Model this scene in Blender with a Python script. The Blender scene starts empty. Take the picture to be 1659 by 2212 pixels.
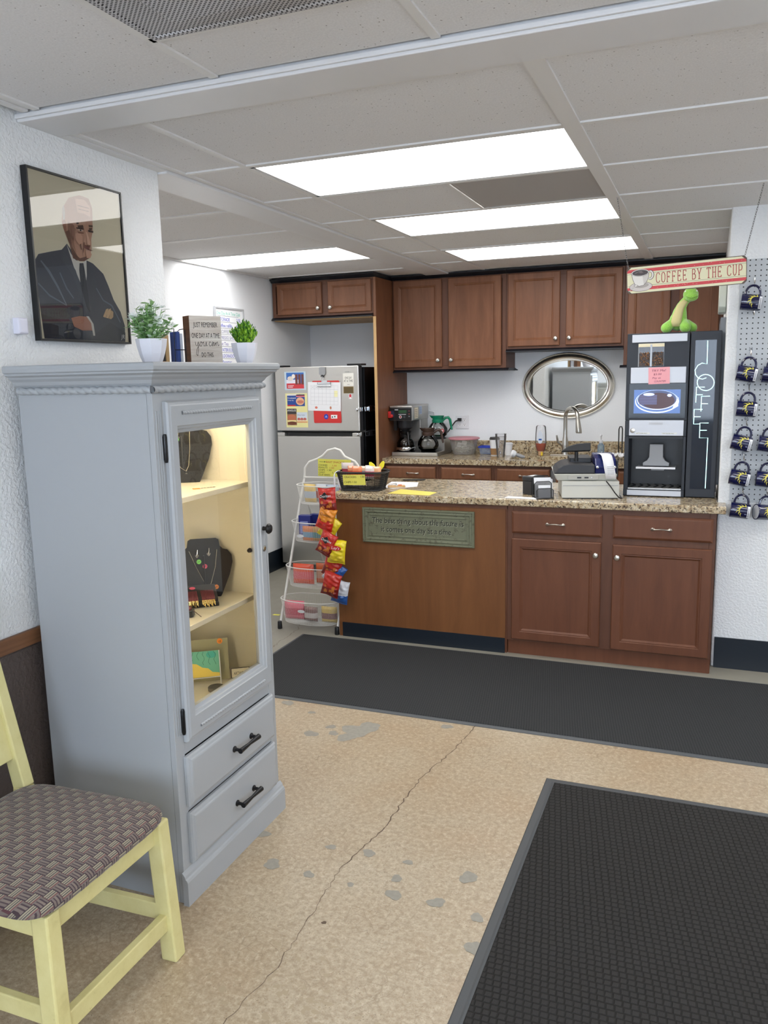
import bpy, bmesh, math, random
from mathutils import Vector, Matrix
random.seed(7)
C = bpy.context.scene.collection
scn = bpy.context.scene
PI = math.pi
ZC = 2.45                      # ceiling height

# ---------------------------------------------------------------- camera, exposure, world
cam_d = bpy.data.cameras.new('camera'); cam = bpy.data.objects.new('camera', cam_d); C.objects.link(cam)
cam_d.sensor_fit = 'HORIZONTAL'; cam_d.sensor_width = 36.0
cam_d.lens = 36.0 * 1761.4 / 1659.0
cam_d.clip_start = 0.05
yaw, pitch, roll = math.radians(-21.823697), math.radians(-9.554737), math.radians(-1.206176)
fwd = Vector((math.sin(yaw)*math.cos(pitch), math.cos(yaw)*math.cos(pitch), math.sin(pitch)))
rt = fwd.cross(Vector((0, 0, 1))).normalized(); up = rt.cross(fwd)
rr = math.cos(roll)*rt + math.sin(roll)*up; uu = -math.sin(roll)*rt + math.cos(roll)*up
cam.matrix_world = Matrix(((rr.x, uu.x, -fwd.x, 0), (rr.y, uu.y, -fwd.y, 0), (rr.z, uu.z, -fwd.z, 1.65), (0, 0, 0, 1)))
scn.camera = cam
scn.view_settings.view_transform = 'Standard'; scn.view_settings.look = 'None'
scn.view_settings.gamma = 1.0; scn.view_settings.use_curve_mapping = False
scn.view_settings.exposure = 0.70
PANEL_E = 4.4                  # brightness of the ceiling light panels
w = bpy.data.worlds.new('World'); scn.world = w; w.use_nodes = True
w.node_tree.nodes['Background'].inputs[0].default_value = (0.62, 0.78, 1.0, 1)
w.node_tree.nodes['Background'].inputs[1].default_value = 2.6
# daylight coming in at the two street windows behind the camera
for i, wx in enumerate((-0.55, 1.55)):
    l = bpy.data.lights.new('window_daylight', 'AREA'); l.shape = 'RECTANGLE'; l.size = 1.7; l.size_y = 1.35
    l.energy = 82; l.color = (0.72, 0.84, 1.0)
    o = bpy.data.objects.new('window_daylight', l); C.objects.link(o)
    o.location = (wx, -2.75, 1.6); o.rotation_euler = (PI/2, 0, 0)

# ---------------------------------------------------------------- materials
def lin(c):
    return tuple((x/255/12.92 if x/255 <= .04045 else ((x/255+.055)/1.055)**2.4) for x in c)
def mat(name, rgb=(200, 200, 200), rough=.5, metal=0., spec=.5, emit=None, es=1., coat=0., srgb=True, alpha=None, trans=0., sheen=0.):
    m = bpy.data.materials.new(name); m.use_nodes = True
    b = m.node_tree.nodes['Principled BSDF']
    c = lin(rgb) if srgb else rgb
    b.inputs['Base Color'].default_value = (*c, 1)
    b.inputs['Roughness'].default_value = rough; b.inputs['Metallic'].default_value = metal
    b.inputs['Specular IOR Level'].default_value = spec
    b.inputs['Coat Weight'].default_value = coat
    b.inputs['Transmission Weight'].default_value = trans
    b.inputs['Sheen Weight'].default_value = sheen
    if emit is not None:
        b.inputs['Emission Color'].default_value = (*lin(emit), 1); b.inputs['Emission Strength'].default_value = es
    return m
class NT:
    def __init__(s, m): s.m = m; s.t = m.node_tree; s.b = s.t.nodes.get('Principled BSDF')
    def n(s, typ, **k):
        x = s.t.nodes.new(typ)
        for a, v in k.items():
            if isinstance(a, str) and hasattr(x, a): setattr(x, a, v)
        return x
    def inp(s, x, **k):
        for a, v in k.items(): x.inputs[a.replace('_', ' ')].default_value = v
        return x
    def l(s, a, b): s.t.links.new(a, b)
    def coord(s, scale=(1, 1, 1), kind='Object', rot=(0, 0, 0), loc=(0, 0, 0)):
        tc = s.n('ShaderNodeTexCoord'); mp = s.n('ShaderNodeMapping')
        mp.inputs['Scale'].default_value = scale; mp.inputs['Rotation'].default_value = rot; mp.inputs['Location'].default_value = loc
        s.l(tc.outputs[kind], mp.inputs['Vector']); return mp.outputs[0]
    def noise(s, vec, scale, detail=3, rough=.5, dist=0.):
        x = s.n('ShaderNodeTexNoise'); s.l(vec, x.inputs['Vector'])
        x.inputs['Scale'].default_value = scale; x.inputs['Detail'].default_value = detail
        x.inputs['Roughness'].default_value = rough; x.inputs['Distortion'].default_value = dist
        return x.outputs['Fac']
    def vor(s, vec, scale, feature='F1', out='Distance'):
        x = s.n('ShaderNodeTexVoronoi'); x.feature = feature; s.l(vec, x.inputs['Vector']); x.inputs['Scale'].default_value = scale
        return x.outputs[out]
    def ramp(s, fac, stops, interp='LINEAR'):
        x = s.n('ShaderNodeValToRGB'); x.color_ramp.interpolation = interp
        e = x.color_ramp.elements
        while len(e) < len(stops): e.new(.5)
        for i, (p, c) in enumerate(stops):
            e[i].position = p; e[i].color = (*(lin(c) if max(c) > 1.001 else c), 1)
        s.l(fac, x.inputs[0]); return x.outputs[0]
    def math(s, op, a, b=None, c=None):
        x = s.n('ShaderNodeMath'); x.operation = op
        for i, v in enumerate((a, b, c)):
            if v is None: continue
            if isinstance(v, (int, float)): x.inputs[i].default_value = v
            else: s.l(v, x.inputs[i])
        return x.outputs[0]
    def mix(s, fac, a, b, blend='MIX'):
        x = s.n('ShaderNodeMix'); x.data_type = 'RGBA'; x.blend_type = blend
        for sock, v in ((x.inputs[0], fac), (x.inputs[6], a), (x.inputs[7], b)):
            if isinstance(v, (int, float)): sock.default_value = v
            elif isinstance(v, tuple): sock.default_value = (*lin(v), 1) if max(v) > 1.001 else (*v, 1)
            else: s.l(v, sock)
        return x.outputs[2]
    def sep(s, vec):
        x = s.n('ShaderNodeSeparateXYZ'); s.l(vec, x.inputs[0]); return x.outputs
    def color(s, c): s.l(c, s.b.inputs['Base Color'])
    def rough(s, c): s.l(c, s.b.inputs['Roughness'])
    def bump(s, h, strength=.3, dist=.002):
        x = s.n('ShaderNodeBump'); x.inputs['Strength'].default_value = strength; x.inputs['Distance'].default_value = dist
        s.l(h, x.inputs['Height']); s.l(x.outputs[0], s.b.inputs['Normal'])

def glass_thin(name, tint=(1, 1, 1), refl=1.0, rough=0.0, op=0.0, milk=0.0, mc=(1, 1, 1)):
    m = bpy.data.materials.new(name); m.use_nodes = True; t = m.node_tree; t.nodes.clear()
    o = t.nodes.new('ShaderNodeOutputMaterial'); tr = t.nodes.new('ShaderNodeBsdfTransparent'); gl = t.nodes.new('ShaderNodeBsdfGlossy')
    tr.inputs[0].default_value = (*tint, 1); gl.inputs['Roughness'].default_value = rough
    fr = t.nodes.new('ShaderNodeFresnel'); fr.inputs[0].default_value = 1.5
    mu = t.nodes.new('ShaderNodeMath'); mu.operation = 'MULTIPLY_ADD'; mu.inputs[1].default_value = refl; mu.inputs[2].default_value = op
    mx = t.nodes.new('ShaderNodeMixShader')
    t.links.new(fr.outputs[0], mu.inputs[0]); t.links.new(mu.outputs[0], mx.inputs[0])
    t.links.new(tr.outputs[0], mx.inputs[1]); t.links.new(gl.outputs[0], mx.inputs[2]); 
    if milk:
        df = t.nodes.new('ShaderNodeBsdfDiffuse'); df.inputs[0].default_value = (*mc, 1); m2 = t.nodes.new('ShaderNodeMixShader'); m2.inputs[0].default_value = milk
        t.links.new(mx.outputs[0], m2.inputs[1]); t.links.new(df.outputs[0], m2.inputs[2]); t.links.new(m2.outputs[0], o.inputs[0])
    else: t.links.new(mx.outputs[0], o.inputs[0])
    return m

def m_wall(name, rgb, scale=55, s=.35):
    m = mat(name, rgb, .55); t = NT(m); v = t.coord()
    n = t.noise(v, scale, 2, .5); n2 = t.ramp(n, [(.42, (0., 0., 0.)), (.60, (1., 1., 1.))])
    t.bump(n2, s, .004); return m
M_WALL = m_wall('white_wall_paint', (230, 232, 233), 80, .36)
M_WALLK = m_wall('kitchen_wall_paint', (236, 239, 243), 90, .08)
M_WAINS = m_wall('taupe_wall_paint', (88, 78, 74), 60, .35)
M_CTILE = mat('ceiling_tile', (220, 217, 213), .9, spec=.1)
t = NT(M_CTILE); v = t.coord()
pin = t.vor(v, 75); pc = t.ramp(pin, [(.10, (.32, .30, .28)), (.19, (1., 1., 1.))])
nn = t.noise(v, 40, 3); gate = t.ramp(nn, [(.52, (1., 1., 1.)), (.6, (0., 0., 0.))])
base = t.mix(t.ramp(t.noise(v, 180, 2), [(.3, (0., 0., 0.)), (.7, (1., 1., 1.))]), (221, 220, 220), (231, 230, 230))
msk = t.mix(gate, pc, (1., 1., 1.))
t.color(t.mix(1.0, base, msk, 'MULTIPLY')); t.bump(pin, .15, .002)
M_GRID = mat('ceiling_grid_white', (226, 225, 223), .45)
M_TRIMW = mat('white_metal_trim', (224, 224, 225), .4)
M_DIFF = mat('light_diffuser', (255, 255, 255), .6, emit=(255, 253, 250), es=PANEL_E)
M_FRAMEW = mat('light_frame', (215, 215, 215), .4)

# concrete floor, tan stain in front, bare grey-beige concrete in the kitchen
M_FLOOR = mat('stained_concrete', (190, 165, 130), .38, spec=.45)
t = NT(M_FLOOR); v = t.coord()
big = t.noise(v, 1.6, 4, .6); mid = t.noise(v, 9, 5, .65); fine = t.noise(v, 140, 3, .7)
tan = t.ramp(big, [(.32, (170, 148, 121)), (.5, (174, 159, 135)), (.68, (184, 173, 152))])
tan = t.mix(t.math('MULTIPLY', mid, .55), tan, (168, 147, 120))
m2_ = t.noise(v, 55, 4, .75); tan = t.mix(t.ramp(m2_, [(.38, (.55, .55, .55)), (.50, (0., 0., 0.))]), tan, (144, 127, 103)); tan = t.mix(t.ramp(m2_, [(.52, (0., 0., 0.)), (.66, (.5, .5, .5))]), tan, (206, 195, 173))
vk = t.vor(v, 26, 'DISTANCE_TO_EDGE'); tan = t.mix(t.math('MULTIPLY', t.ramp(vk, [(.0, (.5, .5, .5)), (.035, (0., 0., 0.))]), t.ramp(t.noise(v, 3.5, 2), [(.5, (0., 0., 0.)), (.62, (1., 1., 1.))])), tan, (120, 102, 80))
tan = t.mix(t.ramp(fine, [(.36, (.62, .62, .62)), (.46, (0., 0., 0.))]), tan, (150, 128, 100))
speck = t.vor(v, 110); sg = t.ramp(t.noise(v, 16, 3), [(.46, (0., 0., 0.)), (.66, (.9, .9, .9))])
sp = t.math('MULTIPLY', t.ramp(speck, [(.12, (1., 1., 1.)), (.22, (0., 0., 0.))]), sg)
tan = t.mix(sp, tan, (112, 96, 78))
grey = t.mix(mid, (134, 131, 120), (152, 148, 135))
y = t.sep(t.coord())[1]
t.color(t.mix(t.ramp(t.math('MULTIPLY_ADD', y, .5, -1.5), [(.35, (0., 0., 0.)), (.62, (1., 1., 1.))]), tan, grey))
t.rough(t.ramp(big, [(.3, (.30, .30, .30)), (.7, (.48, .48, .48))])); t.bump(fine, .12, .001)
M_SPOT = mat('bare_patch_grey', (142, 138, 128), .6)
t = NT(M_SPOT); v = t.coord(); t.color(t.mix(t.noise(v, 60, 4), (128, 125, 116), (160, 155, 143)))
M_CRACK = mat('crack_dark', (96, 80, 66), .8)
M_STAIN = mat('faint_scuff', (166, 150, 124), .5)

def m_carpet(name, cell, rgb, rgb2, strength=.9, d=.004):
    m = mat(name, rgb, .95, spec=.1); t = NT(m); v = t.coord((1/cell, 1/cell, 1/cell)); xyz = t.sep(v)
    # offset rows of raised blocks
    wob = t.math('MULTIPLY', t.noise(t.coord(), 18, 1), .38); row = t.math('FLOOR', xyz[1]); xs = t.math('ADD', t.math('MULTIPLY_ADD', row, .18, xyz[0]), wob)
    fx = t.math('ABSOLUTE', t.math('SUBTRACT', t.math('FRACT', xs), .5)); fy = t.math('ABSOLUTE', t.math('SUBTRACT', t.math('FRACT', xyz[1]), .5))
    mxx = t.math('MAXIMUM', fx, fy); h = t.ramp(mxx, [(.36, (1., 1., 1.)), (.46, (0., 0., 0.))])
    fz = t.noise(t.coord(), 420, 2, .8)
    hh = t.mix(.35, h, fz)
    t.bump(hh, strength, d)
    c = t.mix(t.math('MULTIPLY', h, t.ramp(fz, [(.35, (.4, .4, .4)), (.65, (1., 1., 1.))])), rgb2, rgb)
    t.color(c); return m
M_MATN = m_carpet('waffle_mat_pile', .0215, (60, 59, 58), (45, 44, 43))
M_MATF = m_carpet('ribbed_mat_pile', .012, (66, 67, 68), (44, 45, 46), .6, .002)
M_RUB = mat('mat_rubber', (72, 75, 78), .55)
M_RUBL = mat('mat_rubber_edge', (84, 86, 90), .55)

def m_wood(name, c1, c2, c3, rough=.38, sc=(9, 9, 1.1), coat=.15):
    m = mat(name, c1, rough+.10, coat=coat*.5, spec=.35); t = NT(m); m.node_tree.nodes['Principled BSDF'].inputs['Coat Roughness'].default_value = .3
    n = t.noise(t.coord(sc), 2.2, 5, .62, .6); n2 = t.noise(t.coord(), 3.1, 3, .6)
    c = t.ramp(n, [(.28, c1), (.52, c2), (.76, c3)])
    t.color(t.mix(t.math('MULTIPLY', n2, .5), c, c2)); t.bump(n, .05, .0008); return m
M_CAB = m_wood('maple_stained_cabinet', (104, 66, 43), (122, 79, 54), (136, 92, 65))
M_CABD = m_wood('maple_frame_dark', (86, 54, 39), (98, 63, 46), (108, 70, 51))
M_PEN = m_wood('cherry_stained_front', (92, 54, 36), (104, 63, 42), (114, 71, 49))
M_VEN = m_wood('veneer_panel', (102, 62, 34), (118, 75, 42), (132, 86, 50), .34, (5, 5, .55))
M_OAK = m_wood('oak_rail', (92, 62, 42), (122, 84, 58), (140, 100, 70), .45, (12, 1.2, 30))
M_PALE = m_wood('pale_birch_edge', (190, 150, 100), (205, 168, 118), (215, 180, 130), .5)
M_BLKW = mat('black_painted_trim', (20, 23, 30), .35)
M_BASE = mat('navy_vinyl_base', (19, 28, 38), .42)
M_GRAN = mat('speckled_granite', (190, 175, 150), .14, spec=.55)
t = NT(M_GRAN); v = t.coord()
g1 = t.noise(v, 34, 5, .7, .5); g2 = t.noise(v, 70, 4, .75, .8); g3 = t.noise(v, 110, 3, .7)
c = t.ramp(g1, [(.34, (120, 96, 72)), (.45, (176, 156, 124)), (.56, (196, 181, 152)), (.68, (214, 206, 188))])
c = t.mix(t.ramp(g2, [(.42, (1., 1., 1.)), (.47, (0., 0., 0.))]), c, (66, 54, 46))
c = t.mix(t.ramp(g3, [(.60, (0., 0., 0.)), (.68, (.8, .8, .8))]), c, (142, 104, 68))
t.color(c)
M_NICK = mat('brushed_nickel', (190, 186, 178), .28, 1.0)
M_CHROME = mat('chrome', (225, 228, 232), .08, 1.0)
def m_steel(name, rgb, rough=.3, axis='Z'):
    m = mat(name, rgb, rough, 1.0); t = NT(m)
    sc = {'Z': (2, 2, 300), 'X': (300, 2, 2)}[axis]
    n = t.noise(t.coord(sc), 3, 3); t.rough(t.ramp(n, [(.3, (rough*.8,)*3), (.7, (rough*1.25,)*3)])); return m
M_STEEL = m_steel('stainless_steel', (214, 212, 207), .36)
M_STEELD = m_steel('steel_dull', (190, 188, 184), .4)
M_BLACK = mat('black_plastic', (18, 19, 22), .38)
M_BLACKG = mat('black_gloss', (8, 9, 11), .08, spec=.6)
M_CHAR = mat('charcoal_plastic', (40, 41, 45), .45)
M_CHAR2 = mat('machine_charcoal', (32, 37, 46), .5)
M_WHITE = mat('white_plastic', (226, 228, 232), .4)
M_WIRE = mat('white_coated_wire', (226, 225, 220), .4)
M_PAPER = mat('white_paper', (232, 233, 236), .8)
M_YEL = mat('yellow_card', (226, 222, 100), .75)
M_YEL2 = mat('yellow_paper', (222, 205, 98), .75)
M_INK = mat('black_ink', (28, 26, 30), .8)
M_INKR = mat('red_ink', (190, 60, 40), .8)
M_INKB = mat('blue_ink', (40, 60, 150), .8)
M_RED = mat('red_plastic', (205, 50, 48), .35)
M_GREY = mat('grey_plastic', (150, 152, 155), .45)
M_GREYL = mat('light_grey_panel', (196, 199, 206), .4, .2)
M_MIRROR = mat('mirror_silver', (235, 238, 238), .02, 1.0)
M_GLASS = glass_thin('clear_glass', (.97, .98, .98), 1.0)
M_ARM = mat('grey_cabinet_paint', (164, 168, 172), .42)
t = NT(M_ARM); t.bump(t.noise(t.coord((1, 1, .3)), 90, 2), .02, .001)
M_CREAM = mat('cream_interior', (228, 222, 204), .5)
M_HW = mat('black_iron', (24, 24, 26), .35, .4)
M_GOLD = mat('pale_gold', (212, 190, 130), .25, 1.0)
M_SILV = mat('silver_jewel', (220, 220, 220), .15, 1.0)

# ---------------------------------------------------------------- geometry helpers
class Fr:                       # a flat frame: origin, right, up; the normal looks at the viewer
    def __init__(s, o, u=(1, 0, 0), v=(0, 0, 1)):
        s.o = Vector(o); s.u = Vector(u).normalized(); s.v = Vector(v).normalized(); s.n = s.u.cross(s.v)
    def p(s, a, b, c=0.): return s.o + s.u*a + s.v*b + s.n*c
    def sh(s, a, b, c=0.): return Fr(s.p(a, b, c), s.u, s.v)
    def rot(s, d):
        r = math.radians(d); return Fr(s.o, s.u*math.cos(r)+s.v*math.sin(r), -s.u*math.sin(r)+s.v*math.cos(r))
_tc = {}
def text_geo(txt, bold=0.):
    key = (txt, bold)
    if key in _tc: return _tc[key]
    cu = bpy.data.curves.new('t', 'FONT'); cu.body = txt; cu.size = 1.0; cu.resolution_u = 3; cu.offset = bold
    o = bpy.data.objects.new('t', cu); C.objects.link(o); bpy.context.view_layer.update()
    dg = bpy.context.evaluated_depsgraph_get(); me = o.evaluated_get(dg).to_mesh()
    vs = [tuple(v.co) for v in me.vertices]; fs = [tuple(p.vertices) for p in me.polygons]
    o.evaluated_get(dg).to_mesh_clear(); bpy.data.objects.remove(o); bpy.data.curves.remove(cu)
    w = max([v[0] for v in vs] or [1]); _tc[key] = (vs, fs, w); return _tc[key]
class MB:
    def __init__(s): s.v = []; s.f = []; s.fm = []; s.fs = []; s.mats = []
    def mi(s, m):
        if m not in s.mats: s.mats.append(m)
        return s.mats.index(m)
    def add(s, vs, fs, m, smooth=False, T=None):
        k = len(s.v); i = s.mi(m)
        s.v += [tuple(T @ Vector(v)) if T is not None else tuple(v) for v in vs]
        s.f += [tuple(a+k for a in f) for f in fs]; s.fm += [i]*len(fs); s.fs += [smooth]*len(fs); return s
    def box(s, a, b, m, T=None):
        (x0, y0, z0), (x1, y1, z1) = a, b
        vs = [(x0, y0, z0), (x1, y0, z0), (x1, y1, z0), (x0, y1, z0), (x0, y0, z1), (x1, y0, z1), (x1, y1, z1), (x0, y1, z1)]
        return s.add(vs, [(3, 2, 1, 0), (4, 5, 6, 7), (0, 1, 5, 4), (1, 2, 6, 5), (2, 3, 7, 6), (3, 0, 4, 7)], m, False, T)
    def hexa(s, lo, hi, m):     # two quads (4 points each)
        return s.add(list(lo)+list(hi), [(3, 2, 1, 0), (4, 5, 6, 7), (0, 1, 5, 4), (1, 2, 6, 5), (2, 3, 7, 6), (3, 0, 4, 7)], m)
    def beam(s, a, b, w, d, m, up=(0, 0, 1), w2=None, d2=None):   # rectangular bar from a to b
        a = Vector(a); b = Vector(b); z = (b-a).normalized(); x = Vector(up).cross(z)
        if x.length < 1e-4: x = Vector((1, 0, 0))
        x.normalize(); y = z.cross(x); w2 = w2 or w; d2 = d2 or d
        q = lambda p, w, d: [p+x*i*w/2+y*j*d/2 for i, j in ((-1, -1), (1, -1), (1, 1), (-1, 1))]
        return s.hexa(q(a, w, d), q(b, w2, d2), m)
    def tube(s, pts, r, m, n=8, closed=False, caps=True):
        P = [Vector(p) for p in pts]; N = len(P); R = r if isinstance(r, (list, tuple)) else [r]*N
        vs = []; fs = []; px = None
        for i, p in enumerate(P):
            a = P[(i-1) % N] if (closed or i > 0) else p; b = P[(i+1) % N] if (closed or i < N-1) else p
            t = (b-a)
            if t.length < 1e-9: t = Vector((0, 0, 1))
            t.normalize()
            if px is None:
                px = t.orthogonal().normalized()
            px = (px - t*px.dot(t))
            if px.length < 1e-6: px = t.orthogonal()
            px.normalize(); py = t.cross(px)
            for k in range(n):
                an = 2*PI*k/n; vs.append(p+px*math.cos(an)*R[i]+py*math.sin(an)*R[i])
        M_ = N if closed else N-1
        for i in range(M_):
            j = (i+1) % N
            for k in range(n): fs.append((i*n+k, i*n+(k+1) % n, j*n+(k+1) % n, j*n+k))
        if caps and not closed:
            fs.append(tuple(range(n-1, -1, -1))); fs.append(tuple((N-1)*n+k for k in range(n)))
        return s.add(vs, fs, m, True)
    def lathe(s, prof, m, c=(0, 0, 0), n=24, axis=(0, 0, 1), sx=1., sy=1., a0=0.):   # prof: (radius, height)
        ax = Vector(axis).normalized(); x = Vector((1, 0, 0)) if abs(ax.z) > .9 else Vector((0, 0, 1)).cross(ax).normalized()
        y = ax.cross(x); c = Vector(c); vs = []; fs = []
        for r, h in prof:
            for k in range(n):
                an = 2*PI*k/n+a0; vs.append(c+ax*h+x*math.cos(an)*max(r, 1e-5)*sx+y*math.sin(an)*max(r, 1e-5)*sy)
        for i in range(len(prof)-1):
            for k in range(n): fs.append((i*n+k, i*n+(k+1) % n, (i+1)*n+(k+1) % n, (i+1)*n+k))
        if prof[0][0] > 1e-4: fs.append(tuple(range(n-1, -1, -1)))
        if prof[-1][0] > 1e-4: fs.append(tuple((len(prof)-1)*n+k for k in range(n)))
        return s.add(vs, fs, m, True)
    def flat(s, F, pts, m, off=0.):
        return s.add([F.p(a, b, off) for a, b in pts], [tuple(range(len(pts)))], m)
    def rect(s, F, x0, y0, x1, y1, m, off=0.): return s.flat(F, [(x0, y0), (x1, y0), (x1, y1), (x0, y1)], m, off)
    def ell(s, F, cx, cy, rx, ry, m, off=0., n=24, a0=0, a1=2*PI):
        full = abs(a1-a0-2*PI) < 1e-6
        return s.flat(F, [(cx+rx*math.cos(a0+(a1-a0)*k/(n if full else n-1)), cy+ry*math.sin(a0+(a1-a0)*k/(n if full else n-1))) for k in range(n)], m, off)
    def line(s, F, pts, w, m, off=0.):
        for (a, b), (c, d) in zip(pts, pts[1:]):
            L = math.hypot(c-a, d-b) or 1e-6; nx, ny = -(d-b)/L*w/2, (c-a)/L*w/2; ex, ey = (c-a)/L*w*.3, (d-b)/L*w*.3
            s.flat(F, [(a-nx-ex, b-ny-ey), (c-nx+ex, d-ny+ey), (c+nx+ex, d+ny+ey), (a+nx-ex, b+ny-ey)], m, off)
        return s
    def prism(s, F, pts, t, m, smooth=False):   # polygon pushed out by t along the normal
        n = len(pts); vs = [F.p(a, b, 0) for a, b in pts]+[F.p(a, b, t) for a, b in pts]
        fs = [tuple(range(n-1, -1, -1)), tuple(range(n, 2*n))]+[(i, (i+1) % n, n+(i+1) % n, n+i) for i in range(n)]
        return s.add(vs, fs, m, smooth)
    def rings(s, F, w, h, prof, m, mc=None):    # rectangular rings (inset, height); filled at the end
        vs = []; fs = []
        for ins, z in prof:
            vs += [F.p(ins, ins, z), F.p(w-ins, ins, z), F.p(w-ins, h-ins, z), F.p(ins, h-ins, z)]
        for i in range(len(prof)-1):
            for k in range(4): fs.append((i*4+k, i*4+(k+1) % 4, i*4+4+(k+1) % 4, i*4+4+k))
        s.add(vs, fs, m); k = 4*(len(prof)-1); s.add(vs[k:], [(0, 1, 2, 3)], mc or m); s.add(vs[:4], [(3, 2, 1, 0)], m); return s
    def text(s, F, txt, x, y, size, m, off=0., sx=1., width=None, align='L', shear=0., bold=0.):
        vs, fs, w = text_geo(txt, bold)
        if not vs: return s
        if width: sx = width/(w*size)
        x0 = x - (w*size*sx/2 if align == 'C' else (w*size*sx if align == 'R' else 0))
        return s.add([F.p(x0+(a+b*shear)*size*sx, y+b*size, off) for a, b, c in vs], fs, m)
    def build(s, name, parent=None, loc=None, local=False, rz=0., bev=0., bseg=2, label=None, ang=38, sub=0):
        if parent is not None: off = ORG[parent.name] if not local else Vector((0, 0, 0))
        elif local: off = Vector((0, 0, 0))
        else:
            if loc is None:
                xs = [v[0] for v in s.v]; ys = [v[1] for v in s.v]; zs = [v[2] for v in s.v]
                loc = ((min(xs)+max(xs))/2, (min(ys)+max(ys))/2, min(zs))
            off = Vector(loc)
        me = bpy.data.meshes.new(name); me.from_pydata([tuple(Vector(v)-off) for v in s.v], [], s.f)
        for m in s.mats: me.materials.append(m)
        me.polygons.foreach_set('material_index', s.fm); me.polygons.foreach_set('use_smooth', s.fs); me.update()
        if any(s.fs): me.set_sharp_from_angle(angle=math.radians(ang))
        o = bpy.data.objects.new(name, me); C.objects.link(o)
        if parent is not None: o.parent = parent; ORG[o.name] = ORG[parent.name]
        else: o.location = loc or (0, 0, 0); o.rotation_euler = (0, 0, rz); ORG[o.name] = Vector(loc or (0, 0, 0))
        if bev:
            b = o.modifiers.new('b', 'BEVEL'); b.width = bev; b.segments = bseg; b.limit_method = 'ANGLE'; b.angle_limit = math.radians(40)
        if sub:
            b = o.modifiers.new('s', 'SUBSURF'); b.levels = sub; b.render_levels = sub
        if label: o['label'] = label
        return o
ORG = {}
def tag(o, label=None, cat=None, group=None, kind=None):
    if label: o['label'] = label
    if cat: o['category'] = cat
    if group: o['group'] = group
    if kind: o['kind'] = kind
    return o
def thing(name, label, cat, loc=(0, 0, 0), rz=0., group=None):
    o = bpy.data.objects.new(name, None); C.objects.link(o); o.empty_display_size = .05
    o.location = loc; o.rotation_euler = (0, 0, rz); ORG[o.name] = Vector(loc)
    return tag(o, label, cat, group)
def struct(o, label=None): return tag(o, label, None, None, 'structure')
def dup(root, loc, rz=None, label=None, group=None):
    def cp(o, par):
        c = o.copy(); C.objects.link(c); c.parent = par
        for ch in list(o.children): cp(ch, c)
        return c
    r = cp(root, None); r.location = loc
    if rz is not None: r.rotation_euler = (root.rotation_euler.x, root.rotation_euler.y, rz)
    if label: r['label'] = label
    if group: r['group'] = group
    return r

# ---------------------------------------------------------------- the room
b = MB()
b.add([(-3.7, -2.7, 0), (2.8, -2.7, 0), (2.8, 7.1, 0), (-3.7, 7.1, 0), (-3.7, -2.7, -.1), (2.8, -2.7, -.1), (2.8, 7.1, -.1), (-3.7, 7.1, -.1)], [(0, 1, 2, 3), (7, 6, 5, 4), (4, 5, 1, 0), (5, 6, 2, 1), (6, 7, 3, 2), (7, 4, 0, 3)], M_FLOOR)
GF = Fr((0, 0, 0), (1, 0, 0), (0, 1, 0))
def blob(cx, cy, rx, ry, m, z, n=26, jag=.3):
    ph = [random.uniform(0, 6) for _ in range(4)]; q = []
    for k in range(n):
        a = 2*PI*k/n; f = 1+jag*.5*(math.sin(2*a+ph[0])+.7*math.sin(3*a+ph[1])+.45*math.sin(5*a+ph[2])+.3*math.sin(9*a+ph[3])); q.append((cx+rx*.8*f*math.cos(a), cy+ry*.8*f*math.sin(a)))
    b.flat(GF, q, m, z)
for ib, (x, y_, r) in enumerate(((-1.673, 3.20, .038), (-1.576, 3.24, .028), (-1.617, 3.30, .026), (-1.486, 3.30, .075), (-1.44, 3.36, .06), (-1.50, 3.22, .05), (-1.097, 3.48, .03), (-1.186, 2.389, .02), (-1.045, 2.40, .026), (-1.333, 2.227, .034), (-1.188, 2.217, .022), (-.897, 2.395, .018), (-.902, 2.296, .022), (-.881, 2.213, .03), (-.74, 2.222, .03), (-.68, 2.382, .036), (-.60, 2.195, .024), (-.568, 2.06, .036), (-1.033, 2.214, .014), (-1.95, 3.49, .035), (-1.46, 2.38, .03), (-1.78, 3.42, .02))):
    blob(x, y_, r*1.1, r, M_SPOT, .0006+ib*.00002)
blob(-1.033, 2.014, .009, .009, M_CRACK, .0007)
for k in range(60):
    a, r = random.uniform(0, 2*PI), random.gauss(0, .14); blob(-.93+r*math.cos(a)*1.5, 1.72+r*math.sin(a)*1.1, random.uniform(.004, .016), random.uniform(.004, .013), M_STAIN, .0003+k*4e-6, 9, .5)
def crack(pts, w=.0035, jit=.010):
    for (x0, y0), (x1, y1) in zip(pts, pts[1:]):
        n = max(3, int(math.hypot(x1-x0, y1-y0)/.02)); prev = None
        for k in range(n+1):
            f = k/n; p = (x0+(x1-x0)*f+(random.uniform(-jit, jit)*.6 if 0 < k < n else 0), y0+(y1-y0)*f)
            if prev: b.line(GF, [prev, p], w*random.uniform(.5, 1.2), M_CRACK, .0008)
            prev = p
crack([(-.972, 3.53), (-.999, 3.234), (-1.049, 2.972), (-1.053, 2.87), (-1.054, 2.546), (-1.101, 2.301)], .0038)
crack([(-1.101, 2.301), (-1.09, 2.1), (-1.083, 1.958), (-1.076, 1.775), (-1.107, 1.585), (-1.13, 1.3)], .002)
crack([(-2.52, 5.0), (-2.535, 4.797), (-2.474, 4.58), (-2.468, 4.306), (-2.43, 4.1)], .0025, .016)
struct(b.build('floor', loc=(0, 0, 0)))

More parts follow.
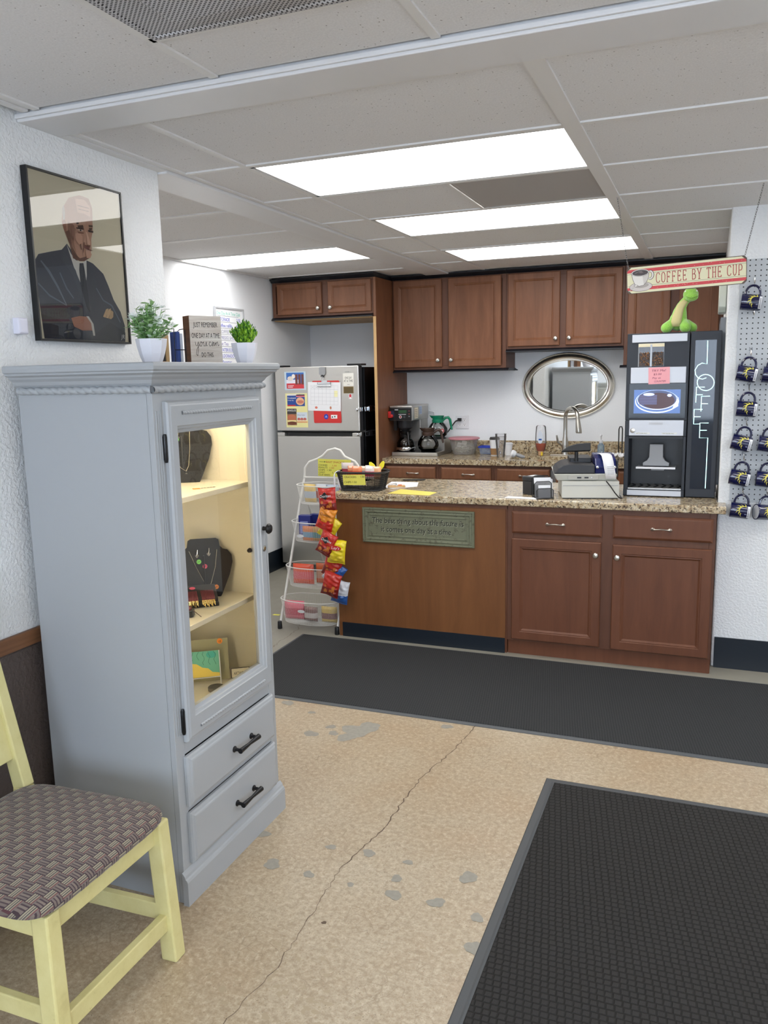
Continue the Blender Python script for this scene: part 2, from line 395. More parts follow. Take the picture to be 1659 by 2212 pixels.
b = MB(); b.box((-2.2, -2.5, .80), (-2.04, 2.80, 2.60), M_WALL); b.box((-2.2, -2.5, 0), (-2.04, 2.80, .80), M_WAINS)
struct(b.build('wall_left', loc=(-2.04, 0, 0), bev=.006))
b = MB(); b.box((-2.04, -2.5, .805), (-2.022, 2.80, .855), M_OAK); struct(b.build('trim_1', loc=(-2.04, 0, .8), bev=.004))
b = MB(); b.box((-3.6, -2.5, 0), (-3.44, 7.02, 2.60), M_WALLK); struct(b.build('wall_kitchen_left', loc=(-3.44, 0, 0)))
b = MB(); b.box((-3.44, 6.86, 0), (.06, 7.02, 2.60), M_WALLK); struct(b.build('wall_back', loc=(0, 6.86, 0)))
b = MB(); b.box((.06, 4.72, 0), (2.6, 7.02, 2.60), M_WALL); struct(b.build('wall_right', loc=(.06, 4.72, 0), bev=.012, bseg=3))
b = MB(); b.box((2.6, -2.5, 0), (2.76, 7.02, 2.60), M_WALLK); struct(b.build('wall_east', loc=(2.6, 0, 0)))
b = MB()
for x0, x1, z0, z1 in ((-3.6, 2.76, 0, .9), (-3.6, 2.76, 2.3, 2.6), (-3.6, -1.45, .9, 2.3), (.35, .65, .9, 2.3), (2.45, 2.76, .9, 2.3)):
    b.box((x0, -2.66, z0), (x1, -2.5, z1), M_WALLK)
struct(b.build('wall_front', loc=(0, -2.5, 0)))
for i, (x0, x1) in enumerate(((-1.45, .35), (.65, 2.45))):
    wn = thing('window_%d' % (i+1), None, None, (x0, -2.58, .9)); struct(wn)
    b = MB()
    for a0, a1, c0, c1 in ((x0, x1, .9, .95), (x0, x1, 2.25, 2.3), (x0, x0+.05, .9, 2.3), (x1-.05, x1, .9, 2.3)): b.box((a0, -2.6, c0), (a1, -2.55, c1), M_CHAR)
    b.build('window_frame', wn)
    b = MB()
    for k in range(40): b.beam((x0+.05, -2.53, .97+k*.032), (x1-.05, -2.53, .97+k*.032), .022, .0015, M_TRIMW, up=(0, .85, .5))
    b.build('window_blind', wn)
b = MB(); b.box((-3.44, 2.8, 0), (-3.432, 6.855, .175), M_BASE); b.box((-3.44, -2.5, 0), (-3.432, 2.8, .175), M_BASE); struct(b.build('baseboard_left', loc=(-3.44, 4, 0)))
b = MB(); b.box((.075, 4.712, 0), (2.6, 4.72, .175), M_BASE); struct(b.build('baseboard_right', loc=(1, 4.72, 0)))

# ceiling: tiles sit a little above the white grid bars
b = MB()
TZ = ZC+.006
b.box((-3.6, -2.66, ZC+.10), (2.76, 7.02, ZC+.16), M_GRID)
XA = [-1.985, -1.71, -.465, .775, 2.015, 2.6]; YA = [2.27, 2.90, 3.52, 4.13, 4.745, 5.355, 5.965, 6.57, 6.86]
XL = [-3.44, -2.215]; YL = [-2.5, -1.35, -.12, 1.13, 1.74, 2.36, 2.99, 3.605, 4.225, 4.865, 5.475, 6.09, 6.70, 6.86]
SKIP = []                        # openings (x0,x1,y0,y1) taken by lights and vents
lights = [(-1.71, -.465, 2.90, 3.52), (-1.71, -.465, 4.13, 4.745), (-1.71, -.465, 5.355, 5.965), (-3.44, -2.215, 4.865, 5.475), (-3.44, -2.215, 2.36, 2.99), (.775, 2.015, 2.90, 3.52), (.775, 2.015, 4.13, 4.745 )]  # last three are added out of view to light the room
vents = [(-1.09, -.465, 3.52, 4.13)]
def tiles(X, Y, z, bar=.024, last=True):
    for i in range(len(X)-1):
        for j in range(len(Y)-1):
            cx, cy = (X[i]+X[i+1])/2, (Y[j]+Y[j+1])/2
            hit = None
            for L in lights+vents:
                if L[0]-.01 < cx < L[1]+.01 and L[2]-.01 < cy < L[3]+.01: hit = L
            if hit in lights: continue
            x1 = X[i+1]
            if hit in vents or (X[i] < -1.6 and X[i+1] > -.5 and 3.5 < cy < 4.15): x1 = vents[0][0]
            b.box((X[i], Y[j], z+.006), (x1, Y[j+1], z+.018), M_CTILE)
    for x in X: b.box((x-bar/2, Y[0], z), (x+bar/2, Y[-1], z+.008), M_GRID)
    for y_ in Y: b.box((X[0], y_-bar/2, z-.0003), (X[-1], y_+bar/2, z+.0077), M_GRID)
tiles(XA, YA, ZC); tiles(XL, YL, ZC)
b.box((-.494, 2.27, ZC-.002), (-.436, 6.55, ZC+.006), M_GRID)
XF = [-1.99, -1.945, -1.31, -.668, -.04, .59, 1.22, 1.85, 2.48, 2.6]
FZ = ZC+.016
for i in range(len(XF)-1):
    for y0, y1 in ((-2.5, -1.86), (-1.86, -.64), (-.64, .58), (.58, 1.80), (1.80, 2.08)):
        if i == 2 and y0 == .58:
            b.box((XF[i], .58, FZ+.006), (XF[i+1], 1.19, FZ+.018), M_CTILE); continue
        if (i == 2 or i == 6) and y0 in (-1.86,) or (i == 4 and y0 == -.64) or (i == 5 and y0 == .58): continue
        b.box((XF[i], y0, FZ+.006), (XF[i+1], y1, FZ+.018), M_CTILE)
    b.box((XF[i]-.012, -2.5, FZ), (XF[i]+.012, 2.08, FZ+.008), M_GRID)
b.box((-1.31, 1.79, FZ), (-.668, 1.814, FZ+.0078), M_GRID)
struct(b.build('ceiling', loc=(0, 0, ZC)))
b = MB(); b.box((-2.04, 2.095, ZC-.004), (2.6, 2.27, ZC+.07), M_TRIMW); b.box((-2.04, 2.085, ZC+.004), (2.6, 2.095, ZC+.018), M_TRIMW)
struct(b.build('trim_2', loc=(0, 2.2, ZC), bev=.003))
b = MB(); b.box((-2.195, 2.8, ZC-.012), (-2.0, 6.85, ZC+.07), M_TRIMW); struct(b.build('trim_3', loc=(-2.1, 4, ZC), bev=.003))
b = MB(); b.box((-2.04, 2.27, ZC-.004), (-2.0, 2.8, ZC+.02), M_GRID); b.box((-3.44, 2.8, ZC-.004), (-3.41, 6.85, ZC+.01), M_GRID); struct(b.build('trim_4', loc=(-2.1, 3, ZC)))

LIGHT_LABELS = ['nearest of the three ceiling light panels over the counter', 'middle of the three ceiling light panels over the counter', 'furthest of the three ceiling light panels, just before the wall cabinets', 'ceiling light panel over the fridge corner at left', None, None, None]
def ceiling_light(L, z, label):
    x0, x1, y0, y1 = L; r = thing('ceiling_light', label or 'added ceiling light panel out of view, brightening the room', 'ceiling light', ((x0+x1)/2, (y0+y1)/2, z), 0, 'recessed fluorescent ceiling panels')
    b = MB(); e = .018
    for a0, a1, c0, c1 in ((x0+.012, x1-.012, y0+.012, y0+e+.012), (x0+.012, x1-.012, y1-e-.012, y1-.012), (x0+.012, x0+e+.012, y0+.012, y1-.012), (x1-e-.012, x1-.012, y0+.012, y1-.012)): b.box((a0, c0, z+.001), (a1, c1, z+.012), M_FRAMEW)
    b.build('frame', r)
    b = MB(); b.box((x0+e, y0+e, z+.004), (x1-e, y1-e, z+.009), M_DIFF); b.build('diffuser', r)
for L, lb in zip(lights, LIGHT_LABELS): ceiling_light(L, ZC, lb)
for k, L in enumerate(((-1.31, -.668, -1.86, -.64), (.59-.63, .59, -.64, .58), (1.22, 1.85, -1.86, -.64), (.59, 1.22, .58, 1.80))):  # added unseen panels; the last one brightens the left wall
    ceiling_light(L, FZ, None)
M_PERF = mat('perforated_metal', (190, 190, 192), .5, .2)
t = NT(M_PERF); v = t.coord((1/.009,)*3, rot=(0, 0, PI/4)); q = t.sep(v)
dx = t.math('SUBTRACT', t.math('FRACT', q[0]), .5); dy = t.math('SUBTRACT', t.math('FRACT', q[1]), .5)
rr_ = t.math('SQRT', t.math('ADD', t.math('MULTIPLY', dx, dx), t.math('MULTIPLY', dy, dy)))
t.color(t.ramp(rr_, [(.30, (66, 66, 70)), (.36, (200, 200, 204))]))
r = thing('air_diffuser', 'square perforated air diffuser in the ceiling at the top edge, nearest the viewer', 'air vent', (-.99, 1.49, FZ))
b = MB(); b.rings(Fr((-1.298, 1.80, FZ+.002), (1, 0, 0), (0, -1, 0)), .618, .606, [(0, 0), (0, .004), (.012, .004), (.02, -.004)], M_PERF); b.build('face', r)
b = MB(); b.rings(Fr((-1.15, 1.67, FZ-.002), (1, 0, 0), (0, -1, 0)), .33, .33, [(-.03, -.004), (0, .03), (.012, .034)], M_PERF); b.build('centre_plate', r)
r = thing('ceiling_vent', 'grey perforated return vent in the ceiling between two light panels', 'air vent', (-.78, 3.82, ZC))
M_PERF2 = mat('perforated_grey', (172, 168, 165), .6)
NT(M_PERF2); b = MB(); b.rings(Fr((-1.08, 4.12, ZC+.006), (1, 0, 0), (0, -1, 0)), .60, .59, [(0, 0), (0, .004), (.01, .005), (.015, .002)], M_PERF2); b.build('grille', r)
b = MB(); b.box((-1.096, 3.52, ZC), (-1.084, 4.13, ZC+.008), M_GRID); b.build('edge_bar', r)

# ---------------------------------------------------------------- kitchen cabinets
def knob(name, parent, p, n=(0, -1, 0), m=None, s=1.):
    b = MB(); b.lathe([(.007*s, 0), (.006*s, .010*s), (.007*s, .013*s), (.0155*s, .017*s), (.0165*s, .021*s), (.013*s, .026*s), (.004*s, .028*s), (0, .028*s)], m or M_NICK, p, 16, n)
    return b.build(name, parent)
def pull(parent, x, y, z, w=.096):
    b = MB(); F = Fr((x, y, z)); P = []; R = []
    for k in range(17):
        u = k/16*2-1; P.append(F.p(u*w/2, -.004+.006*math.cos(u*PI*.5), .006+.019*(1-abs(u)**3.2))); R.append(.0036 + .0038*max(0, abs(u)-.55)/.45*(1 if abs(u) < .93 else .7))
    b.tube(P, R, M_NICK, 8)
    for q in (-1, 1): b.lathe([(.009, 0), (.009, .004), (.005, .008)], M_NICK, F.p(q*w/2*.93, -.003, 0), 12, (0, -1, 0), sx=1.2)
    return b.build('handle', parent)
def cab_door(parent, x0, x1, z0, z1, y, m, kx=None, kz=None, rail=.056, mf=None):
    b = MB(); F = Fr((x0, y, z0)); w, h = x1-x0, z1-z0
    b.rings(F, w, h, [(0, .001), (0, .014), (.005, .019), (rail-.010, .019), (rail-.006, .016), (rail-.002, .0165), (rail+.008, .009)], m)
    d = b.build('door', parent)
    if kx is not None: knob('knob', d, (kx, y-.019, kz))
    return d
def drawer(parent, x0, x1, z0, z1, y, m, hx=None, hz=None):
    b = MB(); b.rings(Fr((x0, y, z0)), x1-x0, z1-z0, [(0, .001), (0, .011), (.010, .018), (.014, .019)], m)
    d = b.build('drawer', parent)
    if hx is not None: pull(d, hx, y-.019, hz)
    return d
def carcass(parent, x0, x1, y0, y1, z0, z1, m, stile=.038, mids=(), rails=()):
    b = MB(); b.box((x0, y0+.019, z0), (x1, y1, z1), m)
    for a, c in ((x0, x0+stile), (x1-stile, x1)): b.box((a, y0, z0), (c, y0+.019, z1), m)
    for a, c in ((z0, z0+stile), (z1-stile, z1)): b.box((x0+stile, y0, a), (x1-stile, y0+.019, c), m)
    for a, c in mids: b.box((a, y0+.0005, z0+stile), (c, y0+.019, z1-stile), m)
    for a, c in rails: b.box((x0+stile, y0+.0007, a), (x1-stile, y0+.019, c), m)
    return b.build('carcass', parent, bev=.0015)
def trim_prof(parent, name, x0, x1, yf, y1, z0, z1, out=.022, left=False, right=False, flip=False):
    b = MB(); h = z1-z0; pr = [(0, 0), (-out, 0), (-out, h*.30), (-out*.8, h*.42), (-out*.5, h*.60), (-out*.15, h*.85), (0, h)]
    if not flip: pr = [(a, h-c) for a, c in pr]
    xl = x0-(out if left else 0); xr = x1+(out if right else 0)
    b.prism(Fr((xl, yf, z0), (0, 1, 0), (0, 0, 1)), pr, xr-xl, M_BLKW)
    b.box((x0, yf, z0), (x1, y1, z1), M_BLKW)
    if right: b.prism(Fr((x1, yf-out, z0), (1, 0, 0), (0, 0, 1)).__class__((x1, y1, z0), (-1, 0, 0), (0, 0, 1)), [(a, c) for a, c in pr], y1-yf+out, M_BLKW)
    return b.build(name, parent)

YU, YB = 6.53, 6.855
def wall_cab(name, label, x0, x1, z0, doors, lt=False, rtm=False, y0=YU, zt=2.415):
    r = thing(name, label, 'cabinet', ((x0+x1)/2, y0, z0), 0, 'wall cabinets over the back counter')
    mid = ((doors[0][1]-.012, doors[1][0]+.012),)
    carcass(r, x0, x1, y0, YB, z0, zt, M_CABD, .03, mid)
    for i, (a, c) in enumerate(doors): cab_door(r, a, c, z0+.018, zt-.008, y0, M_CAB, c-.028 if i == 0 else a+.028, z0+.072)
    trim_prof(r, 'top_moulding', x0, x1, y0-.004, YB, zt, ZC-.001, .03)
    trim_prof(r, 'bottom_moulding', x0, x1, y0-.002, YB, z0-.022, z0, .024, left=lt, right=rtm, flip=True)
    return r
wall_cab('wall_cabinet', 'tall brown wall cabinet pair of doors above the coffee brewer', -2.497, -1.536, 1.685, [(-2.485, -2.068), (-2.012, -1.573)], rtm=True)
wall_cab('wall_cabinet', 'shorter brown wall cabinet above the oval mirror', -1.534, -.632, 1.830, [(-1.520, -1.112), (-1.064, -.648)])
wall_cab('wall_cabinet', 'brown wall cabinet at right behind the green plush toy', -.630, .056, 1.685, [(-.606, -.305), (-.245, .030)], lt=True)
r = thing('fridge_cabinet', 'small brown two-door wall cabinet above the steel fridge', 'cabinet', (-2.95, 6.16, 2.12))
carcass(r, -3.425, -2.524, 6.16, YB, 2.135, 2.415, M_CABD, .03, ((-2.975, -2.905),))
cab_door(r, -3.375, -2.968, 2.152, 2.402, 6.16, M_CAB, -2.995, 2.195, .045); cab_door(r, -2.912, -2.535, 2.152, 2.402, 6.16, M_CAB, -2.885, 2.195, .045)
trim_prof(r, 'top_moulding', -3.43, -2.500, 6.156, YB, 2.415, ZC-.001, .03); trim_prof(r, 'bottom_moulding', -3.43, -2.524, 6.158, YB, 2.112, 2.135, .024, flip=True)
b = MB(); b.box((-3.42, 6.17, 2.106), (-2.53, 6.84, 2.112), M_PALE); b.build('underside', r)
r = thing('tall_end_panel', 'tall brown side panel standing between fridge and coffee brewer', 'panel', (-2.51, 6.5, 0))
b = MB(); b.box((-2.522, 6.162, 0), (-2.500, YB, 2.414), M_CAB); b.build('panel', r)
b = MB(); b.box((-2.5235, 6.157, 0), (-2.500, 6.162, 2.11), M_PALE); b.build('edge_band', r)

# back counter
ZB = .972
def base_cab(label, x0, x1, yf, y1, zt, dr, do, group, m=M_CAB, md=M_CABD, toe=.1):
    r = thing('base_cabinet', label, 'cabinet', ((x0+x1)/2, yf, 0), 0, group)
    b = MB(); b.box((x0, yf+.019, toe), (x1, y1, zt-.16), md); b.box((x0, yf+.019, zt-.16), (x0+.015, y1, zt), md); b.box((x1-.015, yf+.019, zt-.16), (x1, y1, zt), md); b.box((x0, yf+.05, 0), (x1, y1, toe), md)
    for a, c in ((x0, x0+.03), (x1-.03, x1)): b.box((a, yf, toe), (c, yf+.019, zt), md)
    b.box((x0+.03, yf, zt-.028), (x1-.03, yf+.019, zt), md); b.box((x0+.03, yf, toe), (x1-.03, yf+.019, toe+.03), md); b.box((x0+.03, yf, zt-.20), (x1-.03, yf+.019, zt-.16), md)
    b.build('carcass', r)
    return r
UB = [(-2.499, -2.022, 'brown base cabinet under the coffee brewer, drawer above door'), (-2.020, -1.562, 'brown base cabinet under the pink-lidded bowl'), (-1.560, -.642, 'wide brown sink base cabinet under the faucet'), (-.640, .055, 'brown base cabinet behind the coffee machine')]
for x0, x1, lb in UB:
    r = base_cab(lb, x0, x1, 6.255, YB, ZB-.042, None, None, 'base cabinets under the back counter')
    xm = (x0+x1)/2
    for a_, c_ in (((x0, xm), (xm, x1)) if x1-x0 > .8 else ((x0, x1),)):
        drawer(r, a_+.024, c_-.024, ZB-.168, ZB-.066, 6.255, M_CAB, (a_+c_)/2+.02, ZB-.118)
        cab_door(r, a_+.024, c_-.024, .12, ZB-.20, 6.255, M_CAB, c_-.05, ZB-.25)
SX0, SX1, SY0, SY1 = -1.46, -.78, 6.325, 6.60
b = MB()
def slab(b, rects, z0, z1, m):
    for x0, x1, y0, y1 in rects: b.box((x0, y0, z0), (x1, y1, z1), m)
slab(b, [(-2.499, SX0, 6.228, YB), (SX1, .055, 6.228, YB), (SX0, SX1, 6.228, SY0), (SX0, SX1, SY1, YB)], ZB-.042, ZB, M_GRAN)
r = tag(b.build('back_worktop'), 'speckled beige granite worktop along the back wall under the mirror', 'worktop')
b = MB(); b.box((-2.499, 6.835, ZB), (.055, YB, ZB+.105), M_GRAN); b.build('splashback', r, bev=.003)
b = MB(); d = .17
b.box((SX0+.0, SY0, ZB-d), (SX1, SY1, ZB-d+.003), M_STEEL)
for a in ((SX0-.012, SX0+.001, SY0-.01, SY1+.01), (SX1-.001, SX1+.012, SY0-.01, SY1+.01), (SX0, SX1, SY0-.010, SY0+.001), (SX0, SX1, SY1-.001, SY1+.010)): b.box((a[0], a[2], ZB-d), (a[1], a[3], ZB-.043), M_STEEL)
sk = tag(b.build('sink'), 'stainless steel undermount sink in the back worktop', 'sink')
# faucet
r = thing('faucet', 'brushed nickel gooseneck faucet standing behind the sink', 'faucet', (-1.085, 6.70, ZB))
b = MB(); b.box((-1.20, 6.665, ZB+.0005), (-.97, 6.725, ZB+.008), M_NICK); b.build('deck_plate', r, bev=.003)
b = MB(); P = [(-1.085, 6.70, ZB+.006), (-1.085, 6.70, ZB+.16)]; R = [.027, .024]
b.lathe([(.030, 0), (.030, .01), (.024, .03), (.030, .07), (.026, .10), (.018, .15), (.0165, .20)], M_NICK, (-1.085, 6.70, ZB+.006), 16)
A = []
for k in range(15):
    a = PI*k/14*1.02; A.append((-1.085+.062*(1-math.cos(a)), 6.70-.09*(1-math.cos(a)), ZB+.31+.075*math.sin(a)))
b.tube([(-1.085, 6.70, ZB+.19)]+A, .0165, M_NICK, 12); b.build('spout', r)
e = A[-1]; b = MB(); b.lathe([(.0165, 0), (.018, .02), (.021, .05), (.025, .105), (.022, .112), (0, .112)], M_NICK, e, 14, (.12, -.16, -1)); b.build('spray_head', r)
b = MB(); b.tube([(-1.11, 6.69, ZB+.085), (-1.14, 6.68, ZB+.11), (-1.150, 6.675, ZB+.165)], [.010, .010, .006], M_NICK, 10); b.build('lever', r)

# ---------------------------------------------------------------- front counter (peninsula)
YP = 4.585; ZP = .932
r = thing('counter_end_unit', 'left half of the front counter, plain brown veneer panel', 'counter', (-1.6, YP, 0))
b = MB(); b.box((-2.158, YP+.002, 0), (-1.066, 5.22, ZP-.042), M_PEN); b.build('body', r)
b = MB(); b.box((-2.135, YP-.004, .092), (-1.076, YP+.001, ZP-.062), M_VEN); b.build('front_panel', r)
b = MB(); b.box((-2.158, YP-.004, 0), (-2.135, YP+.001, ZP-.042), M_VEN); b.build('corner_strip', r)
b = MB(); b.box((-2.134, YP-.010, 0), (-1.078, YP+.001, .092), M_BASE); b.build('toe_base', r)
b = MB(); b.box((-2.135, YP-.010, ZP-.062), (-1.066, YP+.001, ZP-.043), M_CABD); b.build('top_rail', r)
r = thing('front_base_cabinet', 'reddish brown double cabinet forming the right half of the front counter', 'cabinet', (-.5, YP, 0))
b = MB(); b.box((-1.064, YP+.014, 0), (.056, 5.22, ZP-.042), M_PEN)
FY = YP-.004
for a, c in ((-1.064, -1.030), (-.548, -.458), (.024, .056)): b.box((a, FY, .085), (c, YP+.014, ZP-.042), M_CABD)
for z0, z1 in ((ZP-.078, ZP-.042), (.695, .740), (.085, .115)): b.box((-1.03, FY+.0006, z0), (.024, YP+.014, z1), M_CABD)
b.build('carcass', r, bev=.0015)
b = MB(); b.box((-1.060, YP+.010, 0), (.052, YP+.0139, .085), M_PEN); b.build('toe_board', r)
drawer(r, -1.037, -.530, .733, .862, FY, M_PEN, -.787, .797); drawer(r, -.472, .042, .733, .862, FY, M_PEN, -.218, .797)
cab_door(r, -1.037, -.532, .098, .703, FY, M_PEN, -.560, .633, .058); cab_door(r, -.470, .042, .094, .697, FY, M_PEN, -.444, .628, .058)
b = MB(); b.prism(Fr((0, 0, ZP-.04), (1, 0, 0), (0, 1, 0)), [(-2.172, 4.555), (.100, 4.555), (.100, 4.716), (.057, 4.716), (.057, 5.33), (-2.172, 5.33)], .04, M_GRAN)
tag(b.build('front_countertop', bev=.006, bseg=3), 'speckled granite countertop of the front counter', 'worktop')

# carved plaque on the counter front
M_SAGE = mat('sage_green_paint', (110, 112, 90), .6); t = NT(M_SAGE); v = t.coord()
t.color(t.mix(t.ramp(t.noise(v, 45, 4, .7), [(.36, (1., 1., 1.)), (.45, (0., 0., 0.))]), (110, 113, 91), (84, 82, 64)))
M_SAGEL = mat('plaque_light', (172, 174, 150), .7); M_SAGED = mat('plaque_dark', (38, 40, 32), .7)
x0, z0, W, H = -1.975, .628, .714, .218
r = thing('quote_plaque', 'sage green wooden quote plaque fixed to the counter front', 'sign', (x0+W/2, YP-.006, z0))
F = Fr((x0, YP-.0045, z0)).rot(-.0)
b = MB(); b.rings(F, W, H, [(0, 0), (0, .012), (.004, .018), (.010, .018), (.014, .013), (.020, .016), (.026, .016), (.032, .010), (.040, .010), (.043, .013), (.047, .013), (.050, .009)], M_SAGE); b.build('board', r)
b = MB()
def serif_line(b, F, txt, x, y, size, width, off, m1, m2):
    b.text(F, txt, x+.0022, y-.0022, size, m2, off, width=width, align='C', bold=.012); b.text(F, txt, x, y, size, m1, off+.0006, width=width, align='C', bold=.012)
serif_line(b, F, 'The best thing about the future is', W/2, .125, .048, .585, .0095, M_SAGED, M_SAGEL)
serif_line(b, F, 'it comes one day at a time', W/2-.01, .072, .048, .450, .0095, M_SAGED, M_SAGEL)
b.build('lettering', r)

# ---------------------------------------------------------------- fridge
XF0, XF1, YF = -3.378, -2.622, 6.06
r = thing('refrigerator', 'stainless steel top-freezer fridge with black sides and notes on its door', 'refrigerator', (-3.0, 6.4, 0))
b = MB(); b.box((XF0+.003, 6.135, .03), (-2.600, 6.80, 1.715), M_BLACKG); b.box((XF0+.01, 6.10, .012), (-2.61, 6.75, .03), M_BLACK); b.build('body', r)
b = MB(); b.box((XF0, YF, 1.205), (XF1, 6.125, 1.728), M_STEEL); d1 = b.build('freezer_door', r, bev=.006)
b = MB(); b.box((XF1-.0005, YF+.012, 1.207), (XF1+.003, 6.126, 1.726), M_CHAR); b.build('door_edge', d1)
b = MB(); b.box((XF0, YF, .07), (XF1, 6.125, 1.160), M_STEEL); b.box((XF0, YF, 1.160), (-3.308, 6.125, 1.190), M_STEEL); b.box((-2.690, YF, 1.160), (XF1, 6.125, 1.190), M_STEEL); b.box((-3.308, YF+.03, 1.160), (-2.690, 6.125, 1.190), M_BLACKG)
d2 = b.build('fridge_door', r, bev=.004)
b = MB(); b.box((XF1-.0005, YF+.012, .072), (XF1+.003, 6.126, 1.188), M_CHAR); b.build('door_edge', d2)
for xx in (-3.35, -2.66):
    b = MB(); b.box((xx-.06, 6.06, 1.729), (xx+.06, 6.17, 1.742), M_BLACK); b.build('hinge_cover', r)
b = MB(); b.box((XF0+.02, 6.09, .0), (-2.62, 6.14, .065), M_BLACK); b.build('toe_grille', r)
for i, zz in enumerate((1.378, 1.178)):
    tg = thing('fridge_latch', ('upper chrome strap latch on the fridge side' if i == 0 else 'lower chrome strap latch, beside the gap between fridge doors'), 'latch', (-2.60, 6.12, zz), 0, 'child latches on the fridge')
    b = MB(); b.box((XF1+.0035, 6.062, zz-.018), (XF1+.012, 6.11, zz+.018), M_CHROME); b.lathe([(.012, 0), (.014, .012), (.010, .022), (0, .024)], M_CHROME, (XF1-.014, YF-.0005, zz), 12, (0, -1, 0)); b.build('door_pad', tg, bev=.003)
    b = MB(); m = M_CHROME if i == 0 else M_CHAR
    b.tube([(-2.597, 6.12, zz+.016), (-2.590, 6.24, zz+.022), (-2.590, 6.36, zz+.016), (-2.590, 6.36, zz-.016), (-2.590, 6.24, zz-.022), (-2.597, 6.12, zz-.016)], .005, m, 6, closed=True)
    b.box((-2.599, 6.19, zz-.020), (-2.588, 6.25, zz+.020), m); b.build('strap', tg)

def note(name, label, cat, x0, x1, z0, z1, base, y=YF-.0015, group='papers and magnets on the freezer door', th=.0014):
    b = MB(); b.box((x0, y, z0), (x1, y+th, z1), base)
    return b, Fr((x0, y, z0)), x1-x0, z1-z0
COL = {}
def K(rgb, rough=.6):
    k = (rgb, rough)
    if k not in COL: COL[k] = mat('ink_%d_%d_%d' % rgb, rgb, rough)
    return COL[k]
g = 'papers and magnets on the freezer door'
b, F, w_, h_ = note('p', '', '', -3.289, -3.092, 1.540, 1.690, K((190, 208, 220)))
b.rect(F, .018, .012, w_-.018, h_-.008, K((60, 110, 185)), .0002); b.rect(F, .018, .012, w_-.018, .055, K((205, 60, 70)), .0003); b.rect(F, .018, .055, w_-.05, .085, K((225, 225, 238)), .00035)
for k in range(3): b.rect(F, .100+k*.028, .045, .122+k*.028, .128, K((110, 66, 62)), .0006)
b.ell(F, .055, .095, .028, .018, K((220, 210, 200)), .0005); b.ell(F, .084, .112, .016, .018, K((236, 230, 220)), .0007); b.rect(F, .03, .022, .075, .027, K((235, 235, 235)), .0005); b.rect(F, .03, .034, .085, .038, K((235, 235, 235)), .0005)
tag(b.build('snack_flyer'), 'blue and red ice cream bar flyer at the freezer door top left', 'flyer', g)
b, F, w_, h_ = note('p', '', '', -3.287, -3.086, 1.233, 1.513, K((232, 226, 160)))
b.rect(F, .016, .175, w_-.022, .270, K((40, 76, 150)), .0002); b.rect(F, .016, .262, w_-.022, .274, K((225, 220, 215)), .0003); b.rect(F, .016, .175, .09, .186, K((190, 40, 50)), .0003); b.rect(F, .10, .250, w_-.022, .27, K((205, 110, 125)), .0003)
b.ell(F, .135, .215, .038, .032, K((226, 178, 140)), .0004); b.ell(F, .138, .210, .030, .014, K((200, 120, 100)), .0005); b.text(F, 'Croissant', .02, .236, .020, K((235, 235, 240)), .0006); b.text(F, 'Sausage, Egg', .02, .220, .011, K((235, 235, 240)), .0006)
b.rect(F, .010, .110, .098, .155, K((62, 56, 58)), .0002); b.text(F, 'ANGUS', .013, .132, .024, K((235, 235, 235)), .0006); b.rect(F, .010, .018, .098, .110, K((150, 110, 80)), .0002)
b.ell(F, .052, .080, .040, .028, K((190, 110, 80)), .0004); b.rect(F, .012, .045, .094, .060, K((232, 214, 150)), .0005); b.ell(F, .055, .035, .042, .014, K((110, 60, 40)), .0006)
b.rect(F, .10, .060, w_-.004, .125, K((206, 216, 226)), .0002); b.text(F, 'White Castle', .104, .098, .013, K((50, 70, 130)), .0005)
for k in range(3): b.ell(F, .118+k*.028, .068, .014, .012, K((190, 100, 90)), .0004); b.rect(F, .105+k*.028, .050, .130+k*.028, .060, K((230, 205, 170)), .0005)
b.rect(F, .10, .038, w_-.004, .049, K((220, 160, 110)), .0003)
tag(b.build('snack_flyer'), 'yellow sandwich flyer with ANGUS heading at the freezer door left', 'flyer', g)
# clipboard
r = thing('clipboard', 'red clipboard hanging on the freezer door behind a calendar', 'clipboard', (-2.90, YF, 1.27))
b = MB(); b.prism(Fr((-3.028, YF-.002, 1.270)), [(.006, 0), (.242, 0), (.248, .006), (.238, .335), (.230, .342), (0, .342), (-.004, .338), (0, .006)], .003, M_RED); bd = b.build('board', r)
b = MB(); F = Fr((-3.028, YF-.0052, 1.270)); b.ell(F, .112, .052, .020, .022, K((40, 60, 170)), 0); b.flat(F, [(.100, .045), (.124, .045), (.112, .064)], K((150, 170, 225)), .0004); b.rect(F, .155, .036, .212, .066, K((235, 235, 235)), 0); b.ell(F, .168, .049, .006, .006, M_INK, .0004); b.ell(F, .190, .052, .006, .006, M_INK, .0004); b.build('sticker', bd)
b = MB(); b.box((-2.975, YF-.022, 1.585), (-2.865, YF-.009, 1.602), M_CHROME); b.tube([(-2.98, YF-.016, 1.600), (-2.98, YF-.020, 1.575), (-2.86, YF-.020, 1.575), (-2.86, YF-.016, 1.600)], .004, M_CHROME, 6); b.box((-2.945, YF-.014, 1.60), (-2.895, YF-.006, 1.615), M_CHROME); b.build('clip', r)
b = MB(); F = Fr((-3.078, YF-.0062, 1.372)).rot(-1.4); b.rect(F, 0, 0, .296, .232, M_PAPER, 0)
for k in range(8): b.line(F, [(.026+k*.035, .050), (.026+k*.035, .205)], .0010, K((168, 170, 176)), .0004)
for k in range(6): b.line(F, [(.026, .050+k*.031), (.271, .050+k*.031)], .0010, K((168, 170, 176)), .0004)
for k in range(3): b.line(F, [(.03+k*.035, .180), (.057+k*.035, .200)], .0009, K((150, 150, 160)), .0006); b.line(F, [(.03+k*.035, .200), (.057+k*.035, .180)], .0009, K((150, 150, 160)), .0006)
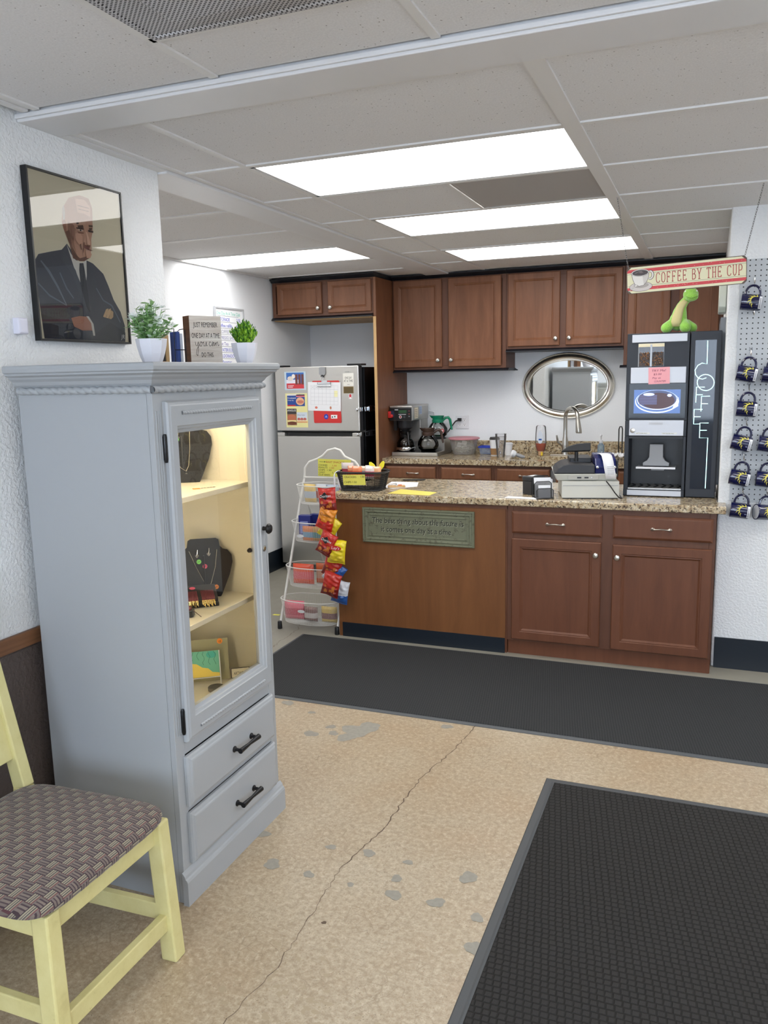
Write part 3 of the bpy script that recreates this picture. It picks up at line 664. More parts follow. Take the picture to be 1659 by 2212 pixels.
b.rect(F, .238, .115, .268, .165, K((236, 232, 180)), .0003); b.ell(F, .075, .026, .012, .010, K((215, 120, 100)), .0005); b.ell(F, .205, .026, .008, .013, K((190, 120, 90)), .0005)
tag(b.build('calendar_page', loc=(-2.93, YF-.006, 1.37)), 'white calendar sheet clipped to the red clipboard on the fridge', 'calendar', g)
b = MB(); b.prism(Fr((-2.965, YF-.001, 1.655)), [(0, .01), (.012, 0), (.044, 0), (.056, .01), (.056, .062), (.05, .068), (.006, .068), (0, .062)], .012, M_GREY); b.lathe([(.010, 0), (.014, .01), (.008, .02)], M_CHAR, (-2.937, YF-.001, 1.648), 10, (0, -1, 0))
hk = tag(b.build('magnet_hook', loc=(-2.937, YF, 1.65), bev=.002), 'grey magnetic hook at the top of the freezer door', 'hook', g)
b = MB(); b.tube([(-2.935, YF-.020, 1.642), (-2.95, YF-.022, 1.630), (-2.937, YF-.018, 1.604), (-2.925, YF-.018, 1.638), (-2.937, YF-.022, 1.645)], .0022, M_WHITE, 6); b.build('string', hk)
b, F, w_, h_ = note('p', '', '', -2.757, -2.665, 1.568, 1.668, K((228, 226, 218)))
b.text(F, 'ONE DAY', w_/2, .055, .026, M_INK, .0006, width=.062, align='C'); b.text(F, 'AT A TIME', w_/2, .030, .026, M_INK, .0006, width=.078, align='C'); b.rect(F, .035, .010, .058, .012, M_INK, .0005)
tag(b.build('sticker'), 'white sticker reading ONE DAY AT A TIME on the freezer door', 'sticker', g)
b, F, w_, h_ = note('p', '', '', -2.742, -2.682, 1.673, 1.684, K((190, 190, 186))); b.text(F, 'ATITUDE', .008, .003, .008, M_INK, .0004)
tag(b.build('sticker'), 'tiny grey strip above the white sticker on the freezer door', 'sticker', g)
b, F, w_, h_ = note('p', '', '', -2.755, -2.668, 1.508, 1.562, K((150, 128, 78)))
b.rings(F, w_, h_, [(.003, .0002), (.003, .0014), (.006, .0014), (.006, .0004)], K((96, 80, 46))); b.text(F, 'A A', w_/2, .020, .018, K((96, 80, 46)), .0016, align='C')
for s_ in (-1, 1):
    for k in (-1, 0, 1): b.line(F, [(w_/2+s_*.022, h_/2+k*.006), (w_/2+s_*.036, h_/2+k*.016)], .002, K((96, 80, 46)), .0012)
tag(b.build('brass_magnet'), 'brass coloured embossed magnet below the white sticker', 'magnet', g)
b, F, w_, h_ = note('p', '', '', -2.712, -2.682, 1.462, 1.504, K((222, 222, 224)))
b.ell(F, w_/2, .030, .010, .010, K((200, 50, 60)), .0005); b.flat(F, [(.004, .008), (w_-.004, .008), (w_-.006, .022), (.006, .022)], K((200, 50, 60)), .0005); b.ell(F, w_/2, .010, .008, .006, K((240, 240, 240)), .0008)
tag(b.build('small_magnet'), 'tiny red and white magnet, lowest on the freezer door right', 'magnet', g)

# ---------------------------------------------------------------- back counter things
def carafe(x, y, z, label, collar, fill, steel, group, sc=1., rz=0.):
    r = thing('coffee_carafe', label, 'carafe', (x, y, z), rz, group)
    G = M_CGLASS
    b = MB(); pr = [(.050, .004), (.072, .020), (.080, .045), (.076, .075), (.058, .105), (.042, .122), (.040, .128)]
    b.lathe([(a*sc, h*sc) for a, h in pr], G, (0, 0, 0), 28); b.build('glass_bowl', r, local=True)
    if fill > 0:
        b = MB(); hs = [p for p in pr if p[1] <= fill]; b.lathe([(max(a-.004, .01)*sc, h*sc) for a, h in hs]+[((hs[-1][0]-.006)*sc, (hs[-1][1]+.004)*sc), (0, (hs[-1][1]+.004)*sc)], M_COFFEE, (0, 0, 0), 24); b.build('coffee', r, local=True)
    if steel:
        b = MB(); b.lathe([(.052, .0), (.076, .004), (.083, .012), (.084, .028), (.081, .034)], M_CHROME, (0, 0, 0), 28); b.build('steel_base', r, local=True)
    else:
        b = MB(); b.lathe([(.052*sc, .0), (.056*sc, .004), (.052*sc, .006)], M_BLACK, (0, 0, 0), 24); b.build('base', r, local=True)
    b = MB(); b.lathe([(.044*sc, .118*sc), (.046*sc, .124*sc), (.046*sc, .142*sc), (.040*sc, .146*sc), (.044*sc, .152*sc), (.052*sc, .172*sc), (.047*sc, .172*sc), (.036*sc, .150*sc), (0, .148*sc)], collar, (0, 0, 0), 24)
    b.add([(-.030*sc, -.03*sc, .172*sc), (-.030*sc, .03*sc, .172*sc), (-.066*sc, 0, .176*sc), (-.046*sc, 0, .150*sc)], [(0, 2, 1), (0, 3, 2), (1, 2, 3)], collar); b.build('collar', r, local=True)
    b = MB(); b.tube([(.040*sc, 0, .135*sc), (.062*sc, 0, .155*sc), (.085*sc, 0, .158*sc), (.098*sc, 0, .140*sc), (.104*sc, 0, .105*sc), (.112*sc, 0, .060*sc)], [.009*sc, .011*sc, .012*sc, .011*sc, .010*sc, .007*sc], collar, 8); b.build('handle', r, local=True)
    return r
M_CGLASS = glass_thin('carafe_glass', (.93, .93, .92), 1.0)
M_COFFEE = mat('black_coffee', (14, 9, 7), .08)
# brewer: tower with a head, warmer deck on its right
ZW = ZB+.001
r = thing('coffee_brewer', 'stainless commercial coffee brewer with side warmer on the back counter', 'coffee maker', (-2.30, 6.6, ZB))
b = MB(); b.box((-2.488, 6.42, ZW), (-2.085, 6.82, ZW+.030), M_STEELD); b.box((-2.480, 6.418, ZW+.006), (-2.093, 6.421, ZW+.024), M_STEEL); b.box((-2.480, 6.43, ZW+.030), (-2.10, 6.60, ZW+.034), M_BLACKG); b.build('warmer_deck', r, bev=.002)
b = MB(); b.box((-2.29, 6.62, ZW+.030), (-2.085, 6.82, ZW+.125), M_STEELD); b.lathe([(.075, 0), (.078, .004), (.07, .008), (0, .008)], M_BLACK, (-2.18, 6.72, ZW+.125), 24); b.build('raised_warmer', r, bev=.002)
b = MB(); b.box((-2.484, 6.62, ZW+.030), (-2.300, 6.82, ZW+.31), M_STEELD); b.build('column', r, bev=.003)
b = MB(); b.box((-2.490, 6.40, ZW+.295), (-2.295, 6.825, ZW+.415), M_STEELD); b.box((-2.492, 6.398, ZW+.405), (-2.293, 6.827, ZW+.418), M_STEEL); hd = b.build('head', r, bev=.004)
b = MB(); b.box((-2.488, 6.388, ZW+.298), (-2.297, 6.401, ZW+.402), M_BLACK); F = Fr((-2.488, 6.3875, ZW+.298))
b.rect(F, .080, .062, .150, .086, K((40, 80, 50)), .0004); b.rect(F, .045, .085, .075, .092, K((210, 210, 215)), .0004); b.ell(F, .095, .030, .013, .013, K((220, 220, 225)), .0006); b.ell(F, .095, .030, .008, .009, K((170, 60, 60)), .0009); b.ell(F, .130, .030, .010, .010, K((70, 74, 80)), .0006)
b.rect(F, .078, .048, .145, .053, K((200, 200, 205)), .0005); b.rect(F, .165, .050, .180, .058, K((120, 60, 60)), .0005); b.rect(F, .165, .030, .180, .038, K((120, 120, 125)), .0005); b.rect(F, .165, .075, .180, .083, K((110, 50, 60)), .0005); b.rect(F, .012, .03, .040, .080, K((30, 40, 70)), .0004)
b.build('control_panel', hd)
b = MB(); b.lathe([(.013, 0), (.016, .004), (.016, .030), (.012, .036), (0, .036)], M_RED, (-2.472, 6.400, ZW+.335), 12, (0, -1, 0)); b.box((-2.498, 6.37, ZW+.32), (-2.476, 6.398, ZW+.375), M_RED); b.build('faucet_handle', r, bev=.003)
b = MB(); b.lathe([(.020, 0), (.030, .01), (.062, .035), (.070, .085), (.070, .10), (0, .10)], M_CHAR, (-2.39, 6.49, ZW+.198), 20); b.box((-2.46, 6.405, ZW+.215), (-2.435, 6.43, ZW+.295), M_BLACK); b.build('brew_funnel', r)
b = MB(); F = Fr((-2.2945, 6.46, ZW+.31), (0, 1, 0), (0, 0, 1)); b.rect(F, 0, 0, .09, .09, K((226, 218, 196)), .0006); b.rect(F, .12, .03, .19, .10, K((180, 196, 220)), .0006)
for k in range(5): b.rect(F, .01, .012+k*.014, .075, .016+k*.014, K((130, 110, 90)), .001); b.rect(F, .125, .040+k*.011, .18, .043+k*.011, K((90, 110, 150)), .001)
b.build('labels', hd, label='paper labels on the brewer side')
g = 'carafes on the coffee brewer'
carafe(-2.395, 6.512, ZW+.0345, 'black-collared carafe with steel base full of coffee under the brewer head', M_BLACK, .09, True, g, .98, -1.0)
M_BROWNC = mat('brown_collar', (70, 52, 44), .4); M_GREENC = mat('green_collar', (14, 130, 96), .4)
carafe(-2.195, 6.515, ZW+.0345, 'brown-collared carafe with a little coffee on the warmer deck', M_BROWNC, .022, False, g, 1.12, .35)
c3 = carafe(-2.175, 6.718, ZW+.134, 'empty green-collared carafe on the raised rear warmer', M_GREENC, 0, False, g, 1.08, .25)
b = MB()
for an in (-2.3, -1.05):
    for k in range(1):
        c = Vector((.084*math.cos(an), .084*math.sin(an), .062)); n_ = Vector((math.cos(an), math.sin(an), .15)).normalized(); u_ = Vector((0, 0, 1)).cross(n_).normalized()
        F = Fr(c, u_, n_.cross(u_)); b.ell(F, 0, 0, .017, .017, K((190, 50, 60)), .003); b.ell(F, 0, 0, .010, .010, K((220, 190, 190)), .004)
b.build('decal', c3, local=True)
b = MB(); b.tube([(-2.29, 6.83, ZW+.36), (-2.25, 6.845, ZW+.345), (-2.235, 6.845, ZW+.28), (-2.235, 6.845, ZW+.14)], .006, M_WHITE, 8)
tag(b.build('water_line'), 'thin white water tube behind the coffee brewer', 'tube')

r = thing('plastic_bowl', 'pink-lidded clear plastic bowl of creamers on the back counter', 'bowl', (-1.925, 6.66, ZB))
G1 = glass_thin('cloudy_plastic', (.97, .97, .96), .8, .15, .0, .22, (.85, .84, .80))
b = MB(); b.lathe([(.080, .001), (.088, .004), (.105, .05), (.118, .115), (.122, .128)], G1, (-1.925, 6.66, ZB), 32); b.build('bowl', r)
b = MB(); b.lathe([(.124, .126), (.133, .130), (.134, .137), (.126, .143), (.110, .140), (0, .140)], mat('dusty_pink_lid', (196, 132, 142), .5), (-1.925, 6.66, ZB), 32); b.build('lid', r)
b = MB()
for k in range(34):
    a, q, h = random.uniform(0, 2*PI), random.uniform(.02, .068), random.uniform(.034, .10); s_ = .022
    T = Matrix.Translation((-1.925+q*math.cos(a), 6.66+q*math.sin(a), ZB+h)) @ Matrix.Rotation(random.uniform(0, 3), 4, 'X') @ Matrix.Rotation(random.uniform(0, 3), 4, 'Z')
    b.box((-s_, -s_*.8, -.006), (s_, s_*.8, .006), K(random.choice(((210, 208, 200), (180, 178, 166), (150, 148, 134)))), T)
tag(b.build('packets', r), kind='stuff')
r = thing('food_container', 'small blue-rimmed clear tub next to the pink-lidded bowl', 'container', (-1.735, 6.70, ZB))
b = MB(); b.lathe([(.050, .001), (.055, .004), (.066, .055)], glass_thin('bluish_plastic', (.80, .86, .96), 1.0, .1, .0, .25, (.5, .6, .8)), (-1.735, 6.70, ZB), 4, sx=1.25, a0=PI/4); b.build('tub', r)
b = MB(); b.lathe([(.064, .054), (.074, .056), (.074, .066), (.066, .070), (.060, .062)], K((36, 60, 170), .4), (-1.735, 6.70, ZB), 4, sx=1.25, a0=PI/4); b.build('rim', r)
r = thing('paper_cup', 'white paper coffee cup with brown sleeve and dark lid', 'cup', (-1.645, 6.60, ZB))
b = MB(); b.lathe([(.030, .001), (.031, .004), (.041, .135)], M_PAPER, (-1.645, 6.60, ZB), 24); b.build('cup', r)
b = MB(); b.lathe([(.0315, .006), (.0362, .060), (.0355, .060), (.031, .006)], K((156, 118, 78), .8), (-1.645, 6.60, ZB), 24); b.build('sleeve', r)
b = MB(); b.lathe([(.043, .132), (.044, .140), (.040, .142), (.038, .152), (.030, .153), (0, .149)], K((52, 50, 50), .4), (-1.645, 6.60, ZB), 24); b.build('lid', r)
G2 = glass_thin('clear_plastic', (.97, .97, .98), 1.0, .08, .0, .045, (.9, .92, .95))
b = MB(); 
for dz in (0, .022): b.lathe([(.030, .002+dz), (.030, .003+dz), (.045, .165+dz), (.047, .168+dz), (.044, .166+dz)], G2, (-1.56, 6.46, ZB), 24)
tag(b.build('plastic_cup_stack', loc=(-1.56, 6.46, ZB)), 'stack of clear plastic cups in front of the dark-lidded paper cup', 'cup')
r = thing('foam_cup', 'small white lidded cup behind the clear plastic cups', 'cup', (-1.535, 6.62, ZB)); b = MB(); b.lathe([(.026, .001), (.036, .093)], M_PAPER, (-1.535, 6.62, ZB), 20); b.build('cup', r)
b = MB(); b.lathe([(.038, .092), (.039, .100), (.030, .105), (0, .104)], M_WHITE, (-1.535, 6.62, ZB), 20); b.build('lid', r)
r = thing('dish_soap_bottle', 'upside-down clear squeeze bottle of orange dish soap', 'bottle', (-1.275, 6.66, ZB))
b = MB(); b.lathe([(.030, .035), (.034, .045), (.042, .075), (.045, .12), (.044, .18), (.040, .235), (.030, .245), (0, .246)], G2, (-1.275, 6.66, ZB), 20, sy=.6); b.build('bottle', r)
b = MB(); b.lathe([(0, .037), (.028, .038), (.032, .048), (.039, .078), (.041, .100), (0, .100)], K((206, 84, 22), .2), (-1.275, 6.66, ZB), 20, sy=.55); b.build('liquid', r)
b = MB(); b.lathe([(.018, .001), (.020, .004), (.022, .036)], K((214, 170, 130), .4), (-1.275, 6.66, ZB), 14); b.box((-1.268, 6.635, ZB+.002), (-1.256, 6.642, ZB+.030), K((236, 206, 50))); b.build('cap', r)
b = MB(); F = Fr((-1.275, 6.6315, ZB+.105)); b.flat(F, [(.024*math.cos(a)*(1-.35*max(0, math.sin(a))), .045+.052*math.sin(a)) for a in [2*PI*k/20 for k in range(20)]], K((206, 214, 226)), 0); b.rect(F, -.012, .02, .012, .034, K((50, 90, 160)), .001); b.build('label', r)
r = thing('scrub_brush', 'white round dish brush lying at the sink edge', 'brush', (-1.43, 6.40, ZB))
b = MB(); b.lathe([(.022, 0), (.028, .01), (.030, .03), (.022, .04), (0, .042)], M_WHITE, (-1.43, 6.42, ZB+.026), 16, (-.7, -.2, .35)); b.build('head', r)
b = MB(); b.tube([(-1.43, 6.42, ZB+.03), (-1.38, 6.42, ZB+.012), (-1.36, 6.43, ZB+.007)], [.014, .016, .01], M_GREY, 8); b.build('handle', r)
r = thing('hand_soap_pump', 'clear blue hand soap bottle with white pump by the sink', 'soap dispenser', (-.80, 6.69, ZB))
b = MB(); b.lathe([(.026, .001), (.028, .005), (.027, .085), (.014, .100), (.012, .108)], glass_thin('pale_blue_plastic', (.78, .88, .97), 1.0, .05, .0, .25, (.5, .68, .85)), (-.80, 6.69, ZB), 18); b.build('bottle', r)
b = MB(); b.lathe([(.014, .106), (.015, .125), (.006, .130), (.006, .158), (.011, .160), (.011, .172), (0, .173)], M_WHITE, (-.80, 6.69, ZB), 12); b.tube([(-.80, 6.69, ZB+.167), (-.80, 6.655, ZB+.165), (-.80, 6.648, ZB+.158)], .005, M_WHITE, 6); b.build('pump', r)
b = MB(); b.tube([(-.665, 6.70, ZB+.005), (-.665, 6.70, ZB+.215), (-.657, 6.70, ZB+.235), (-.645, 6.70, ZB+.235), (-.638, 6.70, ZB+.215), (-.638, 6.70, ZB+.005)], .0045, M_BLACK, 8); b.tube([(-.65+.06*math.cos(a), 6.68+.06*math.sin(a), ZB+.005) for a in [2*PI*k/20 for k in range(20)]], .0045, M_BLACK, 6, closed=True)
tag(b.build('towel_holder', loc=(-.65, 6.68, ZB)), 'black wire paper towel holder on the back counter', 'holder')
b = MB(); vs = []; fs = []; nx, ny = 22, 12
for j in range(ny):
    for i in range(nx): vs.append((-.765+.17*i/(nx-1)+.004*math.sin(j), 6.37+.12*j/(ny-1)+.003*math.sin(i*1.3), ZB+.036+.010*math.sin(i*.9+j*.7)+.008*math.sin(i*2.1-j)+.006*random.random()))
for j in range(ny-1):
    for i in range(nx-1): fs.append((j*nx+i, j*nx+i+1, (j+1)*nx+i+1, (j+1)*nx+i))
b.add(vs, fs, M_PAPER, True); o = b.build('dish_cloth', loc=(-.68, 6.43, ZB)); mod = o.modifiers.new('t', 'SOLIDIFY'); mod.thickness = .006
tag(o, 'crumpled white dish cloth on the back counter behind the register', 'cloth')
# outlet, plug, cord
r = thing('wall_outlet', 'white four-socket wall outlet above the pink-lidded bowl', 'outlet', (-1.996, 6.858, 1.23))
b = MB(); b.rings(Fr((-2.054, 6.8595, 1.172)), .116, .117, [(0, 0), (0, .004), (.003, .006)], M_WHITE); b.build('plate', r)
b = MB(); F = Fr((-2.054, 6.853, 1.172))
for cx in (.037, .079):
    for cz in (.036, .081):
        b.ell(F, cx, cz, .016, .016, K((236, 237, 240)), .0008, 16)
        b.rect(F, cx-.0075, cz+.001, cx-.0045, cz+.009, M_INK, .0012); b.rect(F, cx+.0045, cz+.001, cx+.0075, cz+.009, M_INK, .0012); b.ell(F, cx, cz-.007, .003, .003, M_INK, .0012, 8)
b.build('sockets', r)
b = MB(); b.box((-2.032, 6.828, 1.240), (-2.000, 6.852, 1.266), M_BLACK); b.tube([(-2.02, 6.835, 1.25), (-2.045, 6.815, 1.24), (-2.075, 6.81, 1.20), (-2.105, 6.80, 1.155), (-2.14, 6.815, 1.12), (-2.17, 6.832, 1.10)], [.008, .006, .005, .005, .005, .005], M_BLACK, 8)
tag(b.build('electric_cable', loc=(-2.02, 6.83, 1.1)), 'black power cord plugged into the four-socket outlet', 'cord')
# mirror
r = thing('oval_mirror', 'oval mirror with wide silver frame hung above the sink', 'mirror', (-1.096, 6.858, 1.53))
cxm, czm, RX, RZ = -1.096, 1.530, .378, .270
b = MB(); n = 64; pr = [(0, 0), (.001, .014), (.008, .022), (.013, .018), (.020, .024), (.034, .030), (.050, .024), (.055, .018), (.060, .018), (.064, .012), (.068, .006)]; vs = []; fs = []
for ins, hh in pr:
    for k in range(n):
        a = 2*PI*k/n; vs.append((cxm+(RX-ins)*math.cos(a), 6.859-hh, czm+(RZ-ins)*math.sin(a)))
for i in range(len(pr)-1):
    for k in range(n): fs.append((i*n+k, i*n+(k+1) % n, (i+1)*n+(k+1) % n, (i+1)*n+k))
b.add(vs, fs, mat('silver_leaf', (226, 223, 216), .27, 1.0), True); b.build('frame', r)
b = MB(); b.ell(Fr((cxm, 6.852, czm)), 0, 0, RX-.066, RZ-.066, M_MIRROR, 0, 64); b.build('glass', r)
# whiteboard on the far left wall
r = thing('menu_whiteboard', 'whiteboard price list in marker on the far left wall behind the cabinet top', 'whiteboard', (-3.43, 5.48, 1.66))
F = Fr((-3.438, 5.280, 1.575), (0, 1, 0), (0, 0, 1)); b = MB(); b.rings(F, .405, .60, [(0, 0), (0, .018), (.012, .018), (.013, .010)], K((176, 178, 182), .4), K((238, 240, 243), .25)); b.build('board', r)
b = MB(); rows = [('One Day At A Time Club', (90, 190, 170)), ('GATORADE          2.00', (40, 60, 190)), (' Coffee refills     1.00', (40, 60, 190)), ('   COFFEE', (120, 120, 150)), (' ESPRESSO SHOT', (110, 110, 160)), (' Hot Tea', (90, 70, 160)), ('   WATER/SODA', (40, 60, 190)), ('    ELDORADO', (40, 60, 190)), ('   Monster', (50, 60, 180)), ('    CRACKERS', (120, 120, 150)), ('    CHIPS/NUTS', (110, 100, 160)), ('  CANDY', (80, 80, 170))]
for k, (s_, c_) in enumerate(rows):
    zz = .535-k*.045; b.text(F, s_, .025, zz+.008, .036, K(c_), .0108, width=min(.33, .018*len(s_)*1.0)); b.line(F, [(.03, zz), (.33, zz)], .0025, K((110, 112, 120)), .0106)
b.build('writing', r)
# kitchen side of the right wall
r = thing('paper_towel_dispenser', 'white wall dispenser edge-on beside the wall cabinets at right', 'dispenser', (.03, 5.2, 1.955))
b = MB(); b.prism(Fr((.018, 5.30, 1.955), (0, -1, 0), (0, 0, 1)), [(0, .03), (.03, 0), (.22, 0), (.25, .03), (.25, .20), (0, .20)], -.040, K((226, 230, 220), .4)); b.build('cover', r, bev=.006)
b = MB(); F = Fr((.0595, 5.42, 1.0), (0, -1, 0), (0, 0, 1)); b.rings(F, .50, .92, [(0, 0), (0, .026), (.014, .03), (.02, .022)], K((120, 124, 130), .4), K((225, 228, 232), .3))
tag(b.build('wall_board', loc=(.058, 5.2, 1.0)), 'grey-framed board hung edge-on on the kitchen side of the right wall', 'board')

# ---------------------------------------------------------------- mats
def mat_obj(name, label, x0, x1, y0, y1, mp, edge, group=None):
    r = thing(name, label, 'mat', ((x0+x1)/2, (y0+y1)/2, 0), 0, group)
    b = MB(); b.rings(Fr((x0, y0, .0008), (1, 0, 0), (0, 1, 0)), x1-x0, y1-y0, [(0, 0), (.004, .003), (edge*.8, .0055), (edge, .0075), (edge+.004, .0055)], M_RUB); b.build('rubber_border', r)
    b = MB(); b.rings(Fr((x0+edge+.004, y0+edge+.004, .004), (1, 0, 0), (0, 1, 0)), x1-x0-2*edge-.008, y1-y0-2*edge-.008, [(0, 0), (.004, .0055)], mp); b.build('pile', r)
mat_obj('floor_mat', 'long dark ribbed floor mat lying along the front counter', -2.40, 1.10, 3.527, 4.525, M_MATF, .018)
mat_obj('floor_mat', 'dark waffle floor mat nearest the viewer at the lower right', -.562, 1.25, 1.10, 3.138, M_MATN, .033)

# ---------------------------------------------------------------- grey display cabinet (armoire)
AX0, AX1, AY0, AY1 = -1.985, -1.487, 1.945, 2.562
r = arm = thing('display_cabinet', 'tall light grey display cabinet with glass door and two drawers', 'cabinet', (-1.74, 2.25, 0))
b = MB()
b.box((AX0, AY0, 0), (AX1-.02, AY0+.019, 1.63), M_ARM); b.box((AX0, AY1-.019, 0), (AX1-.02, AY1, 1.63), M_ARM)
b.box((AX0, AY0+.019, 0), (AX0+.012, AY1-.019, 1.63), M_ARM); b.box((AX0+.012, AY0+.019, 1.605), (AX1-.02, AY1-.019, 1.63), M_ARM)
b.build('body', r)
b = MB()   # face frame with fluted stiles
for a, c in ((AY0, AY0+.045), (AY1-.042, AY1)): b.box((AX1-.0195, a, .0), (AX1, c, 1.63), M_ARM)
for a, c in ((1.578, 1.63), (.487, .533), (.295, .315), (.0, .118)): b.box((AX1-.0195, AY0+.045, a), (AX1-.001, AY1-.042, c), M_ARM)
for yy in (AY0+.012, AY0+.022, AY0+.032, AY1-.012, AY1-.021, AY1-.030): b.box((AX1-.0005, yy-.0022, .56), (AX1+.0022, yy+.0022, 1.56), M_ARM)
b.build('face_frame', r, bev=.0012)
b = MB(); e = .0008      # cream lining
b.box((AX0+.012+e, AY0+.019+e, .545), (AX0+.014, AY1-.019-e, 1.604), M_CREAM); b.box((AX0+.014, AY0+.0195, .545), (AX1-.021, AY0+.021, 1.604), M_CREAM); b.box((AX0+.014, AY1-.021, .545), (AX1-.021, AY1-.0195, 1.604), M_CREAM)
b.box((AX0+.014, AY0+.021, 1.600), (AX1-.021, AY1-.021, 1.604), M_CREAM); b.build('lining', r, label='cream coloured inside lining')
for z in (1.268, .848):
    b = MB(); b.box((AX0+.016, AY0+.0225, z-.004), (AX1-.045, AY1-.0225, z+.014), M_CREAM); b.build('shelf', r, bev=.002)
b = MB(); b.box((AX0+.014, AY0+.021, .535), (AX1-.0205, AY1-.021, .558), M_CREAM); b.build('bottom_shelf', r)
M_LED = mat('cabinet_lamp', (255, 236, 190), .5, emit=(255, 240, 212), es=22)
for z in (1.588,):
    b = MB(); b.box((AX1-.045, AY0+.06, z), (AX1-.028, AY1-.06, z+.010), M_LED); b.build('lamp_strip', r, label='warm lamp strip under the cabinet top')
b = MB(); b.box((AX1-.034, AY0+.030, .60), (AX1-.026, AY0+.040, 1.56), M_LED); b.build('lamp_strip', r, label='warm upright lamp strip inside the door')
# crown
def crown(r):
    b = MB(); x1, y0, y1, x0 = AX1, AY0, AY1, AX0
    pr = [(0, 1.612), (.003, 1.614), (.003, 1.632), (.006, 1.636), (.010, 1.640), (.016, 1.650), (.026, 1.658), (.030, 1.664), (.040, 1.668), (.043, 1.670), (.043, 1.674), (.050, 1.678), (.052, 1.688), (.050, 1.696), (.046, 1.699)]
    vs = []; fs = []
    for o_, z in pr: vs += [(x0-.004, y0-o_, z), (x1+o_, y0-o_, z), (x1+o_, y1+o_, z), (x0-.004, y1+o_, z)]
    for i in range(len(pr)-1):
        for k in range(4): fs.append((i*4+k, i*4+(k+1) % 4, (i+1)*4+(k+1) % 4, (i+1)*4+k))
    k = 4*(len(pr)-1); fs.append((k, k+1, k+2, k+3)); b.add(vs, fs, M_ARM); return b.build('crown_moulding', r)
crown(r)
def rope(parent, a, c, rad, pitch, name='rope_moulding', nrm=(0, 0, 1), flatten=1.):
    b = MB(); a = Vector(a); c = Vector(c); t = (c-a).normalized(); L = (c-a).length; u = Vector(nrm); v = t.cross(u)
    n = int(L/pitch*14); m = 14; vs = []; fs = []
    for i in range(n+1):
        s_ = L*i/n
        for k in range(m):
            an = 2*PI*k/m; ph = an*2 - 2*PI*s_/pitch; R = rad*(.66+.40*abs(math.sin(ph/2))**.7)
            vs.append(a+t*s_+u*math.cos(an)*R*flatten+v*math.sin(an)*R)
    for i in range(n):
        for k in range(m): fs.append((i*m+k, i*m+(k+1) % m, (i+1)*m+(k+1) % m, (i+1)*m+k))
    b.add(vs, fs, M_ARM, True); return b.build(name, parent)
rope(r, (AX0+.01, AY0-.006, 1.622), (AX1+.006, AY0-.006, 1.622), .0110, .030)
rope(r, (AX1+.006, AY0-.006, 1.622), (AX1+.006, AY1+.006, 1.622), .0110, .030)
# glass door
DY0, DY1, DZ0, DZ1 = 1.988, 2.522, .530, 1.586; GY0, GY1, GZ0, GZ1 = 2.050, 2.462, .625, 1.503
b = MB(); F = Fr((AX1, DY0, DZ0), (0, 1, 0), (0, 0, 1)); W, H = DY1-DY0, DZ1-DZ0; sx = GY0-DY0; sz = GZ0-DZ0
def ringY(b, F, w, h, prof, m):   # rings with separate insets (inx, inz, height)
    vs = []; fs = []
    for ix, iz, z in prof: vs += [F.p(ix, iz, z), F.p(w-ix, iz, z), F.p(w-ix, h-iz, z), F.p(ix, h-iz, z)]
    for i in range(len(prof)-1):
        for k in range(4): fs.append((i*4+k, i*4+(k+1) % 4, i*4+4+(k+1) % 4, i*4+4+k))
    b.add(vs, fs, m)
ringY(b, F, W, H, [(0, 0, .001), (0, 0, .012), (.004, .004, .018), (.010, .010, .019), (.014, .014, .021), (sx-.022, sz-.022, .021), (sx-.020, sz-.020, .017), (sx-.012, sz-.012, .014), (sx-.010, sz-.010, .009), (sx, sz, .005), (sx, sz, -.010), (0, 0, -.010 if False else .001)], M_ARM)
d = b.build('door', r)
b = MB(); b.add([(AX1+.001, GY0-.003, GZ0-.003), (AX1+.001, GY1+.003, GZ0-.003), (AX1+.001, GY1+.003, GZ1+.003), (AX1+.001, GY0-.003, GZ1+.003)], [(0, 1, 2, 3)], glass_thin('door_glass', (.99, .99, .98), 1.0)); b.build('glass_pane', d)
rope(d, (AX1+.021, DY0+.065, 1.551), (AX1+.021, DY1-.065, 1.551), .0060, .014, 'rope_inlay')
rope(d, (AX1+.021, DY0+.065, .562), (AX1+.021, DY1-.065, .562), .0050, .014, 'rope_inlay')
knob('knob', d, (AX1+.021, 2.497, 1.118), (1, 0, 0), M_HW, 1.15)
b = MB(); b.lathe([(.010, 0), (.011, .002), (.008, .003), (0, .003)], M_NICK, (AX1+.021, 2.497, 1.045), 16, (1, 0, 0)); b.lathe([(.005, 0), (.005, .004), (0, .004)], M_GOLD, (AX1+.021, 2.497, 1.045), 10, (1, 0, 0)); b.build('lock', d)
b = MB(); b.lathe([(.007, 0), (.009, .004), (.007, .012), (0, .013)], M_HW, (AX1-.012, 2.458, 1.045), 12, (0, -1, 0)); b.build('catch', d)
for z in (1.45, .60):
    b = MB(); b.box((AX1+.0005, DY0-.010, z-.035), (AX1+.012, DY0-.001, z+.035), M_HW); b.lathe([(.004, -.042), (.0055, -.038), (.0055, .038), (.004, .042)], M_HW, (AX1+.008, DY0-.006, z), 8); b.build('hinge', r)
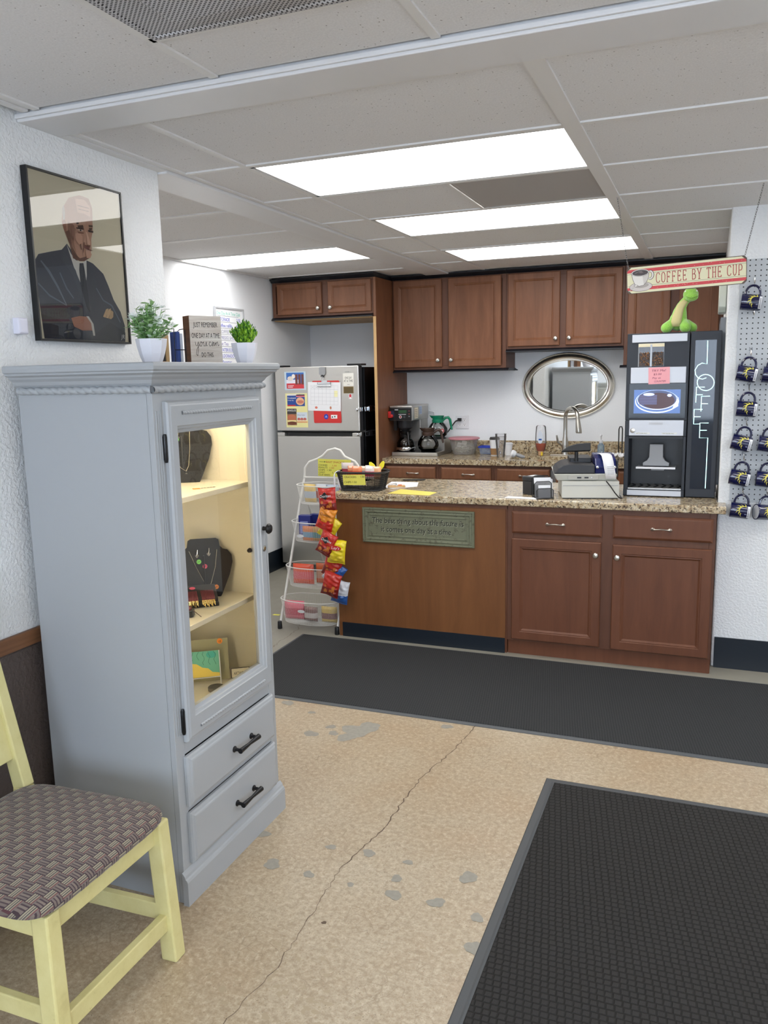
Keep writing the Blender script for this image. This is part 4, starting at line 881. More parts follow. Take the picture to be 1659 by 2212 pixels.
for z0, z1, hz in ((.316, .484, .397), (.122, .294, .198)):
    b = MB(); b.rings(Fr((AX1, 1.980, z0), (0, 1, 0), (0, 0, 1)), .544, z1-z0, [(0, .001), (0, .010), (.004, .016), (.010, .018), (.014, .021), (.018, .022)], M_ARM); d = b.build('drawer', r)
    b = MB()
    for yy in (2.235, 2.345): b.lathe([(.011, 0), (.011, .003), (.006, .007), (.0055, .020), (.008, .026)], M_HW, (AX1+.022, yy, hz), 12, (1, 0, 0))
    b.tube([(AX1+.050, 2.228, hz), (AX1+.050, 2.245, hz), (AX1+.050, 2.29, hz), (AX1+.050, 2.335, hz), (AX1+.050, 2.352, hz)], [.0095, .0085, .0055, .0085, .0095], M_HW, 12); b.build('handle', d)
b = MB(); ringp = [(0, 0), (.020, 0), (.020, .080), (.017, .088), (.012, .092), (.010, .100), (.004, .108), (0, .112)]
b.prism(Fr((AX1+.0, AY1+.010, 0), (1, 0, 0), (0, 0, 1)), ringp, AY1-AY0+.020, M_ARM); b.build('plinth', r)

# things inside the cabinet
M_VELV = mat('black_velvet', (15, 15, 17), .75, sheen=.3)
def neck_display(label, x, y, z, rz, W, H):
    r = thing('necklace_display', label, 'jewellery display', (x, y, z), rz, 'black necklace displays in the cabinet')
    half = [(0, H), (.22*W, H), (.27*W, H*.97), (.29*W, H*.86), (.34*W, H*.81), (.42*W, H*.79), (.49*W, H*.70), (.50*W, H*.58), (.44*W, H*.36), (.30*W, .05*H), (.27*W, .0)]
    pts = half[1:] + [(-a, c) for a, c in reversed(half[1:])]
    F = Fr((0, -.035, 0), (1, 0, 0), (0, .26, 1)); b = MB(); b.prism(F, pts[::-1], -.006, M_VELV); bd = b.build('board', r, local=True, bev=.0015)
    b = MB(); b.prism(Fr((-.002, -.03, 0), (0, 1, 0), (0, .0, 1)), [(0, .002), (.085, .0), (.022, H*.7), (.010, H*.7)], .004, M_VELV); b.build('prop', r, local=True)
    return r, F
def neck_items(r, F, chain, pend, labs, ears):
    b = MB(); b.tube([F.p(a, c, .004) for a, c in chain], .0011, M_SILV, 6)
    nk = b.build('necklace', None, loc=None) if False else b.build('necklace', r, local=True)
    b = MB(); p = F.p(*pend, .006); b.lathe([(0, -.005), (.006, 0), (0, .005)], M_SILV, p, 4); b.build('pendant', nk, local=True)
    for i, (a, c, col) in enumerate(labs):
        b = MB(); b.ell(F, a, c, .0085, .0085, K(col, .7), .0085, 20); b.line(F, [(a-.004, c-.002), (a+.004, c+.002)], .0012, M_INK, .009); b.build('price_dot', r, local=True)
    for a, c in ears:
        b = MB(); b.tube([F.p(a, c+.016, .005), F.p(a+.003, c+.018, .005), F.p(a+.002, c+.010, .005), F.p(a, c, .005)], .0009, M_SILV, 6); 
        for q in ((-.003, -.003), (.003, -.003), (0, -.007)): b.tube([F.p(a+q[0]+.003*math.cos(t_), c+q[1]+.003*math.sin(t_), .005) for t_ in [2*PI*k/8 for k in range(8)]], .0008, M_SILV, 5, closed=True)
        b.build('earring', r, local=True)
GRN, PNK, ORG_ = (120, 214, 90), (236, 90, 120), (250, 150, 50)
r, F = neck_display('black necklace display on the upper shelf, cut off by the door frame', -1.765, 2.46, 1.2835, math.radians(32), .215, .235)
neck_items(r, F, [(-.075, .185), (-.045, .12), (-.005, .052), (.012, .040), (.022, .06), (.028, .12), (.030, .20)], (.012, .030), [(-.016, .155, GRN), (-.026, .110, PNK), (-.018, .065, GRN)], [(-.05, .165), (-.012, .165)])
r, F = neck_display('black necklace display standing on the middle shelf', -1.700, 2.462, .8635, math.radians(33), .205, .215)
neck_items(r, F, [(-.052, .170), (-.03, .115), (0, .050), (.010, .032), (.022, .05), (.040, .11), (.048, .172)], (.010, .024), [(-.018, .130, GRN), (.003, .112, PNK), (.040, .035, ORG_)], [(-.024, .155), (.018, .160)])
r = thing('jewellery_box', 'black folding jewellery box with fringed earrings on the middle shelf', 'jewellery box', (-1.650, 2.345, .8625), math.radians(40)); BOXS = r
b = MB(); b.box((-.05, -.035, .0005), (.05, .035, .012), M_VELV); b.build('base', r, local=True, bev=.002)
b = MB(); b.hexa([(-.048, -.030, .014), (.048, -.034, .014), (.048, .035, .030), (-.048, .035, .030)], [(-.048, -.032, .024), (.048, -.036, .024), (.048, .035, .048), (-.048, .035, .048)], M_VELV); b.build('lid', r, local=True, bev=.002)
b = MB()
for cx in (-.022, .022):
    for k in range(11):
        xx = cx-.016+k*.0032; b.tube([(xx, .005, .038), (xx, -.030, .030), (xx+.001, -.037, .018)], .0012, K((126, 60, 70)), 5); b.tube([(xx, -.037, .022), (xx+.001, -.040, .006-.004*(k % 3)+.004)], .0014, M_GOLD, 5)
b.build('fringe', r, local=True, label='maroon and gold bead fringe')
b = MB(); b.ell(Fr((-.015, .012, .043), (1, 0, 0), (0, 1, .25)), 0, 0, .008, .008, K(PNK), .003); b.build('price_dot', r, local=True)
BOXS.scale = (1.3, 1.3, 1.25)
r = thing('ring_box', 'small dark box at the near end of the middle shelf', 'jewellery box', (-1.60, 2.21, .8625), .4)
b = MB(); b.box((-.018, -.018, .0005), (.018, .018, .022), M_VELV); b.build('base', r, local=True, bev=.003)
b = MB(); b.lathe([(.010, .022), (.013, .028), (.008, .036), (0, .038)], K((120, 72, 72)), (0, 0, 0), 10); b.build('cushion', r, local=True)
b = MB(); b.tube([(.018, -.005, .022), (.045, -.012, .001)], .0012, K((80, 60, 50)), 5); b.build('tag_string', r, local=True)
b = MB(); F = Fr((-1.60, 2.313, 1.2825), (.55, .83, 0), (-.83, .55, 0)); b.prism(F, [(-.022, -.01), (.0, -.012), (.004, .008), (-.02, .01)], .0012, K((246, 150, 70))); 
for k in range(5): b.rect(F, .006+k*.011, -.006+.002*(k % 2), .014+k*.011, .004, K((70, 66, 60)), .0008)
tag(b.build('price_tag', loc=(-1.60, 2.313, 1.2825)), 'orange price tag lying on the upper cabinet shelf', 'tag')
r = thing('art_card', 'painted card of green waves over yellow sand on a wire easel', 'picture', (-1.645, 2.36, .5585), math.radians(34))
F = Fr((-.085, .040, .001), (1, 0, 0), (0, .35, 1)); b = MB(); b.prism(F, [(0, 0), (.165, 0), (.165, .150), (0, .150)], -.002, K((170, 166, 132), .7)); b.build('backing', r, local=True)
F2 = Fr((-.090, .008, .028), (1, 0, 0), (0, .35, 1)); b = MB(); b.prism(F2, [(0, 0), (.135, 0), (.135, .092), (0, .092)], .0015, K((232, 205, 92), .6))
b.flat(F2, [(0, .092), (.135, .092), (.135, .012), (.110, .016), (.095, .030), (.075, .034), (.055, .048), (.030, .052), (.012, .060), (0, .058)], K((110, 186, 158), .6), .0022)
for k in range(6): b.line(F2, [(.02+k*.02+.004*math.sin(j*1.9+k), .090-j*.0095) for j in range(6 if k > 2 else 4)], .0014, K((60, 120, 104)), .0028)
for k in range(4): b.line(F2, [(.02+k*.006, .012), (.026+k*.004, .032), (.018+k*.007, .040)], .0010, K((180, 140, 50)), .0026)
b.ell(F2, .108, .078, .018, .012, K((70, 176, 160), .6), .0025)
b.build('painting', r, local=True)
b = MB(); b.tube([F2.p(.136, .092, .003), F2.p(.138, .0, .003), F2.p(.138, -.030, .010)], .0018, M_WHITE, 6); b.tube([F2.p(-.0, -.004, .003), F2.p(.138, -.002, .003)], .0018, M_WHITE, 6); b.tube([F2.p(.04, -.004, .004), F2.p(.04, -.030, .012)], .0018, M_WHITE, 6); b.build('easel', r, local=True)
b = MB(); b.ell(F, .136, .140, .010, .010, K(ORG_), .001); b.text(F, '15', .131, .135, .010, M_INK, .0016); b.build('price_dot', r, local=True)
r = thing('artwork_sign', 'small black-edged tent card reading ARTWORK on the cabinet bottom', 'sign', (-1.575, 2.47, .5585), math.radians(36))
F = Fr((-.034, -.01, .001), (1, 0, 0), (0, .3, 1)); b = MB(); b.prism(F, [(0, 0), (.068, 0), (.068, .036), (0, .036)], .0015, M_INK); b.rect(F, .002, .002, .066, .034, K((232, 226, 204)), .002); b.text(F, 'ARTWORK', .034, .011, .016, M_INK, .0026, width=.048, align='C'); b.prism(Fr((-.034, .02, .001), (1, 0, 0), (0, -.4, 1)), [(0, 0), (.068, 0), (.068, .034), (0, .034)], -.001, K((226, 218, 196))); b.build('card', r, local=True)
r = thing('round_pendant_box', 'round grey trinket with a triangle on its lid, cabinet bottom', 'trinket', (-1.585, 2.325, .5585), .5)
b = MB(); b.lathe([(.026, .0005), (.029, .003), (.029, .014), (.027, .016)], K((90, 86, 78)), (0, 0, 0), 24); b.build('ring', r, local=True)
b = MB(); b.lathe([(.0265, .012), (.0265, .0155), (0, .0158)], K((214, 206, 190)), (0, 0, 0), 24); b.line(Fr((0, 0, .0163), (1, 0, 0), (0, 1, 0)), [(-.02, -.012), (.02, -.012), (0, .022), (-.02, -.012)], .002, K((80, 60, 50))); b.build('lid', r, local=True)
b = MB(); F = Fr((-1.60, 2.16, .5592), (.8, .6, 0), (-.6, .8, 0)); b.prism(F, [(-.03, -.05), (.04, -.05), (.04, .03), (-.03, .03)], .001, K((236, 230, 212))); b.flat(F, [(-.02, 0), (.02, -.01), (.035, .02), (-.01, .028)], K((220, 150, 70)), .0016)
tag(b.build('greeting_card', loc=(-1.60, 2.16, .5592)), 'orange and white card lying flat at the near cabinet bottom', 'card')

# ---------------------------------------------------------------- on top of the cabinet
ZT = 1.7
def octpot(name, x, y, rz, label, R, H, group='white faceted planters on the cabinet'):
    r = thing(name, label, 'plant', (x, y, ZT), rz, group)
    b = MB(); P = mat('glazed_pot', (226, 226, 234), .3); n = 8; pr = [(.60*R, .0005), (.66*R, .10*H), (.82*R, .40*H), (.94*R, .72*H), (1.0*R, H), (.93*R, H), (.90*R, H-.012), (0, H-.012)]
    vs = []; fs = []
    for q, h in pr:
        for k in range(n): vs.append((q*math.cos(2*PI*k/n+PI/8), q*math.sin(2*PI*k/n+PI/8), h))
    for i in range(len(pr)-1):
        for k in range(n): fs.append((i*n+k, i*n+(k+1) % n, (i+1)*n+(k+1) % n, (i+1)*n+k))
    fs.append(tuple(range(n-1, -1, -1))); b.add(vs, fs, P); b.build('pot', r, local=True, bev=.001); return r
def leaf(b, p, d, L, Wd, m, bend=.3):
    p = Vector(p); d = Vector(d).normalized(); s_ = d.cross(Vector((0, 0, 1)));
    if s_.length < .1: s_ = Vector((1, 0, 0))
    s_.normalize(); s_ = (s_ + Vector((0, 0, random.uniform(-.5, .5)))).normalized(); n_ = s_.cross(d)
    q = [p, p+d*L*.35+s_*Wd*.5-n_*.001, p+d*L*.7+s_*Wd*.42-n_*L*bend*.3, p+d*L-n_*L*bend*.6, p+d*L*.7-s_*Wd*.42-n_*L*bend*.3, p+d*L*.35-s_*Wd*.5-n_*.001]
    mid = p+d*L*.5-n_*L*.05-n_*Wd*.12
    b.add(q+[mid], [(0, 1, 6), (1, 2, 6), (2, 3, 6), (3, 4, 6), (4, 5, 6), (5, 0, 6)], m, True)
GL1, GL2, GL3 = K((122, 168, 98), .5), K((162, 198, 134), .5), K((206, 224, 202), .5)
r = octpot('flowering_planter', -1.615, 2.128, .2, 'white faceted pot of leafy greenery with small spiky white flowers', .048, .074)
b = MB(); tips = []
for k in range(64):
    a, s_ = random.uniform(0, 2*PI), random.uniform(.0, 1.)**.6; top = Vector((.072*s_*math.cos(a), .072*s_*math.sin(a), .074+.118*(1-.62*s_**1.6)*random.uniform(.55, 1)))
    base = Vector((.022*math.cos(a)*s_, .022*math.sin(a)*s_, .06)); mid = (base+top)/2+Vector((0, 0, .01)); b.tube([base, mid, top], .0011, GL1, 4); tips.append(top)
    for j in range(7):
        f = .25+.75*j/6; p = base.lerp(top, f); aa = random.uniform(0, 2*PI); leaf(b, p, (math.cos(aa), math.sin(aa), random.uniform(.0, .8)), random.uniform(.018, .028), random.uniform(.010, .015), random.choice((GL1, GL2, GL2, GL3)))
tag(b.build('foliage', r, local=True), kind=None)
for k in range(16):
    p = tips[k*4]+Vector((0, 0, .006)); b = MB(); 
    for j in range(18):
        d = Vector((random.gauss(0, 1), random.gauss(0, 1), abs(random.gauss(.3, .8)))).normalized(); b.tube([p, p+d*.013], [.0016, .0004], K((232, 236, 232)), 4)
    b.build('flower', r, local=True)
r = octpot('conifer_planter', -1.530, 2.535, .35, 'white faceted pot of bright green conifer-like foliage', .047, .070)
b = MB(); CG = [K((118, 168, 40), .5), K((84, 140, 36), .5), K((150, 196, 52), .5), K((50, 104, 34), .5)]
for k in range(110):
    a, s_ = random.uniform(0, 2*PI), random.random()**.6; top = Vector((.046*s_*math.cos(a), .046*s_*math.sin(a), .070+.075*(1-.55*s_**1.5)*random.uniform(.75, 1.05))); base = Vector((.015*math.cos(a)*s_, .015*math.sin(a)*s_, .055))
    for j in range(13):
        f = j/12; p = base.lerp(top, f); aa = random.uniform(0, 2*PI); leaf(b, p, (math.cos(aa)*.7, math.sin(aa)*.7, 1.1), .013, .006, random.choice(CG), -.1)
b.build('foliage', r, local=True)
r = thing('quote_block', 'wooden quote block JUST REMEMBER ONE DAY AT A TIME on the grey cabinet', 'sign', (-1.672, 2.492, ZT), math.radians(60))
b = MB(); b.box((-.060, -.025, .0005), (.060, .025, .165), M_OAK); b.build('block', r, local=True, bev=.001)
b = MB(); M_PLK = mat('pale_plank', (196, 186, 176), .7); t = NT(M_PLK); nn = t.noise(t.coord((2, 2, 26)), 3, 4, .6); t.color(t.ramp(nn, [(.3, (230, 224, 214)), (.6, (206, 194, 182))]))
F = Fr((-.060, -.0255, .0005)); b.prism(F, [(0, 0), (.120, 0), (.120, .1645), (0, .1645)], .0012, M_PLK)
for s_, zz, sz, wd in (('JUST REMEMBER', .126, .024, .090), ('ONE DAY AT A TIME.', .089, .024, .108), ('DO THIS.', .024, .022, .048)): b.text(F, s_, .060 if sz != .022 else .063, zz, sz, M_INK, .0018, width=wd, align='C')
def script(b, F, x, y, s_, strokes, off, w):
    for st in strokes: b.line(F, [(x+a*s_, y+c*s_) for a, c in st], w, M_INK, off)
script(b, F, .018, .058, .020, [[(0, .9), (.1, .3), (.35, .2), (.6, .9), (.55, -.4), (.35, -1.5), (.1, -1.2), (.3, -.3), (.8, .4), (1., .9), (.85, .5), (.9, .15), (1.15, .15), (1.3, .6), (1.1, .9), (1.5, .7), (1.6, .9), (1.6, .2), (1.9, .2), (2.1, .9), (2.1, .2), (2.3, .3)],
 [(3.0, .8), (2.75, .9), (2.6, .5), (2.75, .15), (3.1, .3), (3.45, .8), (3.3, .9), (3.15, .5), (3.3, .15), (3.6, .85), (3.6, .2), (3.9, .8), (3.95, .2), (4.0, .7), (4.25, .9), (4.35, .2), (4.6, .4)]], .0018, .0013)
b.build('face', r, local=True)
r = thing('small_wood_frame', 'small pale wooden frame standing behind the white flower pot', 'frame', (-1.800, 2.395, ZT), math.radians(50))
b = MB(); F = Fr((-.04, -.008, .0005)); b.rings(F, .08, .10, [(0, 0), (0, .014), (.011, .014), (.011, .002)], M_PALE, K((60, 60, 60))); b.build('frame', r, local=True)
r = thing('wire_book_holder', 'black wire holder with a thin blue booklet beside the quote block', 'holder', (-1.735, 2.455, ZT), math.radians(60))
b = MB(); 
for xx in (-.02, .02):
    b.tube([(xx-.02, -.03, .004), (xx-.02, -.03, .115), (xx-.015, -.02, .122), (xx-.015, .02, .122), (xx-.02, .03, .115), (xx-.02, .03, .004)], .0015, M_BLACK, 5)
b.tube([(-.04, -.03, .05), (0, -.03, .05)], .0015, M_BLACK, 5); b.tube([(-.04, -.03, .004), (0, -.03, .004)], .0015, M_BLACK, 5); b.build('wire', r, local=True)
b = MB(); b.box((-.030, -.026, .004), (-.018, .026, .112), K((60, 84, 150))); b.box((-.017, -.026, .004), (-.008, .026, .106), K((214, 220, 232))); b.build('booklet', r, local=True)

# ---------------------------------------------------------------- framed portrait and sensor on the left wall
PORT = {
'suit': [(2.1128, 1.7829), (2.1066, 1.8675), (2.1026, 1.9268), (2.1018, 1.9805), (2.1009, 2.0338), (2.118, 2.0545), (2.1759, 2.0698), (2.2237, 2.0813), (2.2502, 2.1042), (2.2863, 2.0667), (2.3074, 2.0351), (2.3357, 2.0612), (2.3692, 2.0535), (2.4188, 2.0236), (2.4414, 1.9839), (2.4639, 1.9375), (2.4971, 1.8968), (2.5157, 1.8482), (2.5117, 1.7867), (2.3036, 1.7839)],
'shirt': [(2.2484, 2.1023), (2.2645, 2.0753), (2.2849, 2.0553), (2.3158, 2.0497), (2.3383, 2.0615), (2.334, 2.0091), (2.3239, 1.9735), (2.301, 1.9801), (2.274, 2.0314)],
'tie': [(2.3022, 2.047), (2.3208, 2.0492), (2.3248, 2.0255), (2.3326, 1.9452), (2.3363, 1.8811), (2.3139, 1.9089), (2.299, 1.977), (2.2977, 2.0226)],
'head': [(2.2436, 2.2162), (2.2759, 2.2548), (2.3268, 2.2724), (2.3726, 2.2695), (2.3864, 2.2406), (2.383, 2.1884), (2.382, 2.1652), (2.3699, 2.1346), (2.3676, 2.0997), (2.3537, 2.0691), (2.3268, 2.0573), (2.3056, 2.0548), (2.2786, 2.0715), (2.2621, 2.103), (2.2491, 2.129), (2.2397, 2.1497), (2.2343, 2.1708)],
'ear': [(2.2343, 2.1708), (2.245, 2.1813), (2.2536, 2.1739), (2.2535, 2.1462), (2.2551, 2.1326), (2.2448, 2.1394)],
'neckshade': [(2.2621, 2.103), (2.2793, 2.0772), (2.3066, 2.0635), (2.3371, 2.0729), (2.3537, 2.0691), (2.3267, 2.0561), (2.3054, 2.0537), (2.2732, 2.0595)],
'cheek': [(2.2632, 2.1809), (2.297, 2.1583), (2.2833, 2.1114), (2.2918, 2.0787), (2.2703, 2.1041), (2.2559, 2.1327)],
'brow': [(2.3019, 2.1792), (2.3335, 2.1875), (2.3394, 2.1805), (2.3243, 2.1804), (2.3037, 2.1739)],
'eye': [(2.3067, 2.171), (2.3339, 2.1763), (2.3362, 2.1675), (2.3105, 2.1614)],
'brow2': [(2.3614, 2.1805), (2.3823, 2.1825), (2.3816, 2.1767), (2.3625, 2.1749)],
'eye2': [(2.362, 2.1708), (2.3795, 2.1735), (2.3751, 2.1653), (2.363, 2.1647)],
'nose': [(2.3427, 2.1651), (2.3521, 2.1436), (2.3556, 2.1298), (2.3459, 2.1199), (2.3307, 2.1201), (2.3376, 2.1359)],
'mouth': [(2.3285, 2.1152), (2.3463, 2.1085), (2.3621, 2.1117), (2.3554, 2.0981), (2.3383, 2.0983), (2.3256, 2.1046)],
'line1': [(2.3128, 2.138), (2.3168, 2.1159), (2.3193, 2.0935), (2.3142, 2.0929), (2.3084, 2.1148)],
'hair': [(2.2412, 2.2157), (2.2505, 2.2283), (2.2543, 2.207), (2.2497, 2.181), (2.2398, 2.1772)],
'hand': [(2.2402, 1.8612), (2.2798, 1.8697), (2.3178, 1.8695), (2.3373, 1.8518), (2.341, 1.8236), (2.291, 1.8215), (2.2508, 1.8331)],
'cuff': [(2.3138, 1.8716), (2.3266, 1.8712), (2.3471, 1.8463), (2.3512, 1.8062), (2.3416, 1.8058), (2.3352, 1.8487)],
'fing1': [(2.399, 1.8741), (2.4175, 1.901), (2.4307, 1.9049), (2.4274, 1.8926), (2.4122, 1.8712)],
'fing2': [(2.4141, 1.8713), (2.4322, 1.9019), (2.4436, 1.9057), (2.4422, 1.8935), (2.4267, 1.8696)],
'fing3': [(2.4285, 1.8697), (2.4448, 1.8997), (2.4553, 1.8943), (2.4532, 1.8759), (2.4412, 1.8679)],
'lap1': [(2.2457, 2.0997), (2.2368, 2.0719), (2.2809, 2.0208), (2.3181, 1.9092), (2.3263, 1.8688), (2.3177, 1.8683), (2.3053, 1.9083), (2.2665, 2.0024), (2.2164, 2.0528)],
'lap2': [(2.338, 2.0586), (2.3678, 2.0417), (2.3787, 1.9842), (2.3407, 1.8814), (2.3337, 1.881), (2.3617, 1.9886), (2.3403, 2.0271)],
'fold1': [(2.1269, 2.0368), (2.1609, 2.0082), (2.1939, 1.9619), (2.2265, 1.9029), (2.2223, 1.9015), (2.1857, 1.9584), (2.1526, 2.0018), (2.1228, 2.0337)],
'fold2': [(2.1072, 1.9649), (2.1517, 1.9308), (2.2265, 1.9029), (2.2245, 1.8994), (2.1473, 1.926), (2.1045, 1.9604)],
'fold3': [(2.2071, 2.0075), (2.2332, 1.9598), (2.2619, 1.9282), (2.2583, 1.9256), (2.2279, 1.956), (2.2028, 2.0043)],
'fold4': [(2.3773, 1.9724), (2.4085, 1.9333), (2.4525, 1.9184), (2.4929, 1.8595), (2.4879, 1.8581), (2.4474, 1.9144), (2.4044, 1.9295), (2.3735, 1.9697)],
'under': [(2.1128, 1.7829), (2.1066, 1.8675), (2.1734, 1.8548), (2.2422, 1.8299), (2.3406, 1.8046), (2.4362, 1.8567), (2.5158, 1.8232), (2.5117, 1.7867), (2.3036, 1.7839)],
}
r = thing('framed_portrait', 'black framed painting of a standing person in dark suit, arms folded', 'painting', (-2.035, 2.31, 1.782))
b = MB(); F = Fr((-2.0398, 2.090, 1.782), (0, 1, 0), (0, 0, 1)); b.rings(F, .448, .538, [(0, 0), (0, .024), (.006, .024), (.007, .017)], M_BLACK); b.build('frame', r)
FP = Fr((-2.0225, 0, 0), (0, 1, 0), (0, 0, 1)); b = MB()
b.rect(FP, 2.097, 1.789, 2.531, 2.313, K((220, 213, 190), .8), 0)
def clip(pts): return [(min(max(a, 2.0975), 2.5305), min(max(c, 1.7895), 2.3125)) for a, c in pts]
seq = [('suit', (68, 73, 86)), ('under', (58, 63, 74)), ('shirt', (216, 214, 208)), ('head', (190, 150, 128)), ('hair', (200, 192, 182)), ('neckshade', (112, 76, 62)), ('cheek', (158, 118, 98)), ('ear', (160, 112, 92)), ('brow', (80, 58, 50)), ('eye', (90, 64, 54)), ('brow2', (80, 58, 50)), ('eye2', (90, 64, 54)), ('nose', (200, 160, 138)), ('mouth', (122, 70, 64)), ('line1', (116, 80, 66)), ('tie', (40, 44, 54)), ('lap1', (74, 80, 92)), ('lap2', (70, 76, 88)), ('fold1', (112, 120, 134)), ('fold2', (104, 112, 128)), ('fold3', (102, 110, 126)), ('fold4', (104, 112, 128)), ('hand', (186, 134, 112)), ('cuff', (224, 222, 216)), ('fing1', (206, 178, 138)), ('fing2', (212, 184, 144)), ('fing3', (200, 170, 130))]
for i, (k_, c_) in enumerate(seq): b.flat(FP, clip(PORT[k_]), K(c_, .8), .00006*(i+1))
hd = PORT['head']; hx = [a for a, c in hd]; hz = [c for a, c in hd]; hx0, hx1, hz0, hz1 = min(hx), max(hx), min(hz), max(hz)
def H(u, v_): return (hx0+u*(hx1-hx0), hz0+v_*(hz1-hz0))
o_ = .0019
for pts, c_ in (([(.45, .93), (.75, .95), (.92, .86), (.90, .70), (.70, .74), (.50, .72)], (214, 178, 156)), ([(.50, .60), (.72, .61), (.74, .57), (.52, .56)], (196, 160, 138)), ([(.38, .40), (.50, .44), (.60, .38), (.58, .28), (.46, .24), (.38, .30)], (206, 164, 142)), ([(.66, .17), (.80, .19), (.86, .13), (.80, .07), (.68, .06)], (202, 160, 138)), ([(.42, .50), (.66, .51), (.67, .49), (.43, .48)], (64, 44, 40)), ([(.80, .50), (.97, .50), (.96, .47), (.81, .47)], (64, 44, 40)), ([(.46, .475), (.56, .48), (.64, .47), (.56, .455)], (226, 214, 204)), ([(.53, .48), (.58, .48), (.58, .457), (.53, .457)], (50, 38, 36)), ([(.44, .44), (.66, .445), (.64, .425), (.48, .415)], (140, 100, 82)), ([(.72, .46), (.76, .46), (.84, .32), (.82, .27), (.74, .28)], (218, 180, 158)), ([(.70, .26), (.84, .265), (.82, .245), (.72, .243)], (110, 72, 60)), ([(.62, .30), (.66, .29), (.62, .18), (.58, .12), (.57, .16)], (136, 96, 80)), ([(.68, .195), (.82, .20), (.92, .19), (.82, .185)], (88, 50, 46)), ([(.52, .84), (.88, .84), (.88, .83), (.52, .83)], (150, 112, 94)), ([(.54, .79), (.86, .79), (.86, .78), (.54, .78)], (150, 112, 94)), ([(.08, .40), (.20, .44), (.24, .20), (.40, .06), (.30, .10), (.14, .28)], (122, 86, 70)), ([(.28, .55), (.36, .52), (.34, .36), (.28, .28), (.24, .40)], (150, 110, 92))):
    b.flat(FP, [H(a, c) for a, c in pts], K(c_, .8), o_); o_ += .00003
b.text(FP, 'JR', 2.488, 1.800, .022, K((210, 214, 216)), .0024, shear=.2)
b.build('painting', r)
b = MB(); b.rect(Fr((-2.0180, 0, 0), (0, 1, 0), (0, 0, 1)), 2.096, 1.788, 2.532, 2.314, glass_thin('picture_glass', (1, 1, 1), 1.25)); b.build('glass', r)
b = MB(); b.rings(Fr((-2.0398, 2.004, 1.800), (0, 1, 0), (0, 0, 1)), .040, .050, [(0, 0), (0, .020), (.003, .024), (.008, .025)], K((222, 222, 236), .4))
tag(b.build('wall_sensor', loc=(-2.04, 2.024, 1.80), bev=.003), 'small white plastic sensor on the wall left of the portrait', 'sensor')

# ---------------------------------------------------------------- yellow chair
M_CHY = mat('pale_yellow_paint', (216, 208, 138), .5); t = NT(M_CHY); v = t.coord()
n1 = t.noise(v, 14, 5, .65); n2 = t.noise(v, 60, 4, .7)
c = t.ramp(n1, [(.3, (214, 206, 150)), (.6, (206, 197, 138)), (.8, (190, 180, 124))]); t.color(t.mix(t.ramp(n2, [(.66, (0., 0., 0.)), (.76, (.7, .7, .7))]), c, (170, 156, 100)))
M_WEAVE = mat('basket_weave_fabric', (96, 86, 84), .95, spec=.1, sheen=.2); t = NT(M_WEAVE); v = t.coord((1/.027, 1/.027, 1/.027), rot=(0, 0, .0)); q = t.sep(v)
X_, Y_ = t.math('SUBTRACT', q[0], q[2]), q[1]
fx, fy = t.math('FLOOR', X_), t.math('FLOOR', Y_); chk = t.math('PINGPONG', t.math('ADD', fx, fy), 1.0)
def stripes(u, cols):
    fr = t.math('FRACT', t.math('MULTIPLY', u, 1.0)); return t.ramp(fr, cols, 'CONSTANT')
A_ = [(0, (60, 50, 58)), (.10, (150, 142, 120)), (.26, (98, 90, 86)), (.38, (156, 149, 126)), (.50, (60, 52, 64)), (.60, (138, 131, 112)), (.76, (110, 60, 66)), (.86, (112, 102, 96))]
B_ = [(0, (66, 54, 58)), (.12, (112, 100, 94)), (.30, (76, 64, 66)), (.42, (120, 108, 100)), (.62, (70, 58, 62)), (.76, (108, 98, 92)), (.92, (84, 56, 60))]
t.color(t.mix(chk, stripes(Y_, B_), stripes(X_, A_)))
dx = t.math('ABSOLUTE', t.math('SUBTRACT', t.math('FRACT', X_), .5)); dy = t.math('ABSOLUTE', t.math('SUBTRACT', t.math('FRACT', Y_), .5))
t.bump(t.math('SUBTRACT', 1.0, t.math('MAXIMUM', dx, dy)), .5, .004)
r = chair = thing('dining_chair', 'pale yellow wooden chair with basket weave cushion at lower left', 'chair', (-1.62, 1.50, 0))
CX0, CX1, CY0, CY1 = -1.86, -1.385, 1.300, 1.722
for (x, y) in ((CX1, CY0), (CX1, CY1)):
    b = MB(); dy = .010 if y > 1.5 else -.010
    b.beam((x+.006, y+dy, .0), (x-.012, y-dy*.2, .43), .052, .046, M_CHY, up=(0, 1, 0), w2=.050, d2=.044); b.build('leg', chair, bev=.005)
for y in (CY0-.012, CY1-.030):
    b = MB(); b.beam((-1.90, y, 0), (-1.848, y, .47), .040, .046, M_CHY, up=(0, 1, 0)); b.beam((-1.848, y, .468), (-1.985, y, 1.08), .046, .040, M_CHY, up=(0, 1, 0), w2=.042, d2=.034); b.build('back_post', chair, bev=.004)
for z, h in ((.665, .22), (.99, .11)):
    b = MB(); x = -1.848-(z-.468)*.224; b.beam((x, CY0-.012+.017, z), (x, CY1-.030-.017, z), h, .020, M_CHY, up=(1, 0, .22)); b.build('back_slat', chair, bev=.003)
b = MB()
b.box((CX1-.028, CY0+.012, .365), (CX1-.006, CY1-.012, .432), M_CHY); b.box((-1.84, CY1-.040, .365), (CX1-.02, CY1-.018, .432), M_CHY); b.box((-1.84, CY0-.012, .365), (CX1-.02, CY0+.010, .432), M_CHY); b.box((-1.86, CY0, .365), (-1.84, CY1-.03, .432), M_CHY); b.build('apron', chair, bev=.003)
